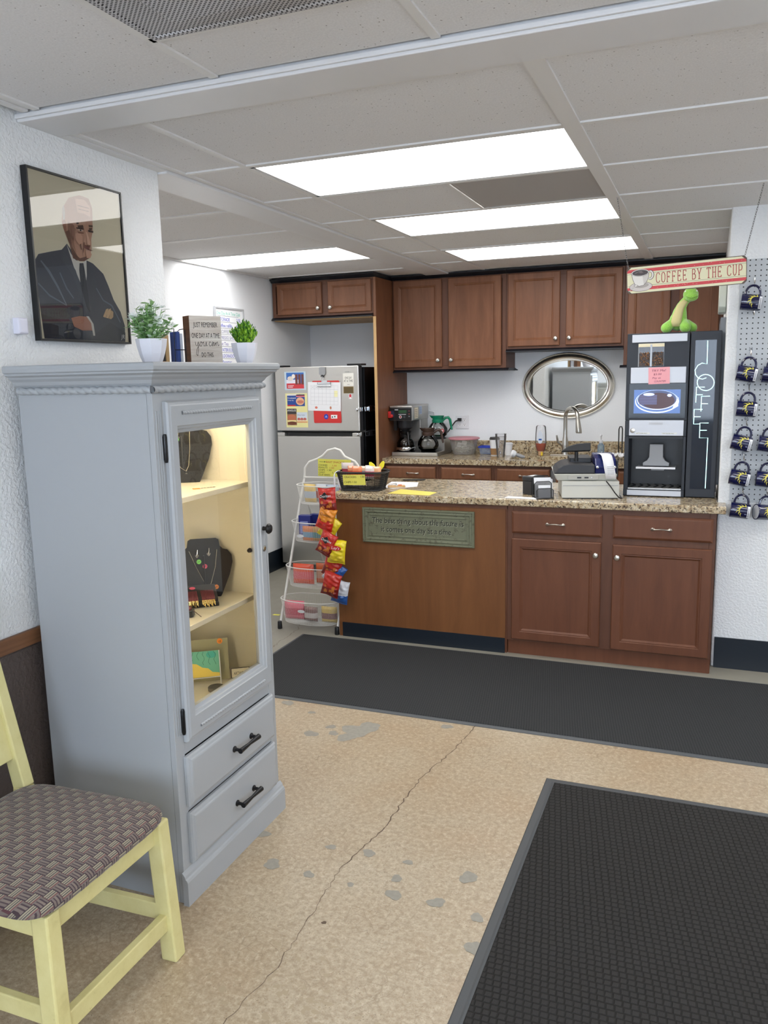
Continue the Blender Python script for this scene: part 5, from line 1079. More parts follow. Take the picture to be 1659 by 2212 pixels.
for a, c, w_ in (((CX1+.0, CY0+.01, .125), (CX1+.0, CY1-.01, .125), .024), ((-1.88, CY1-.022, .155), (CX1-.01, CY1-.006, .155), .022), ((-1.88, CY0-.004, .155), (CX1-.01, CY0, .155), .022)):
    b = MB(); b.beam(a, c, w_, .050, M_CHY); b.build('stretcher', chair, bev=.003)
x0, x1, y0, y1 = -1.850, -1.342, 1.222, 1.736
vs = []; fs = []; NT_, NP = 72, 16; sp_ = lambda q_, e: math.copysign(abs(q_)**e, q_)
for p_ in range(NP+1):
    ph = -PI/2+PI*p_/NP; cp = max(math.cos(ph), 0)**.42; sz_ = sp_(math.sin(ph), .62)
    for k in range(NT_):
        th = 2*PI*k/NT_; ux, uy = cp*sp_(math.cos(th), .30), cp*sp_(math.sin(th), .30)
        vs.append(((x0+x1)/2+ux*(x1-x0)/2, (y0+y1)/2+uy*(y1-y0)/2*(.965+.035*ux), .462+sz_*.027+(.010*(1-ux*ux)*(1-uy*uy) if sz_ > 0 else 0)))
for p_ in range(NP):
    for k in range(NT_): fs.append((p_*NT_+k, p_*NT_+(k+1) % NT_, (p_+1)*NT_+(k+1) % NT_, (p_+1)*NT_+k))
b = MB(); b.add(vs, fs, M_WEAVE, True); b.build('seat_cushion', chair, ang=80)
b = MB(); b.tube([(-2.0, 1.22, .012), (-1.94, 1.30, .010), (-1.93, 1.40, .010), (-1.97, 1.50, .010), (-2.02, 1.55, .010)], .006, M_BLACK, 8)
tag(b.build('power_cable'), 'dark cord on the floor under the yellow chair', 'cord')

# ---------------------------------------------------------------- pegboard wall with mugs
M_PEG = mat('grey_pegboard', (178, 184, 190), .6); t = NT(M_PEG); v = t.coord((1/.0262,)*3, loc=(.35, 0, .2)); q = t.sep(v)
dx = t.math('SUBTRACT', t.math('FRACT', q[0]), .5); dz = t.math('SUBTRACT', t.math('FRACT', q[2]), .5)
rr_ = t.math('SQRT', t.math('ADD', t.math('MULTIPLY', dx, dx), t.math('MULTIPLY', dz, dz)))
t.color(t.ramp(rr_, [(.115, (26, 26, 28)), (.15, (184, 189, 194))]))
r = thing('pegboard', 'light grey pegboard with handwritten hook numbers on the right wall', 'pegboard', (.6, 4.715, .948))
b = MB(); b.box((.115, 4.706, .948), (1.25, 4.719, 2.193), M_PEG); b.build('board', r)
hooks = [(.182, 2.083, ''), (.183, 1.724, '33'), (.183, 1.545, '49'), (.180, 1.366, '65'), (.176, 1.183, '81'), (.179, 1.010, '97')]
b = MB()
for x, z, s_ in hooks:
    if s_: b.text(Fr((0, 4.7055, 0)), s_, x-.012, z+.010, .024, K((90, 92, 100)), .0, sx=.9)
b.build('hook_numbers', r)
M_NAVY = mat('navy_glaze', (16, 20, 62), .12, spec=.6, coat=.4); M_NAVYI = mat('mug_inside', (220, 222, 226), .3)
def hook(x, z, label, group='pegboard hooks'):
    b = MB(); b.tube([(x, 4.709, z+.012), (x, 4.700, z+.014), (x, 4.697, z), (x, 4.690, z-.012), (x, 4.655, z-.016), (x, 4.645, z-.012), (x, 4.642, z-.002)], .0024, M_SILV, 6)
    return tag(b.build('pegboard_hook', loc=(x, 4.70, z)), label, 'hook', group)
def make_mug():
    r = thing('coffee_mug', 'x', 'mug', (0, 0, 0), 0, 'navy mugs hanging on the pegboard')
    R, L = .041, .098; c = (-L/2, 0, -.092); ax = (1, 0, 0)      # mouth to the left, base to the right
    b = MB(); b.lathe([(R-.004, .001), (R, 0), (R+.001, .003), (R, .01), (R, L-.012), (R-.004, L-.002), (R-.010, L)], M_NAVY, c, 32, ax)
    b.lathe([(R-.004, .001), (R-.005, .02), (R-.006, L-.012), (.01, L-.008), (0, L-.008)], M_NAVYI, c, 32, ax); b.build('body', r, local=True)
    b = MB(); P = []
    for k in range(15):
        a = PI*k/14; P.append((.034*math.cos(a)*-1, 0, -.055+.047*math.sin(a)**.8))
    b.tube([(-.034, 0, -.062)]+P+[(.034, 0, -.062)], .0058, M_NAVY, 8); b.build('handle', r, local=True)
    # sun emblem wrapped on the body
    b = MB(); Y = K((206, 196, 84), .5)
    def W(a, h): an = h/R; rr0 = R+.0006; return (c[0]+a, -rr0*math.cos(an), c[2]+rr0*math.sin(an))
    def ribbon(pts, ws):
        vs = []
        for (a, h), w_, i in zip(pts, ws, range(99)):
            j = min(i+1, len(pts)-1); k = max(i-1, 0); dx_, dh = pts[j][0]-pts[k][0], pts[j][1]-pts[k][1]; L_ = math.hypot(dx_, dh) or 1
            vs += [W(a-dh/L_*w_/2, h+dx_/L_*w_/2), W(a+dh/L_*w_/2, h-dx_/L_*w_/2)]
        b.add(vs, [(2*i, 2*i+1, 2*i+3, 2*i+2) for i in range(len(pts)-1)], Y, True)
    cx_, ch, r0 = .064, .010, .021
    ribbon([(cx_+r0*math.cos(a), ch+r0*math.sin(a)) for a in [math.radians(55+170*k/14) for k in range(15)]], [.001+.006*math.sin(PI*k/14) for k in range(15)])
    for i, dg in enumerate((70, 100, 130, 158, 186, 212, 238)):
        a = math.radians(dg); L_ = .013 if i % 2 else .019
        ribbon([(cx_+(r0+L_*f)*math.cos(a+.35*f*f), ch+(r0+L_*f)*math.sin(a+.35*f*f)) for f in (0, .3, .6, 1)], [.006, .005, .0035, .0006])
    b.add([W(.070+u*.010, -.014+v_*.006) for u, v_ in ((0, 0), (1, 0), (1, 1), (0, 1))], [(0, 1, 2, 3)], K((120, 124, 150)))
    b.build('sun_emblem', r, local=True)
    b = MB(); hs = [-.034+.068*k/10 for k in range(11)]; vs = []
    for h in hs: vs += [(lambda p: (p[0], p[1]-.0004, p[2]))(W(.083, h)), (lambda p: (p[0], p[1]-.0004, p[2]))(W(.096, h))]
    b.add(vs, [(2*i, 2*i+1, 2*i+3, 2*i+2) for i in range(10)], K((226, 228, 232)))
    for k in range(8):
        h = -.026+.0062*k; b.add([(lambda p: (p[0], p[1]-.0009, p[2]))(W(.086+u*.006, h+v_*.0036)) for u, v_ in ((0, 0), (1, 0), (1, 1), (0, 1))], [(0, 1, 2, 3)], K((110, 112, 120)))
    b.build('name_label', r, local=True); return r
mug0 = make_mug(); mlabels = ['navy sun mug hanging highest on the pegboard, right of the coffee sign', 'navy sun mug hanging from the hook numbered 33', 'navy sun mug hanging from the hook numbered 49', 'navy sun mug hanging from the hook numbered 65', 'navy sun mug hanging from the hook numbered 81', 'navy sun mug hanging from the hook numbered 97, lowest of its column']
hl = ['metal hook holding the highest mug', 'metal hook numbered 33', 'metal hook numbered 49', 'metal hook numbered 65', 'metal hook numbered 81', 'metal hook numbered 97']
tilts = [-7, -10, -5, -13, -11, -6]
for i, (x, z, s_) in enumerate(hooks):
    hook(x, z, hl[i])
    m = mug0 if i == 0 else dup(mug0, (0, 0, 0), 0, mlabels[i])
    m['label'] = mlabels[i]; m.location = (x, 4.657, z-.018); m.rotation_euler = (0, math.radians(-tilts[i]), 0)
for i, (x, z, lb) in enumerate(((.302, 1.714, 'navy mug partly cut off by the right edge, beside hook 33'), (.300, 1.363, 'navy mug cut off by the right edge, beside hook 65'), (.296, 1.180, 'navy mug cut off by the right edge, beside hook 81'), (.296, 1.006, 'navy mug showing its pale rim at the lower right edge'))):
    hook(x, z, 'metal hook in the second column, holding the '+['uppermost', 'second', 'third', 'lowest'][i]+' mug there')
    m = dup(mug0, (x, 4.657, z-.018), 0, lb); m.rotation_euler = (0, math.radians((8, 8, 6, 5)[i]), math.radians((0, 0, 0, 22)[i]))
hook(.187, 1.925, 'empty metal hook below the highest mug')

# ---------------------------------------------------------------- hanging coffee sign
M_CHAIN = mat('chain_grey', (120, 118, 116), .35, .9)
r = thing('hanging_sign', 'cream and red metal sign COFFEE BY THE CUP hanging on two chains', 'sign', (-.13, 4.145, 2.02))
F = Fr((-.392, 4.148, 2.002)).rot(2.3); W, H = .522, .124
b = MB(); b.prism(F, [(.012, 0), (W-.012, 0), (W, .012), (W, H-.012), (W-.012, H), (.012, H), (0, H-.012), (0, .012)], .003, K((92, 78, 66), .6)); CR = K((226, 222, 186), .5); RD = K((206, 66, 72), .5)
F = F.sh(0, 0, .003); b.flat(F, [(.022, .003), (W-.022, .003), (W-.003, .020), (W-.003, H-.020), (W-.022, H-.003), (.022, H-.003), (.003, H-.020), (.003, .020)], CR, .0002)
b.flat(F, [(.010, .014), (W-.008, .014), (W-.003, .020), (W-.003, .028), (.003, .028), (.003, .020)], RD, .0004); b.flat(F, [(.003, H-.028), (W-.003, H-.028), (W-.003, H-.020), (W-.010, H-.013), (.012, H-.013), (.003, H-.020)], RD, .0004)
for zz in (.034, H-.035): b.rect(F, .003, zz, W-.003, zz+.0012, K((86, 74, 62)), .0004)
for k in range(40): b.ell(F, random.uniform(.01, W-.01), random.choice((random.uniform(.016, .027), random.uniform(H-.028, H-.015))), random.uniform(.0006, .002), .0008, CR, .0006, 6)
bd = b.build('plate', r)
b = MB(); LT = K((184, 62, 66), .55)
G = {'C': [[(1, .8), (.85, .97), (.5, 1), (.15, .93), (0, .7), (0, .3), (.15, .07), (.5, 0), (.85, .05), (1, .2)]], 'O': [[(.5, 1), (.15, .93), (0, .7), (0, .3), (.15, .07), (.5, 0), (.85, .07), (1, .3), (1, .7), (.85, .93), (.5, 1)]], 'F': [[(.1, 0), (.1, 1), (.9, 1), (.9, .85)], [(.1, .5), (.65, .5)], [(-.05, 0), (.3, 0)], [(.65, .42), (.65, .58)]], 'E': [[(.9, .85), (.9, 1), (.1, 1), (.1, 0), (.95, 0), (.95, .15)], [(.1, .5), (.65, .5)], [(.65, .42), (.65, .58)]], 'B': [[(.1, 0), (.1, 1), (.7, .98), (.88, .78), (.7, .55), (.1, .52)], [(.6, .54), (.95, .40), (.95, .15), (.75, .02), (.1, 0)]], 'Y': [[(0, 1), (.5, .45), (1, 1)], [(.5, .45), (.5, 0)], [(.25, 0), (.75, 0)], [(-.15, 1), (.15, 1)], [(.85, 1), (1.15, 1)]], 'T': [[(0, .85), (0, 1), (1, 1), (1, .85)], [(.5, 1), (.5, 0)], [(.25, 0), (.75, 0)]], 'H': [[(.1, 0), (.1, 1)], [(.9, 0), (.9, 1)], [(.1, .5), (.9, .5)], [(-.08, 0), (.28, 0)], [(.72, 0), (1.08, 0)], [(-.08, 1), (.28, 1)], [(.72, 1), (1.08, 1)]], 'U': [[(.08, 1), (.08, .25), (.25, .04), (.5, 0), (.75, .04), (.92, .25), (.92, 1)], [(-.1, 1), (.26, 1)], [(.74, 1), (1.1, 1)]], 'P': [[(.1, 0), (.1, 1), (.75, .98), (.95, .8), (.95, .62), (.75, .46), (.1, .44)], [(-.08, 0), (.28, 0)]]}
x = .134; 
for ch in 'COFFEE BY THE CUP':
    if ch == ' ': x += .0165; continue
    for st in G[ch]: b.line(F, [(x+a*.0145, .041+c*.045) for a, c in st], .0030, LT, .0010)
    x += .0234
b.build('lettering', bd)
b = MB(); ww, gg, dk = K((226, 222, 216), .5), K((170, 162, 156), .5), K((60, 46, 44), .5)
def el(cx, cy, rx, ry, m, off): b.ell(F, cx, cy, rx, ry, m, off, 28)
el(.064, .030, .052, .022, dk, .0010); el(.064, .030, .0505, .0205, K((206, 198, 194), .5), .0012); el(.066, .036, .034, .012, gg, .0014)
el(.108, .080, .016, .022, dk, .0015); el(.107, .080, .0145, .020, ww, .0016); el(.105, .080, .0095, .0145, dk, .0017); el(.104, .080, .0085, .013, CR, .0018)
b.flat(F, [(.022, .092), (.102, .092), (.100, .070), (.090, .048), (.076, .034), (.056, .032), (.038, .040), (.028, .062)], dk, .0019); b.flat(F, [(.0235, .092), (.1005, .092), (.0985, .070), (.089, .049), (.0755, .0355), (.0565, .0335), (.039, .0415), (.0295, .063)], ww, .0020)
b.flat(F, [(.070, .092), (.1005, .092), (.0985, .070), (.089, .049), (.078, .038)], K((204, 198, 192), .5), .0021)
el(.062, .094, .041, .0165, dk, .0022); el(.062, .094, .0395, .0152, ww, .0023); el(.062, .0935, .036, .0130, K((62, 50, 50), .4), .0024); b.line(F, [(.040, .093), (.056, .100), (.070, .100)], .0012, gg, .0026); b.ell(F, .066, .095, .010, .003, K((110, 96, 94)), .0026, 12)
b.line(F, [(.008, .012), (.040, .034)], .003, dk, .0027); b.line(F, [(.008, .012), (.040, .034)], .0018, ww, .0028); el(.042, .036, .008, .005, dk, .0027); el(.042, .036, .0068, .004, ww, .0028)
b.build('cup_picture', bd)
def chain(p, q, label, link=.013):
    b = MB(); p = Vector(p); q = Vector(q); d = (q-p).normalized(); n = int((q-p).length/(link*.78)); u = d.orthogonal().normalized(); v_ = d.cross(u)
    for k in range(n):
        c = p+(q-p)*((k+.5)/n); w_ = u if k % 2 else v_
        b.tube([c+d*math.cos(a)*link*.5+w_*math.sin(a)*link*.24 for a in [2*PI*j/8 for j in range(8)]], link*.075, M_CHAIN, 4, closed=True)
    return b.build('chain', r, label=label)
Fq = Fr((-.392, 4.1465, 2.002)).rot(2.3)
chain(Fq.p(.008, H-.006), (-.448, 4.142, ZC-.001), 'left hanging chain'); chain(Fq.p(W-.010, H-.006), (.178, 4.147, ZC-.001), 'right hanging chain')

# ---------------------------------------------------------------- coffee vending machine
YM = 4.85; MX0, MX1, MT = -.449, .043, 1.847
r = cm = thing('coffee_machine', 'tall charcoal bean-to-cup coffee machine with glowing COFFEE lettering', 'coffee machine', (-.2, 5.1, ZP))
b = MB(); z0 = ZP+.012
b.box((MX0, YM+.20, z0), (MX1, YM+.47, MT), M_CHAR2); b.box((MX0, YM, 1.365), (-.118, YM+.20, MT-.0), M_CHAR2) ; b.box((MX0, YM, 1.275), (-.118, YM+.20, 1.365), M_CHAR2)
b.box((MX0, YM, .965), (-.425, YM+.20, 1.275), M_CHAR2); b.box((-.135, YM, .965), (-.118, YM+.20, 1.275), M_CHAR2); b.box((MX0, YM-.012, z0-.010), (-.118, YM+.20, .972), M_CHAR2)
b.build('housing', r, bev=.003)
b = MB(); b.box((-.114, YM-.004, z0-.008), (MX1, YM+.20, MT+.001), M_CHAR2); tw = b.build('side_tower', r, bev=.003)
GLS = mat('dark_glass', (24, 34, 48), .05, spec=.42); b = MB(); b.box((-.090, YM-.0058, .983), (.018, YM-.0041, 1.800), GLS); b.build('glass_front', tw)
M_NEON = mat('lit_lettering', (190, 240, 236), .5, emit=(196, 240, 236), es=1.0)
NEON = [
[(-0.0283, 1.7959), (-0.0268, 1.6711), (-0.0527, 1.6766), (-0.0732, 1.6648), (-0.0863, 1.6404), (-0.083, 1.6155), (-0.0681, 1.5954), (-0.0468, 1.5901), (-0.027, 1.5972)],
[(0.0132, 1.5708), (0.0122, 1.5596), (0.0084, 1.5491), (0.002, 1.5402), (-0.0066, 1.5334), (-0.0168, 1.5291), (-0.0278, 1.5278), (-0.039, 1.5294), (-0.0496, 1.5339), (-0.0589, 1.541), (-0.0661, 1.5502), (-0.0708, 1.5608), (-0.0728, 1.5721), (-0.0718, 1.5835), (-0.0679, 1.5939), (-0.0614, 1.6028), (-0.0527, 1.6096), (-0.0425, 1.6138), (-0.0315, 1.615), (-0.0203, 1.6133), (-0.0098, 1.6088), (-0.0006, 1.6017), (0.0065, 1.5926), (0.0113, 1.5821), (0.0132, 1.5708)],
[(-0.0333, 1.5467), (-0.0755, 1.5473), (-0.076, 1.4634)],
[(-0.0762, 1.5059), (-0.0419, 1.5055)],
[(-0.0041, 1.4977), (-0.0476, 1.4971), (-0.0476, 1.4156)],
[(-0.0474, 1.4566), (-0.0131, 1.4564)],
[(-0.04, 1.4256), (-0.0825, 1.4257), (-0.0826, 1.345), (-0.0509, 1.3461)],
[(-0.0833, 1.3854), (-0.0478, 1.3854)],
[(-0.0054, 1.3512), (-0.0497, 1.3511), (-0.0492, 1.2692), (-0.0062, 1.2696), (-0.0077, 0.9885)],
[(-0.0495, 1.3107), (-0.0127, 1.3109)],
]
b = MB()
for st in NEON: b.tube([(x, YM-.0085, z) for x, z in st], .0021, M_NEON, 6)
b.build('lit_coffee_lettering', tw, label='pale glowing COFFEE lettering running down the tower')
for nm, (x0, x1, z0_, z1_) in {'top_panel': (-.422, -.132, 1.797, 1.840), 'upper_panel': (-.425, -.132, 1.572, 1.660), 'lock_panel': (-.425, -.134, 1.279, 1.366), 'bottom_panel': (-.427, -.134, .918+.02, .968)}.items():
    y = YM-.012 if nm == 'bottom_panel' else YM
    b = MB(); b.box((x0, y-.006, z0_), (x1, y-.0005, z1_), M_GREYL); b.build(nm, r, bev=.0015)
b = MB(); b.box((-.385, YM-.0015, 1.665), (-.250, YM-.0005, 1.792), mat('bean_window', (34, 24, 18), .15)); b.box((-.387, YM-.004, 1.772), (-.250, YM-.001, 1.790), K((226, 214, 180), .4)); b.box((-.388, YM-.003, 1.664), (-.384, YM-.0008, 1.79), M_GREY); b.box((-.324, YM-.0045, 1.664), (-.314, YM-.001, 1.785), K((160, 164, 170), .2)); b.box((-.383, YM-.0022, 1.666), (-.325, YM-.0016, 1.738), K((52, 34, 22), .4)); b.box((-.313, YM-.0022, 1.666), (-.252, YM-.0016, 1.742), K((44, 30, 20), .4)); hp = b.build('bean_hopper', r)
b = MB(); BN = [K((70, 44, 24), .35), K((104, 66, 34), .35), K((140, 96, 52), .35), K((44, 28, 18), .35)]
for k in range(230):
    x, z = random.uniform(-.378, -.256), 1.670+.072*random.random()
    if -.328 < x < -.310: continue
    T = Matrix.Translation((x, YM-.0025, z)) @ Matrix.Rotation(random.uniform(0, PI), 4, 'Y') @ Matrix.Diagonal((1, .35, .62, 1))
    b.add([T @ Vector(v_) for v_ in ((.005, 0, 0), (0, .004, 0), (-.005, 0, 0), (0, -.004, 0), (0, 0, .005), (0, 0, -.005))], [(0, 1, 4), (1, 2, 4), (2, 3, 4), (3, 0, 4), (1, 0, 5), (2, 1, 5), (3, 2, 5), (0, 3, 5)], random.choice(BN), True)
tag(b.build('coffee_beans', hp), kind='stuff')
b = MB(); b.box((-.430, YM-.003, 1.378), (-.130, YM-.0005, 1.570), mat('screen_black', (10, 14, 20), .06, spec=.25)); sc = b.build('screen_glass', r)
M_SCR = mat('screen_blue', (60, 84, 130), .3, emit=(86, 116, 176), es=.55); M_SCR2 = mat('screen_coffee', (56, 26, 28), .3, emit=(80, 44, 52), es=.25); M_SCR3 = mat('screen_white', (200, 210, 235), .3, emit=(190, 206, 240), es=.6)
F = Fr((-.404, YM-.0035, 1.404)); b = MB(); b.rect(F, 0, 0, .248, .132, M_SCR, 0); b.ell(F, .124, .066, .117, .064, M_SCR3, .0003, 40); b.ell(F, .124, .069, .112, .060, M_SCR, .0005, 40); b.ell(F, .124, .074, .106, .054, M_SCR3, .0006, 40); b.ell(F, .124, .077, .103, .052, mat('screen_dim', (50, 60, 92), .3, emit=(74, 84, 124), es=.4), .0008, 40); b.ell(F, .130, .070, .088, .045, M_SCR2, .0010, 40); b.rect(F, .030, .050, .124, .104, mat('screen_painted_reflect', (80, 90, 130), .3, emit=(104, 104, 150), es=.3), .0011)  # last rectangle, striped below, is a reflection of the blinds painted into the display
for k in range(9): b.rect(F, .030, .053+k*.006, .124, .0555+k*.006, M_SCR2, .0012); b.ell(F, .190, .100, .012, .008, M_SCR3, .0013); b.ell(F, .080, .106, .030, .008, M_SCR3, .0013)
b.flat(F, [(.215, .05), (.238, .09), (.238, .04), (.205, .02)], M_SCR3, .0013); b.build('display', sc)
b = MB(); b.lathe([(.0135, 0), (.0135, .003), (.010, .004), (0, .004)], M_NICK, (-.406, YM-.006, 1.308), 20, (0, -1, 0)); b.build('lock', r)
b = MB(); F = Fr((-.425, YM-.0062, 1.279)); b.rect(F, .034, .008, .112, .018, K((222, 224, 220)), .0003); b.rect(F, .176, .008, .258, .018, K((222, 224, 220)), .0003); b.text(F, 'HOT COFFEE ONLY', .038, .0105, .007, M_INK, .0006); b.text(F, 'HOT WATER ONLY', .182, .0105, .007, M_INK, .0006); b.rect(F, .106, .062, .180, .074, K((184, 187, 193)), .0003); b.build('labels', r)
# dispensing niche
b = MB(); b.box((-.424, YM+.185, .973), (-.136, YM+.199, 1.274), M_BLACK); b.box((-.424, YM+.002, 1.262), (-.136, YM+.18, 1.274), M_CHAR); b.build('niche', r)
b = MB(); b.prism(Fr((-.278, YM+.10, 1.10)), [(-.072, .0), (.072, 0), (.072, .018), (.050, .030), (.038, .050), (.036, .125), (-.036, .125), (-.038, .050), (-.050, .030), (-.072, .018)], .035, M_GREY, True); b.build('spout_cover', r, bev=.002)
b = MB(); b.box((-.384, YM+.02, 1.088), (-.170, YM+.184, 1.094), M_GREYL); b.box((-.384, YM+.015, 1.088), (-.170, YM+.020, 1.099), M_WHITE); b.box((-.305, YM+.10, 1.070), (-.235, YM+.16, 1.088), M_GREY); b.build('cup_shelf', r)
b = MB(); b.box((-.424, YM+.0, .972), (-.136, YM+.185, .980), M_STEELD)
for k in range(7): b.tube([(-.41+k*.042, YM+.03, .9805), (-.39+k*.042, YM+.10, .9805), (-.41+k*.042, YM+.16, .9805)], .004, M_BLACK, 5)
b.build('drip_tray', r)
b = MB(); b.box((MX1+.0002, YM+.02, z0+.02), (MX1+.0035, YM+.44, 1.70), M_BLACK); b.build('side_panel', r)
b = MB(); F = Fr((-.328, YM-.0075, 1.566)).rot(1.5); b.prism(F, [(0, 0), (.113, 0), (.113, .092), (0, .092)], .0008, K((240, 170, 178), .8))
def hand(b, F, s_, x, y, size, m=M_INKR, w=None): b.text(F, s_, x, y, size, m, .0012, shear=.15, width=w)
hand(b, F, "TRY Me!", .016, .068, .017, K((120, 30, 60)), .075); hand(b, F, '$3.00', .026, .049, .014, K((120, 30, 60)), .042); hand(b, F, 'Pay at', .020, .029, .014, K((120, 30, 60)), .045); hand(b, F, 'COUNTER!', .030, .010, .014, K((120, 30, 60)), .062)
tag(b.build('sticky_note', loc=(-.27, YM-.008, 1.566)), 'pink handwritten note TRY ME stuck on the coffee machine', 'note')

# green plush toy on the machine
M_PLG = mat('lime_plush', (150, 206, 84), .95, spec=.1, sheen=.6); t = NT(M_PLG); n1 = t.noise(t.coord(), 260, 2); t.color(t.ramp(n1, [(.3, (132, 190, 70)), (.7, (166, 218, 104))])); t.bump(n1, .3, .001)
M_PLT = mat('tan_plush', (206, 196, 140), .95, spec=.1); t = NT(M_PLT); q = t.sep(t.coord((1, 1, 1/.0042))); t.color(t.ramp(t.math('FRACT', q[2]), [(.3, (196, 184, 128)), (.55, (218, 208, 158))]))
r = thing('plush_dinosaur', 'lime green long-necked plush toy with tan belly sitting on the coffee machine', 'plush toy', (-.192, 4.985, MT+.001))
def sph(b, c, rad, m, sx=1, sy=1, sz=1, n=16):
    pr = [(rad*math.sin(PI*k/n), -rad*math.cos(PI*k/n)) for k in range(n+1)]; k0 = len(b.v); b.lathe(pr, m, (0, 0, 0), 20)
    for i in range(k0, len(b.v)): v_ = b.v[i]; b.v[i] = (c[0]+v_[0]*sx, c[1]+v_[1]*sy, c[2]+v_[2]*sz)
b = MB(); k_ = 1.02
sph(b, (.003, .005, .074), .056, M_PLG, 1, 1.05, 1.1); sph(b, (.011, .0, .125), .043, M_PLG)
b.tube([(.008, 0, .10), (.014, 0, .14), (.022, 0, .17), (.040, 0, .197), (.060, -.004, .216), (.078, -.008, .228)], [.050, .040, .031, .026, .025, .028], M_PLG, 16)
sph(b, (.074, -.010, .238), .047, M_PLG, 1, 1, .95); sph(b, (.082, -.034, .222), .034, M_PLG, 1.15, 1, .85)
for p, q_, r0, r1 in (((-.030, -.01, .065), (-.066, -.045, .032), .030, .034), ((.035, -.01, .062), (.050, -.050, .033), .032, .036), ((.050, .03, .06), (.092, .01, .030), .030, .030), ((-.035, .03, .06), (-.065, .05, .030), .028, .030)):
    b.tube([p, q_], [r0, r1], M_PLG, 14); sph(b, q_, r1*.98, M_PLG)
b.tube([(.01, .04, .06), (.02, .085, .05), (.045, .12, .030), (.08, .13, .018)], [.036, .026, .016, .007], M_PLG, 12)
o = b.build('body', r, local=True); md = o.modifiers.new('r', 'REMESH'); md.mode = 'VOXEL'; md.voxel_size = .0036; md.use_smooth_shade = True; md2 = o.modifiers.new('s', 'SMOOTH'); md2.iterations = 5; md2.factor = .6
b = MB(); P = [(-.006, -.052, .040), (-.006, -.058, .070), (.000, -.047, .105), (.008, -.040, .135), (.016, -.031, .162), (.032, -.025, .184), (.047, -.024, .198)]
W_ = [.018, .026, .025, .021, .017, .014, .010]; vs = []
for p, w_ in zip(P, W_):
    for j in range(5):
        u = (j-2)/2; vs.append((p[0]+u*w_, p[1]+abs(u)**2*w_*.45-.0025, p[2]+(-.5*u*w_ if p[2] > .15 else 0)))
b.add(vs, [(i*5+j, i*5+j+1, (i+1)*5+j+1, (i+1)*5+j) for i in range(6) for j in range(4)], M_PLT, True); o = b.build('belly_patch', r, local=True); md = o.modifiers.new('t', 'SOLIDIFY'); md.thickness = -.010
b = MB(); b.tube([(.048+.07*k/8, -.0685+.016*abs(k/4-1)**2, .222-.012*math.sin(PI*k/8)) for k in range(9)], .0010, K((44, 70, 30)), 5); b.build('smile', r, local=True); r.scale = (.87, .87, .87)
for s_ in (-1, 1):
    b = MB(); sph(b, (.076+s_*.034, -.036, .256), .0050, K((246, 246, 246), .2)); b.build('eye', r, local=True)

# ---------------------------------------------------------------- cash register, letter holder, box, papers
rg = thing('cash_register', 'grey and black cash register with receipt paper beside the coffee machine', 'cash register', (-.765, 4.635, ZP), math.radians(13))
M_RG = mat('register_grey', (196, 196, 188), .45)
b = MB(); b.box((0, 0, .006), (.315, .36, .100), M_RG); b.box((.01, .01, 0), (.305, .35, .006), M_BLACK); b.box((.006, -.002, .075), (.309, .0, .078), M_GREY)
b.build('cash_drawer', rg, local=True, bev=.004)
b = MB(); b.hexa([(-.025, .03, .101), (.300, .03, .101), (.300, .32, .101), (-.025, .32, .101)], [(-.045, .01, .140), (.305, .01, .140), (.305, .32, .150), (-.045, .32, .150)], M_RG); bs = b.build('base', rg, local=True, bev=.005)
b = MB(); b.box((.035, .0135, .108), (.20, .0185, .134), K((168, 166, 158), .4)); 
for k in range(2): b.box((.085+k*.040, .0110, .116), (.108+k*.040, .0136, .124), M_BLACK)
b.lathe([(.004, 0), (.004, .003)], M_CHROME, (.165, .0135, .120), 8, (0, -1, 0)); b.build('port_panel', bs, local=True)
b = MB(); F = Fr((-.045, .315, .141)); b.prism(F, [(0, 0), (.228, 0), (.228, .050), (.085, .056), (.055, .050), (.026, .032)], .30, M_CHAR); b.box((.05, .13, .19), (.175, .31, .222), M_CHAR); b.build('keyboard_hood', rg, local=True, bev=.006)
b = MB(); b.prism(Fr((.185, .030, .140), (0, 1, 0), (0, 0, 1)), [(0, .0), (.27, 0), (.27, .075), (.22, .100), (.10, .100), (.03, .085), (-.01, .040)], .115, K((22, 34, 92), .25)); b.box((.30, .03, .12), (.312, .33, .215), M_CHAR); pr_ = b.build('printer_cover', rg, local=True, bev=.008, bseg=3)
b = MB()
for q_ in (.196, .290): b.lathe([(.007, 0), (.008, .003), (0, .005)], M_CHROME, (q_, .018, .178), 10, (0, -1, 0))
b.build('printer_latch', pr_, local=True)
b = MB(); P = [(.14, .245), (.06, .250), (.02, .243), (.000, .215), (-.008, .180), (-.008, .150), (-.004, .115)]; vs = []
for i, (yy, zz) in enumerate(P): vs += [(.205+.006*i, yy, zz), (.262+.006*i, yy, zz)]
b.add(vs, [(2*i, 2*i+1, 2*i+3, 2*i+2) for i in range(len(P)-1)], M_PAPER, True)
for k in range(5): b.add([(.246+.001*k, -.0095, .185-k*.010), (.285, -.0095, .185-k*.010), (.285, -.0095, .183-k*.010), (.246+.001*k, -.0095, .183-k*.010)], [(0, 1, 2, 3)], K((150, 152, 160)))
o = b.build('receipt_paper', rg, local=True); md = o.modifiers.new('t', 'SOLIDIFY'); md.thickness = .001
b = MB(); b.lathe([(.011, 0), (.011, .060)], M_BLACK, (.085, .10, .205), 12); b.build('display_pole', rg, local=True)
b = MB(); b.prism(Fr((-.005, .075, .258), (1, 0, 0), (0, .25, 1)), [(0, 0), (.165, .004), (.165, .050), (.09, .045), (.04, .030), (.015, .012)], .035, M_BLACK); b.build('customer_display', rg, local=True, bev=.004)
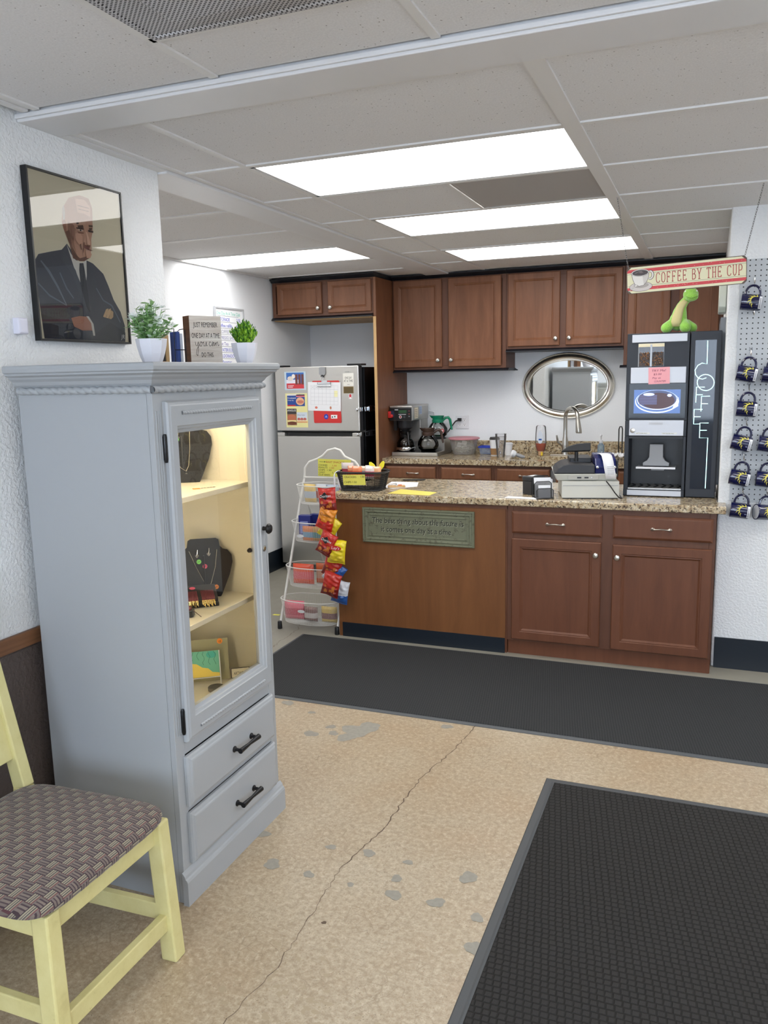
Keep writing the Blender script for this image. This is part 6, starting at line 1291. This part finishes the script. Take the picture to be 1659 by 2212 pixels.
b = MB(); b.tube([(-.525, 4.672, 1.035), (-.50, 4.655, 1.010), (-.475, 4.650, .975), (-.455, 4.665, .948), (-.440, 4.70, ZP+.0065), (-.46, 4.80, ZP+.0065)], .0035, M_BLACK, 6)
tag(b.build('register_cord', loc=(-.47, 4.66, ZP)), 'black cord hanging from the cash register front to the countertop', 'cord')

r = thing('letter_holder', 'black mesh letter holder full of white envelopes left of the register', 'letter holder', (-.880, 4.655, ZP), math.radians(28))
G3 = glass_thin('fine_black_mesh', (.35, .35, .36), .3, .4, .05)
for k, (yy, hh) in enumerate(((-.055, .060), (-.018, .095), (.020, .125))):
    b = MB(); w_ = .050; fr_ = [(-w_, yy, .004), (-w_, yy+.004, hh-.012), (-w_+.012, yy+.005, hh), (w_-.012, yy+.005, hh), (w_, yy+.004, hh-.012), (w_, yy, .004)]; b.tube(fr_, .0022, M_BLACK, 6, closed=True)
    b.add(fr_, [(0, 1, 2, 3, 4, 5)], G3); b.build('divider', r, local=True)
b = MB(); b.tube([(-.05, -.06, .003), (-.05, .03, .003), (.05, .03, .003), (.05, -.06, .003)], .0025, M_BLACK, 6, closed=True); b.build('base', r, local=True)
for k, (lb, x0_, yy, w_, hh, lean) in enumerate((('small white envelope at the front of the mesh holder', -.035, -.044, .070, .072, .01), ('white envelope leaning in the middle of the mesh holder', -.045, -.008, .10, .112, .03), ('white envelope with grey edge at the back of the mesh holder', -.032, .010, .10, .100, .02))):
    T = thing('envelope', lb, 'envelope', tuple(r.matrix_basis @ Vector((x0_, yy, .0065))) if False else (-.880+math.cos(.489)*x0_-math.sin(.489)*yy, 4.655+math.sin(.489)*x0_+math.cos(.489)*yy, ZP+.0065), math.radians(28), 'envelopes in the mesh holder')
    b = MB(); b.prism(Fr((0, 0, 0), (1, 0, -.02), (0, lean/hh, 1)), [(0, 0), (w_, 0), (w_, hh), (0, hh)], .0035 if k else .005, M_PAPER); b.build('paper', T, local=True)
    b = MB(); Fe = Fr((0, 0, 0), (1, 0, -.02), (0, lean/hh, 1)); b.line(Fe, [(.002, hh-.001), (w_/2, hh*.55), (w_-.002, hh-.001)], .0008, K((190, 192, 200)), .0055 if k == 0 else .004); b.build('flap', T, local=True)
r = thing('card_box', 'small black plastic card box behind the envelope holder', 'box', (-.965, 4.80, ZP), math.radians(-30))
b = MB(); b.box((-.030, -.055, .0005), (.040, .055, .080), M_CHAR); b.build('body', r, local=True, bev=.003)
b = MB(); b.box((-.033, -.058, .0805), (.043, .058, .108), M_CHAR); b.build('lid', r, local=True, bev=.006)
b = MB(); b.box((-.010, -.03, .1085), (.02, .02, .1095), M_PAPER); b.build('label', r, local=True)
GT = Fr((0, 0, ZP+.0006), (1, 0, 0), (0, 1, 0))
def sheet(name, label, pts, m, cat='paper', th=.0008, group=None, extra=None):
    b = MB(); b.prism(GT, pts, th, m)
    if extra: extra(b)
    return tag(b.build(name), label, cat, group)
sheet('paper_sheet', 'yellow paper lying near the front edge of the counter', [(-1.815, 4.60), (-1.54, 4.575), (-1.535, 4.71), (-1.80, 4.79)], M_YEL2)
sheet('paper_sheet', 'white printed paper lying behind the yellow paper on the counter', [(-1.94, 4.84), (-1.86, 4.80), (-1.74, 4.93), (-1.80, 5.13), (-1.99, 5.12)], M_PAPER, extra=lambda b: [b.line(GT, [(-1.92+.018*k, 4.86+.02*k), (-1.80+.01*k, 4.90+.02*k)], .0015, K((150, 152, 165)), .0010) for k in range(6)])
sheet('paper_strip', 'long white slip of paper at the counter edge beside the envelopes', [(-1.085, 4.590), (-.90, 4.575), (-.865, 4.620), (-1.075, 4.640)], M_PAPER, th=.003)
b = MB(); b.tube([(-1.93, 5.18, ZP+.006), (-1.925, 5.182, ZP+.006), (-1.80, 5.232, ZP+.006), (-1.785, 5.238, ZP+.006)], [.003, .0052, .0052, .002], M_BLACK, 8); tag(b.build('pen'), 'black pen lying behind the white printed paper', 'pen')
r = thing('mouse_trap', 'small wooden board with wire spring next to the snack basket', 'trap', (-1.86, 4.87, ZP+.0018), math.radians(25))
b = MB(); b.box((-.055, -.028, .0005), (.055, .028, .010), M_PALE); b.build('board', r, local=True, bev=.001)
b = MB(); b.tube([(-.045, -.02, .014), (-.05, .02, .016), (0, .022, .022), (.0, -.022, .022)], .0018, M_CHROME, 5, closed=True); b.tube([(0, -.02, .014), (0, .02, .014)], .005, M_STEELD, 8); b.build('spring', r, local=True)
b = MB(); b.box((.012, -.012, .0105), (.035, .012, .015), K((216, 112, 60))); b.build('bait_pedal', r, local=True)

# ---------------------------------------------------------------- basket helper (wire mesh)
def mesh_basket(name, parent, c, rx, ry, h, m, wire, nx=72, nz=9, taper=.86, p=2.6, rz=0., bottom=True, loc=False):
    def P(a, s_): ca, sa = math.cos(a), math.sin(a); return (rx*s_*math.copysign(abs(ca)**(2/p), ca), ry*s_*math.copysign(abs(sa)**(2/p), sa))
    vs = []; fs = []
    for j in range(nz+1):
        s_ = taper+(1-taper)*j/nz
        for k in range(nx): x_, y_ = P(2*PI*k/nx, s_); vs.append((c[0]+x_, c[1]+y_, c[2]+h*j/nz))
    for j in range(nz):
        for k in range(nx): fs.append((j*nx+k, j*nx+(k+1) % nx, (j+1)*nx+(k+1) % nx, (j+1)*nx+k))
    if bottom:
        nb = 5; last = 0
        for j in range(1, nb+1):
            s_ = taper*(1-j/nb)*.999+.001; k0 = len(vs)
            for k in range(nx): x_, y_ = P(2*PI*k/nx, s_); vs.append((c[0]+x_, c[1]+y_, c[2]))
            for k in range(0, nx): fs.append((last+k, last+(k+1) % nx, k0+(k+1) % nx, k0+k))
            last = k0
    b = MB(); b.add(vs, fs, m); o = b.build(name, parent, local=loc)
    w_ = o.modifiers.new('w', 'WIREFRAME'); w_.thickness = wire; w_.use_even_offset = False; w_.use_replace = True
    rim = MB(); rw = 3.2 if wire < .002 else 1.3
    rim.tube([(c[0]+P(2*PI*k/nx, 1)[0], c[1]+P(2*PI*k/nx, 1)[1], c[2]+h) for k in range(nx)], wire*rw, m, 6, closed=True)
    rim.tube([(c[0]+P(2*PI*k/nx, taper)[0], c[1]+P(2*PI*k/nx, taper)[1], c[2]) for k in range(nx)], wire*1.3, m, 6, closed=True)
    rim.build('rim', o, local=loc); return o
# snack basket on the counter
r = thing('snack_basket', 'black woven plastic basket of snacks on the counter left end', 'basket', (-2.035, 4.74, ZP), math.radians(3))
M_BSK = mat('black_basket', (24, 23, 24), .5)
mesh_basket('basket', r, (0, 0, .004), .158, .105, .112, M_BSK, .0052, 84, 9, .83, 4.5, loc=True)
b = MB(); b.box((-.125, -.08, .001), (.125, .08, .004), M_BSK); b.build('bottom', r, local=True)
b = MB(); F = Fr((-.092, -.112, .040), (1, 0, 0), (0, -.10, 1)).rot(1.5); b.prism(F, [(0, 0), (.148, 0), (.148, .066), (0, .066)], .001, M_YEL); b.text(F, 'CRACKERS', .008, .045, .018, M_INK, .0014, width=.082); b.text(F, '1.00', .116, .047, .018, M_INK, .0014, width=.028); b.text(F, 'CHIPS 1.50', .006, .012, .019, M_INK, .0014, width=.084)
b.build('price_card', r, local=True)
def packet(name, label, cat, loc, rz, w_, d_, h_, base, stripe, txt=None, group=None, tilt=0.):
    b = MB(); nx, nz = 10, 8; vs = []; fs = []
    for s_ in (-1, 1):
        for j in range(nz+1):
            for i in range(nx+1):
                u, v_ = i/nx*2-1, j/nz*2-1; t_ = (1-abs(u)**4)*(1-abs(v_)**4); vs.append((u*w_/2, s_*d_/2*t_**.6, h_/2+v_*h_/2))
    n1_ = (nx+1)*(nz+1)
    for s_ in (0, 1):
        for j in range(nz):
            for i in range(nx):
                q_ = [s_*n1_+j*(nx+1)+i, s_*n1_+j*(nx+1)+i+1, s_*n1_+(j+1)*(nx+1)+i+1, s_*n1_+(j+1)*(nx+1)+i]; fs.append(tuple(q_ if s_ == 0 else q_[::-1]))
    k0 = len(b.v); b.add(vs, fs, base, True)
    i1, i2 = b.mi(stripe), b.mi(base)
    for fi in range(len(b.fm)):
        c_ = sum(b.v[a][2] for a in b.f[fi])/4
        if .28*h_ < c_ < .60*h_: b.fm[fi] = i1
    r_ = thing(name, label, cat, loc, rz, group); o = b.build('wrapper', r_, local=True)
    if txt: bb = MB(); bb.text(Fr((0, -d_/2-.0008, h_*.62)), txt, 0, 0, h_*.22, K((240, 236, 230)), 0, width=w_*.55, align='C'); bb.build('printing', r_, local=True)
    r_.rotation_euler = (tilt, 0, rz); return r_
M_FOIL = lambda c: K(c, .25)
gsn = 'snack packets in the black basket'
pk = [(-.118, .030, (222, 210, 204), (190, 80, 90), 'large pinkish-white packet at the left of the black basket', 'MM'), (-.070, -.010, (232, 150, 110), (214, 96, 66), 'orange cracker packet behind the price card, left', None), (-.030, -.030, (236, 140, 96), (220, 84, 60), 'orange cracker packet behind the price card, middle', None), (.014, -.005, (222, 196, 168), (150, 156, 176), 'beige and grey packet in the middle of the black basket', None), (.055, -.030, (232, 214, 208), (196, 66, 92), 'white and crimson packet right of the price card', None), (.095, -.015, (236, 176, 130), (214, 150, 120), 'peach cracker packet at the right of the black basket', None), (.030, .045, (236, 222, 210), (220, 150, 120), 'pale packet at the back of the black basket', None)]
for x_, y_, c1, c2, lb, tx in pk:
    packet('snack_packet', lb, 'snack', (-2.035+x_, 4.74+y_, ZP+.069), random.uniform(-.15, .15), .066 if tx is None else .085, .036, .080 if tx is None else .098, M_FOIL(c1), M_FOIL(c2), None, gsn, random.uniform(-.12, .12))
r = thing('bunny_ears', 'yellow foam bunny ears sticking out of the black basket', 'decoration', (-1.955, 4.790, ZP+.125))
for s_ in (-1, 1):
    b = MB(); F = Fr((s_*.016, 0, 0)).rot(-28*s_ if s_ > 0 else 42); b.prism(F, [(-.010, 0), (.010, 0), (.016, .028), (.010, .052), (0, .060), (-.010, .052), (-.016, .028)], .006, K((240, 232, 60), .7)); b.build('ear', r, local=True, bev=.002)

# ---------------------------------------------------------------- white wire snack rack
r = rack = thing('snack_rack', 'white four-tier wire snack rack with arched top beside the counter', 'rack', (-2.39, 4.9, 0))
LY = lambda z: 4.582+.455*z
def front(x, zt): return [(x, LY(z), z) for z in (.03, .3, .6, .9, zt)]
AR = [(-2.597, .951), (-2.590, 1.025), (-2.554, 1.068), (-2.493, 1.088), (-2.452, 1.11), (-2.41, 1.149), (-2.357, 1.162), (-2.318, 1.151), (-2.287, 1.109), (-2.248, 1.092), (-2.213, 1.078), (-2.190, 1.052), (-2.184, 1.00)]
b = MB(); b.tube(front(-2.600, .93)+[(x, 5.015, z) for x, z in AR]+list(reversed(front(-2.182, .93))), .0088, M_WIRE, 10); b.tube([(-2.597, 5.01, .962), (-2.184, 5.01, .962)], .006, M_WIRE, 8); b.build('frame', r)
for x in (-2.597, -2.185):
    b = MB(); b.tube([(x, 4.99, .90), (x+.004, 5.15, .55), (x+.006, 5.40, .02)], .0075, M_WIRE, 8); b.build('rear_leg', r)
for i, (x, y, z) in enumerate(((-2.600, 4.588, .03), (-2.182, 4.588, .03), (-2.591, 5.405, .03), (-2.179, 5.405, .03))):
    b = MB(); b.lathe([(.015, -.030), (.016, -.026), (.014, .018), (.011, .022)], M_BLACK, (x, y, z), 14); b.build('rubber_foot', r)
TI = [(.925, .125, 4.985), (.690, .130, 4.895), (.408, .130, 4.79), (.205, .150, 4.70)]
for z, h, y in TI: mesh_basket('tier_basket', r, (-2.392, y-.045, z-h), .213, .118, h, M_WIRE, .0010, 110, 15, .88, 2.4)
for (x, y, z) in ((-2.46, 4.66, .62), (-2.43, 4.465+.11, .135)):
    b = MB(); b.ell(Fr((x, y, z)), 0, 0, .026, .011, M_WHITE, 0, 20); b.ell(Fr((x, y, z)), 0, 0, .026, .011, M_WHITE, .001, 20); b.build('tag_plate', r)
b = MB(); F = Fr((-2.482, 4.998, .975)).rot(-1.0); b.prism(F, [(0, 0), (.246, 0), (.246, .118), (0, .118)], .0012, M_YEL)
F = F.sh(0, 0, .0014); b.text(F, 'BAAT SNACKS', .062, .092, .019, K((180, 70, 30)), .0003, width=.125)
for a0, a1 in ((.012, .050), (.232, .196)): b.line(F, [(a0, .099), (a1, .099)], .0022, M_INK, .0003); b.flat(F, [(a1, .105), (a1+(.008 if a1 > a0 else -.008), .099), (a1, .093)], M_INK, .0004)
for k, (s_, p_) in enumerate((('COOKIES', '1.50'), ('PEANUTS', '1.50'), ('CHIPS', '1.50'), ('CANDY', '1.75'), ('CLIF BARS', ' '))): b.text(F, s_, .005, .070-k*.0165, .0165, M_INK, .0003, width=.0095*len(s_)); b.text(F, p_, .105-(.02*(k % 3)), .070-k*.0165, .016, K((200, 90, 40)) if k < 2 else M_INK, .0003, width=.036)
tag(b.build('price_sign', loc=(-2.36, 4.995, .975)), 'yellow handwritten BAAT SNACKS price list on the white rack', 'sign')
def box_thing(name, label, cat, c, s_, rz, m1, m2=None, group=None, tilt=0.):
    r_ = thing(name, label, cat, c, rz, group); b = MB(); b.box((-s_[0]/2, -s_[1]/2, 0), (s_[0]/2, s_[1]/2, s_[2]), m1); b.build('pack', r_, local=True, bev=.003)
    if m2: b = MB(); b.box((-s_[0]*.36, -s_[1]/2-.0008, s_[2]*.2), (s_[0]*.30, -s_[1]/2-.0002, s_[2]*.75), m2); b.build('printing', r_, local=True)
    r_.rotation_euler = (tilt, 0, rz); return r_
BL = K((40, 50, 130), .35); gb = 'packs in the white wire rack'
y2, y3, y4, y1 = 4.85, 4.745, 4.655, 4.94
box_thing('bar_box', 'blue bar box standing at the left of the second rack tier', 'snack', (-2.515, y2, .571), (.085, .05, .155), .1, BL, K((130, 140, 200)), gb); box_thing('bar_box', 'blue bar box right behind the leftmost one on the second tier', 'snack', (-2.465, y2+.062, .571), (.075, .04, .155), -.15, BL, None, gb); box_thing('bar_box', 'blue bar box in the middle of the second rack tier', 'snack', (-2.345, y2+.03, .571), (.060, .05, .145), .25, BL, K((150, 156, 210)), gb)
for i, (x_, c1, c2, lb) in enumerate(((-2.46, (214, 130, 80), (120, 160, 190), 'orange and blue packet low in the second rack tier, left'), (-2.39, (196, 150, 90), (90, 140, 150), 'tan packet low in the second rack tier, middle'), (-2.29, (210, 120, 60), (200, 170, 90), 'orange packet low in the second rack tier, right'))): packet('snack_packet', lb, 'snack', (x_, y2-.065, .565), 0, .09, .03, .10, M_FOIL(c1), M_FOIL(c2), None, gb, .05)
packet('candy_bag', 'big red and orange candy bag with white emblem in the third rack tier', 'snack', (-2.475, y3-.03, .286), .05, .15, .04, .135, M_FOIL((226, 88, 60)), M_FOIL((220, 96, 104)), None, gb)
b = MB()
for k in range(9): a = 2*PI*k/9; b.flat(Fr((-2.458, y3-.0615, .345)), [(.005*math.cos(a+1.5), .005*math.sin(a+1.5)), (.020*math.cos(a), .024*math.sin(a)), (.005*math.cos(a-1.5), .005*math.sin(a-1.5))], K((232, 230, 232)), 0)
packet('candy_bag', 'orange-topped packet in the middle of the third rack tier', 'snack', (-2.37, y3+.02, .286), 0, .07, .03, .135, M_FOIL((226, 110, 60)), M_FOIL((214, 160, 130)), None, gb); packet('candy_bag', 'clear and silver packet at the right of the third rack tier', 'snack', (-2.26, y3, .286), .1, .10, .035, .10, M_FOIL((190, 186, 180)), M_FOIL((160, 120, 110)), None, gb)
packet('candy_bag', 'pink packet lying at the left of the bottom rack tier', 'snack', (-2.51, y4-.02, .062), .1, .14, .05, .125, M_FOIL((220, 110, 126)), M_FOIL((190, 70, 90)), None, gb); packet('candy_bag', 'dark cookie packet beside the pink one in the bottom tier', 'snack', (-2.385, y4-.03, .062), -.05, .10, .05, .095, M_FOIL((120, 86, 80)), M_FOIL((190, 180, 176)), None, gb); packet('candy_bag', 'gold-topped packet at the right of the bottom rack tier', 'snack', (-2.255, y4-.02, .062), .05, .11, .05, .105, M_FOIL((206, 176, 90)), M_FOIL((130, 86, 80)), None, gb)
for i, (x_, c1, c2, lb) in enumerate(((-2.50, (226, 196, 120), (190, 200, 210), 'cream packet at the left of the top rack tier'), (-2.42, (200, 206, 214), (214, 120, 110), 'silver and red packet in the top rack tier'), (-2.33, (180, 196, 214), (226, 226, 230), 'pale blue packet in the middle of the top tier'), (-2.25, (232, 226, 230), (214, 120, 140), 'pink and white packet piled at the right of the top tier'))): packet('snack_packet', lb, 'snack', (x_, y1-.03+.02*(i % 2), .806), .1*(i-1.5), .095, .04, .125 if i < 3 else .165, M_FOIL(c1), M_FOIL(c2), None, gb, .08)

# hanging strip of chip bags
b = MB(); b.box((-2.153, 4.547, .36), (-2.143, 4.5495, 1.045), M_WHITE)
b.tube([(-2.148, 4.548, 1.043), (-2.148, 4.560, 1.058), (-2.148, 4.60, 1.064), (-2.148, 4.634, 1.060)], .0025, M_WHITE, 6)
tag(b.build('clip_strip', loc=(-2.148, 4.548, 1.045)), 'thin white clip strip with chip bags hanging at the counter corner', 'strip')
def m_bag(key, c1, c2, extra, h_):
    m = mat('bag_foil_'+key, c1, .24, spec=.6); t = NT(m); v = t.coord(); q = t.sep(v)
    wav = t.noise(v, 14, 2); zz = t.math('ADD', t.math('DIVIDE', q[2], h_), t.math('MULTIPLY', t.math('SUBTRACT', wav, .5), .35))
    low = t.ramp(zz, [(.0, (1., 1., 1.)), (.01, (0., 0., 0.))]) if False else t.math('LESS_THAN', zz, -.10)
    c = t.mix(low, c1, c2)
    if extra:
        vc = t.coord((34, 20, 22), rot=(0, .55, 0)); d_ = t.vor(vc, 1.0); band = t.math('MULTIPLY', t.math('LESS_THAN', zz, -.01), t.math('GREATER_THAN', zz, -.33))
        inn = t.math('LESS_THAN', t.math('ABSOLUTE', q[0]), .036); k1 = t.math('MULTIPLY', t.math('MULTIPLY', band, inn), t.math('LESS_THAN', d_, .46))
        cc = t.mix(t.noise(v, 160, 2), extra, tuple(int(x*.68) for x in extra)); c = t.mix(k1, c, cc)
    t.color(c); n_ = t.noise(v, 34, 3, .6, 1.2); t.bump(n_, .55, .006); return m
def chip_bag(label, x, y, z, rot, w_, h_, c_top, c_bot, brand=None, bc=(240, 240, 240), extra=None, yaw=0.):
    r_ = thing('chip_bag', label, 'chip bag', (x, y, z), 0, 'chip bags on the hanging strip'); rnd = random.Random(label)
    nx, nz = 22, 26; vs = []; fs = []; ph = [rnd.uniform(0, 6) for _ in range(6)]
    for s_ in (-1, 1):
        for j in range(nz+1):
            for i in range(nx+1):
                u, v_ = i/nx*2-1, j/nz*2-1
                puff = (max(0, 1-abs(u)**3.0)**.55)*(max(0, 1-(abs(v_)/.90)**3.2)**.6 if abs(v_) < .9 else 0)
                wr = .16*math.sin(6*u+ph[0]+2.5*v_)*math.cos(5*v_+ph[1])+.10*math.sin(13*u*v_+ph[2]+9*v_)+.08*math.sin(17*v_+ph[3]+4*u)
                pin = 1-.07*(1-v_*v_)
                vs.append((u*w_/2*pin, s_*(.024*puff*(1+wr)+.0004), v_*h_/2+.003*math.sin(3*u+ph[4])*(abs(v_))))
    n1_ = (nx+1)*(nz+1)
    for s_ in (0, 1):
        for j in range(nz):
            for i in range(nx):
                q_ = [s_*n1_+j*(nx+1)+i, s_*n1_+j*(nx+1)+i+1, s_*n1_+(j+1)*(nx+1)+i+1, s_*n1_+(j+1)*(nx+1)+i]; fs.append(tuple(q_ if s_ == 0 else q_[::-1]))
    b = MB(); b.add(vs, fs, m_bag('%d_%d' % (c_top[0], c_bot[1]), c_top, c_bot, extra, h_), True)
    b.build('bag', r_, local=True)
    if brand:
        b = MB(); F = Fr((0, -.0300, .18*h_)).rot(4)
        if brand == 'Doritos': b.flat(F, [(-.035, 0), (0, -.022), (.020, .0), (.0, .026)], M_INK, .0)
        if brand == "Lay's": b.ell(F, 0, 0, w_*.33, .016, K((206, 40, 44), .3), .0)
        b.text(F, brand, 0, -.007, .024, K(bc, .3), .0006, width=w_*(.62 if brand != "Lay's" else .44), align='C', shear=.15); b.build('logo', r_, local=True)
    r_.rotation_euler = (0, math.radians(-rot), math.radians(yaw)); return r_
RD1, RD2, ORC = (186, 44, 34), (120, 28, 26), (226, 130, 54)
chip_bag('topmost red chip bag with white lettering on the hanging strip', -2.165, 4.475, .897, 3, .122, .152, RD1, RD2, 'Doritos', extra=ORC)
chip_bag('orange and red chip bag under the topmost red bag', -2.175, 4.47, .783, -18, .118, .150, (222, 138, 40), (206, 44, 34), 'Cheetos', (30, 26, 24), extra=(206, 44, 34))
chip_bag('yellow chip bag partly hidden below the orange one, upper of two yellow bags', -2.176, 4.515, .715, -32, .115, .15, (226, 206, 40), (214, 196, 50))
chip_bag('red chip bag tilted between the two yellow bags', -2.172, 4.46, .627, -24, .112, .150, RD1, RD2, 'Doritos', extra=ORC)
chip_bag('yellow chip bag with red oval logo, lower of two yellow bags', -2.112, 4.475, .577, -6, .122, .150, (232, 210, 36), (222, 196, 44), "Lay's")
chip_bag('red chip bag directly below the lower yellow bag', -2.160, 4.515, .480, -18, .128, .155, RD1, RD2, None, extra=ORC)
chip_bag('blue chip bag sticking out left under the red bag', -2.155, 4.520, .425, -35, .12, .15, (44, 88, 156), (206, 212, 220), None)
chip_bag('red chip bag near the bottom of the strip', -2.155, 4.47, .366, -14, .122, .155, RD1, RD2, None, extra=ORC)
chip_bag('lowest chip bag on the strip, blue and white', -2.118, 4.522, .308, -10, .115, .150, (210, 214, 222), (44, 88, 156), None)

# tape mark on the floor
b = MB(); b.prism(Fr((-2.80, 4.84, .0007), (1, 0, 0), (0, 1, 0)), [(0, 0), (.05, .004), (.048, .030), (0, .026)], .0006, M_YEL); tag(b.build('floor_tape'), 'short yellow tape mark on the floor left of the rack', 'tape')

# ---------------------------------------------------------------- behind the viewer, seen only in the mirror and glass
r = thing('printer_stand', 'wooden stand with dark top reflected at the right of the mirror', 'cabinet', (-1.72, -1.0, 0))
b = MB(); b.box((-2.02, -1.35, 0), (-1.40, -.55, 1.05), M_VEN); b.build('body', r); b = MB(); b.box((-2.03, -1.37, 1.051), (-1.38, -.53, 1.10), M_BLKW); b.build('top', r)
r = thing('printer', 'grey office printer on the stand, reflected in the mirror', 'printer', (-1.70, -.95, 1.10))
b = MB(); b.box((-1.95, -1.25, 1.101), (-1.45, -.65, 1.36), K((206, 206, 198))); b.build('body', r, bev=.02); b = MB(); b.box((-1.90, -1.22, 1.362), (-1.48, -.68, 1.44), K((190, 192, 188))); b.build('scanner_lid', r, bev=.015)
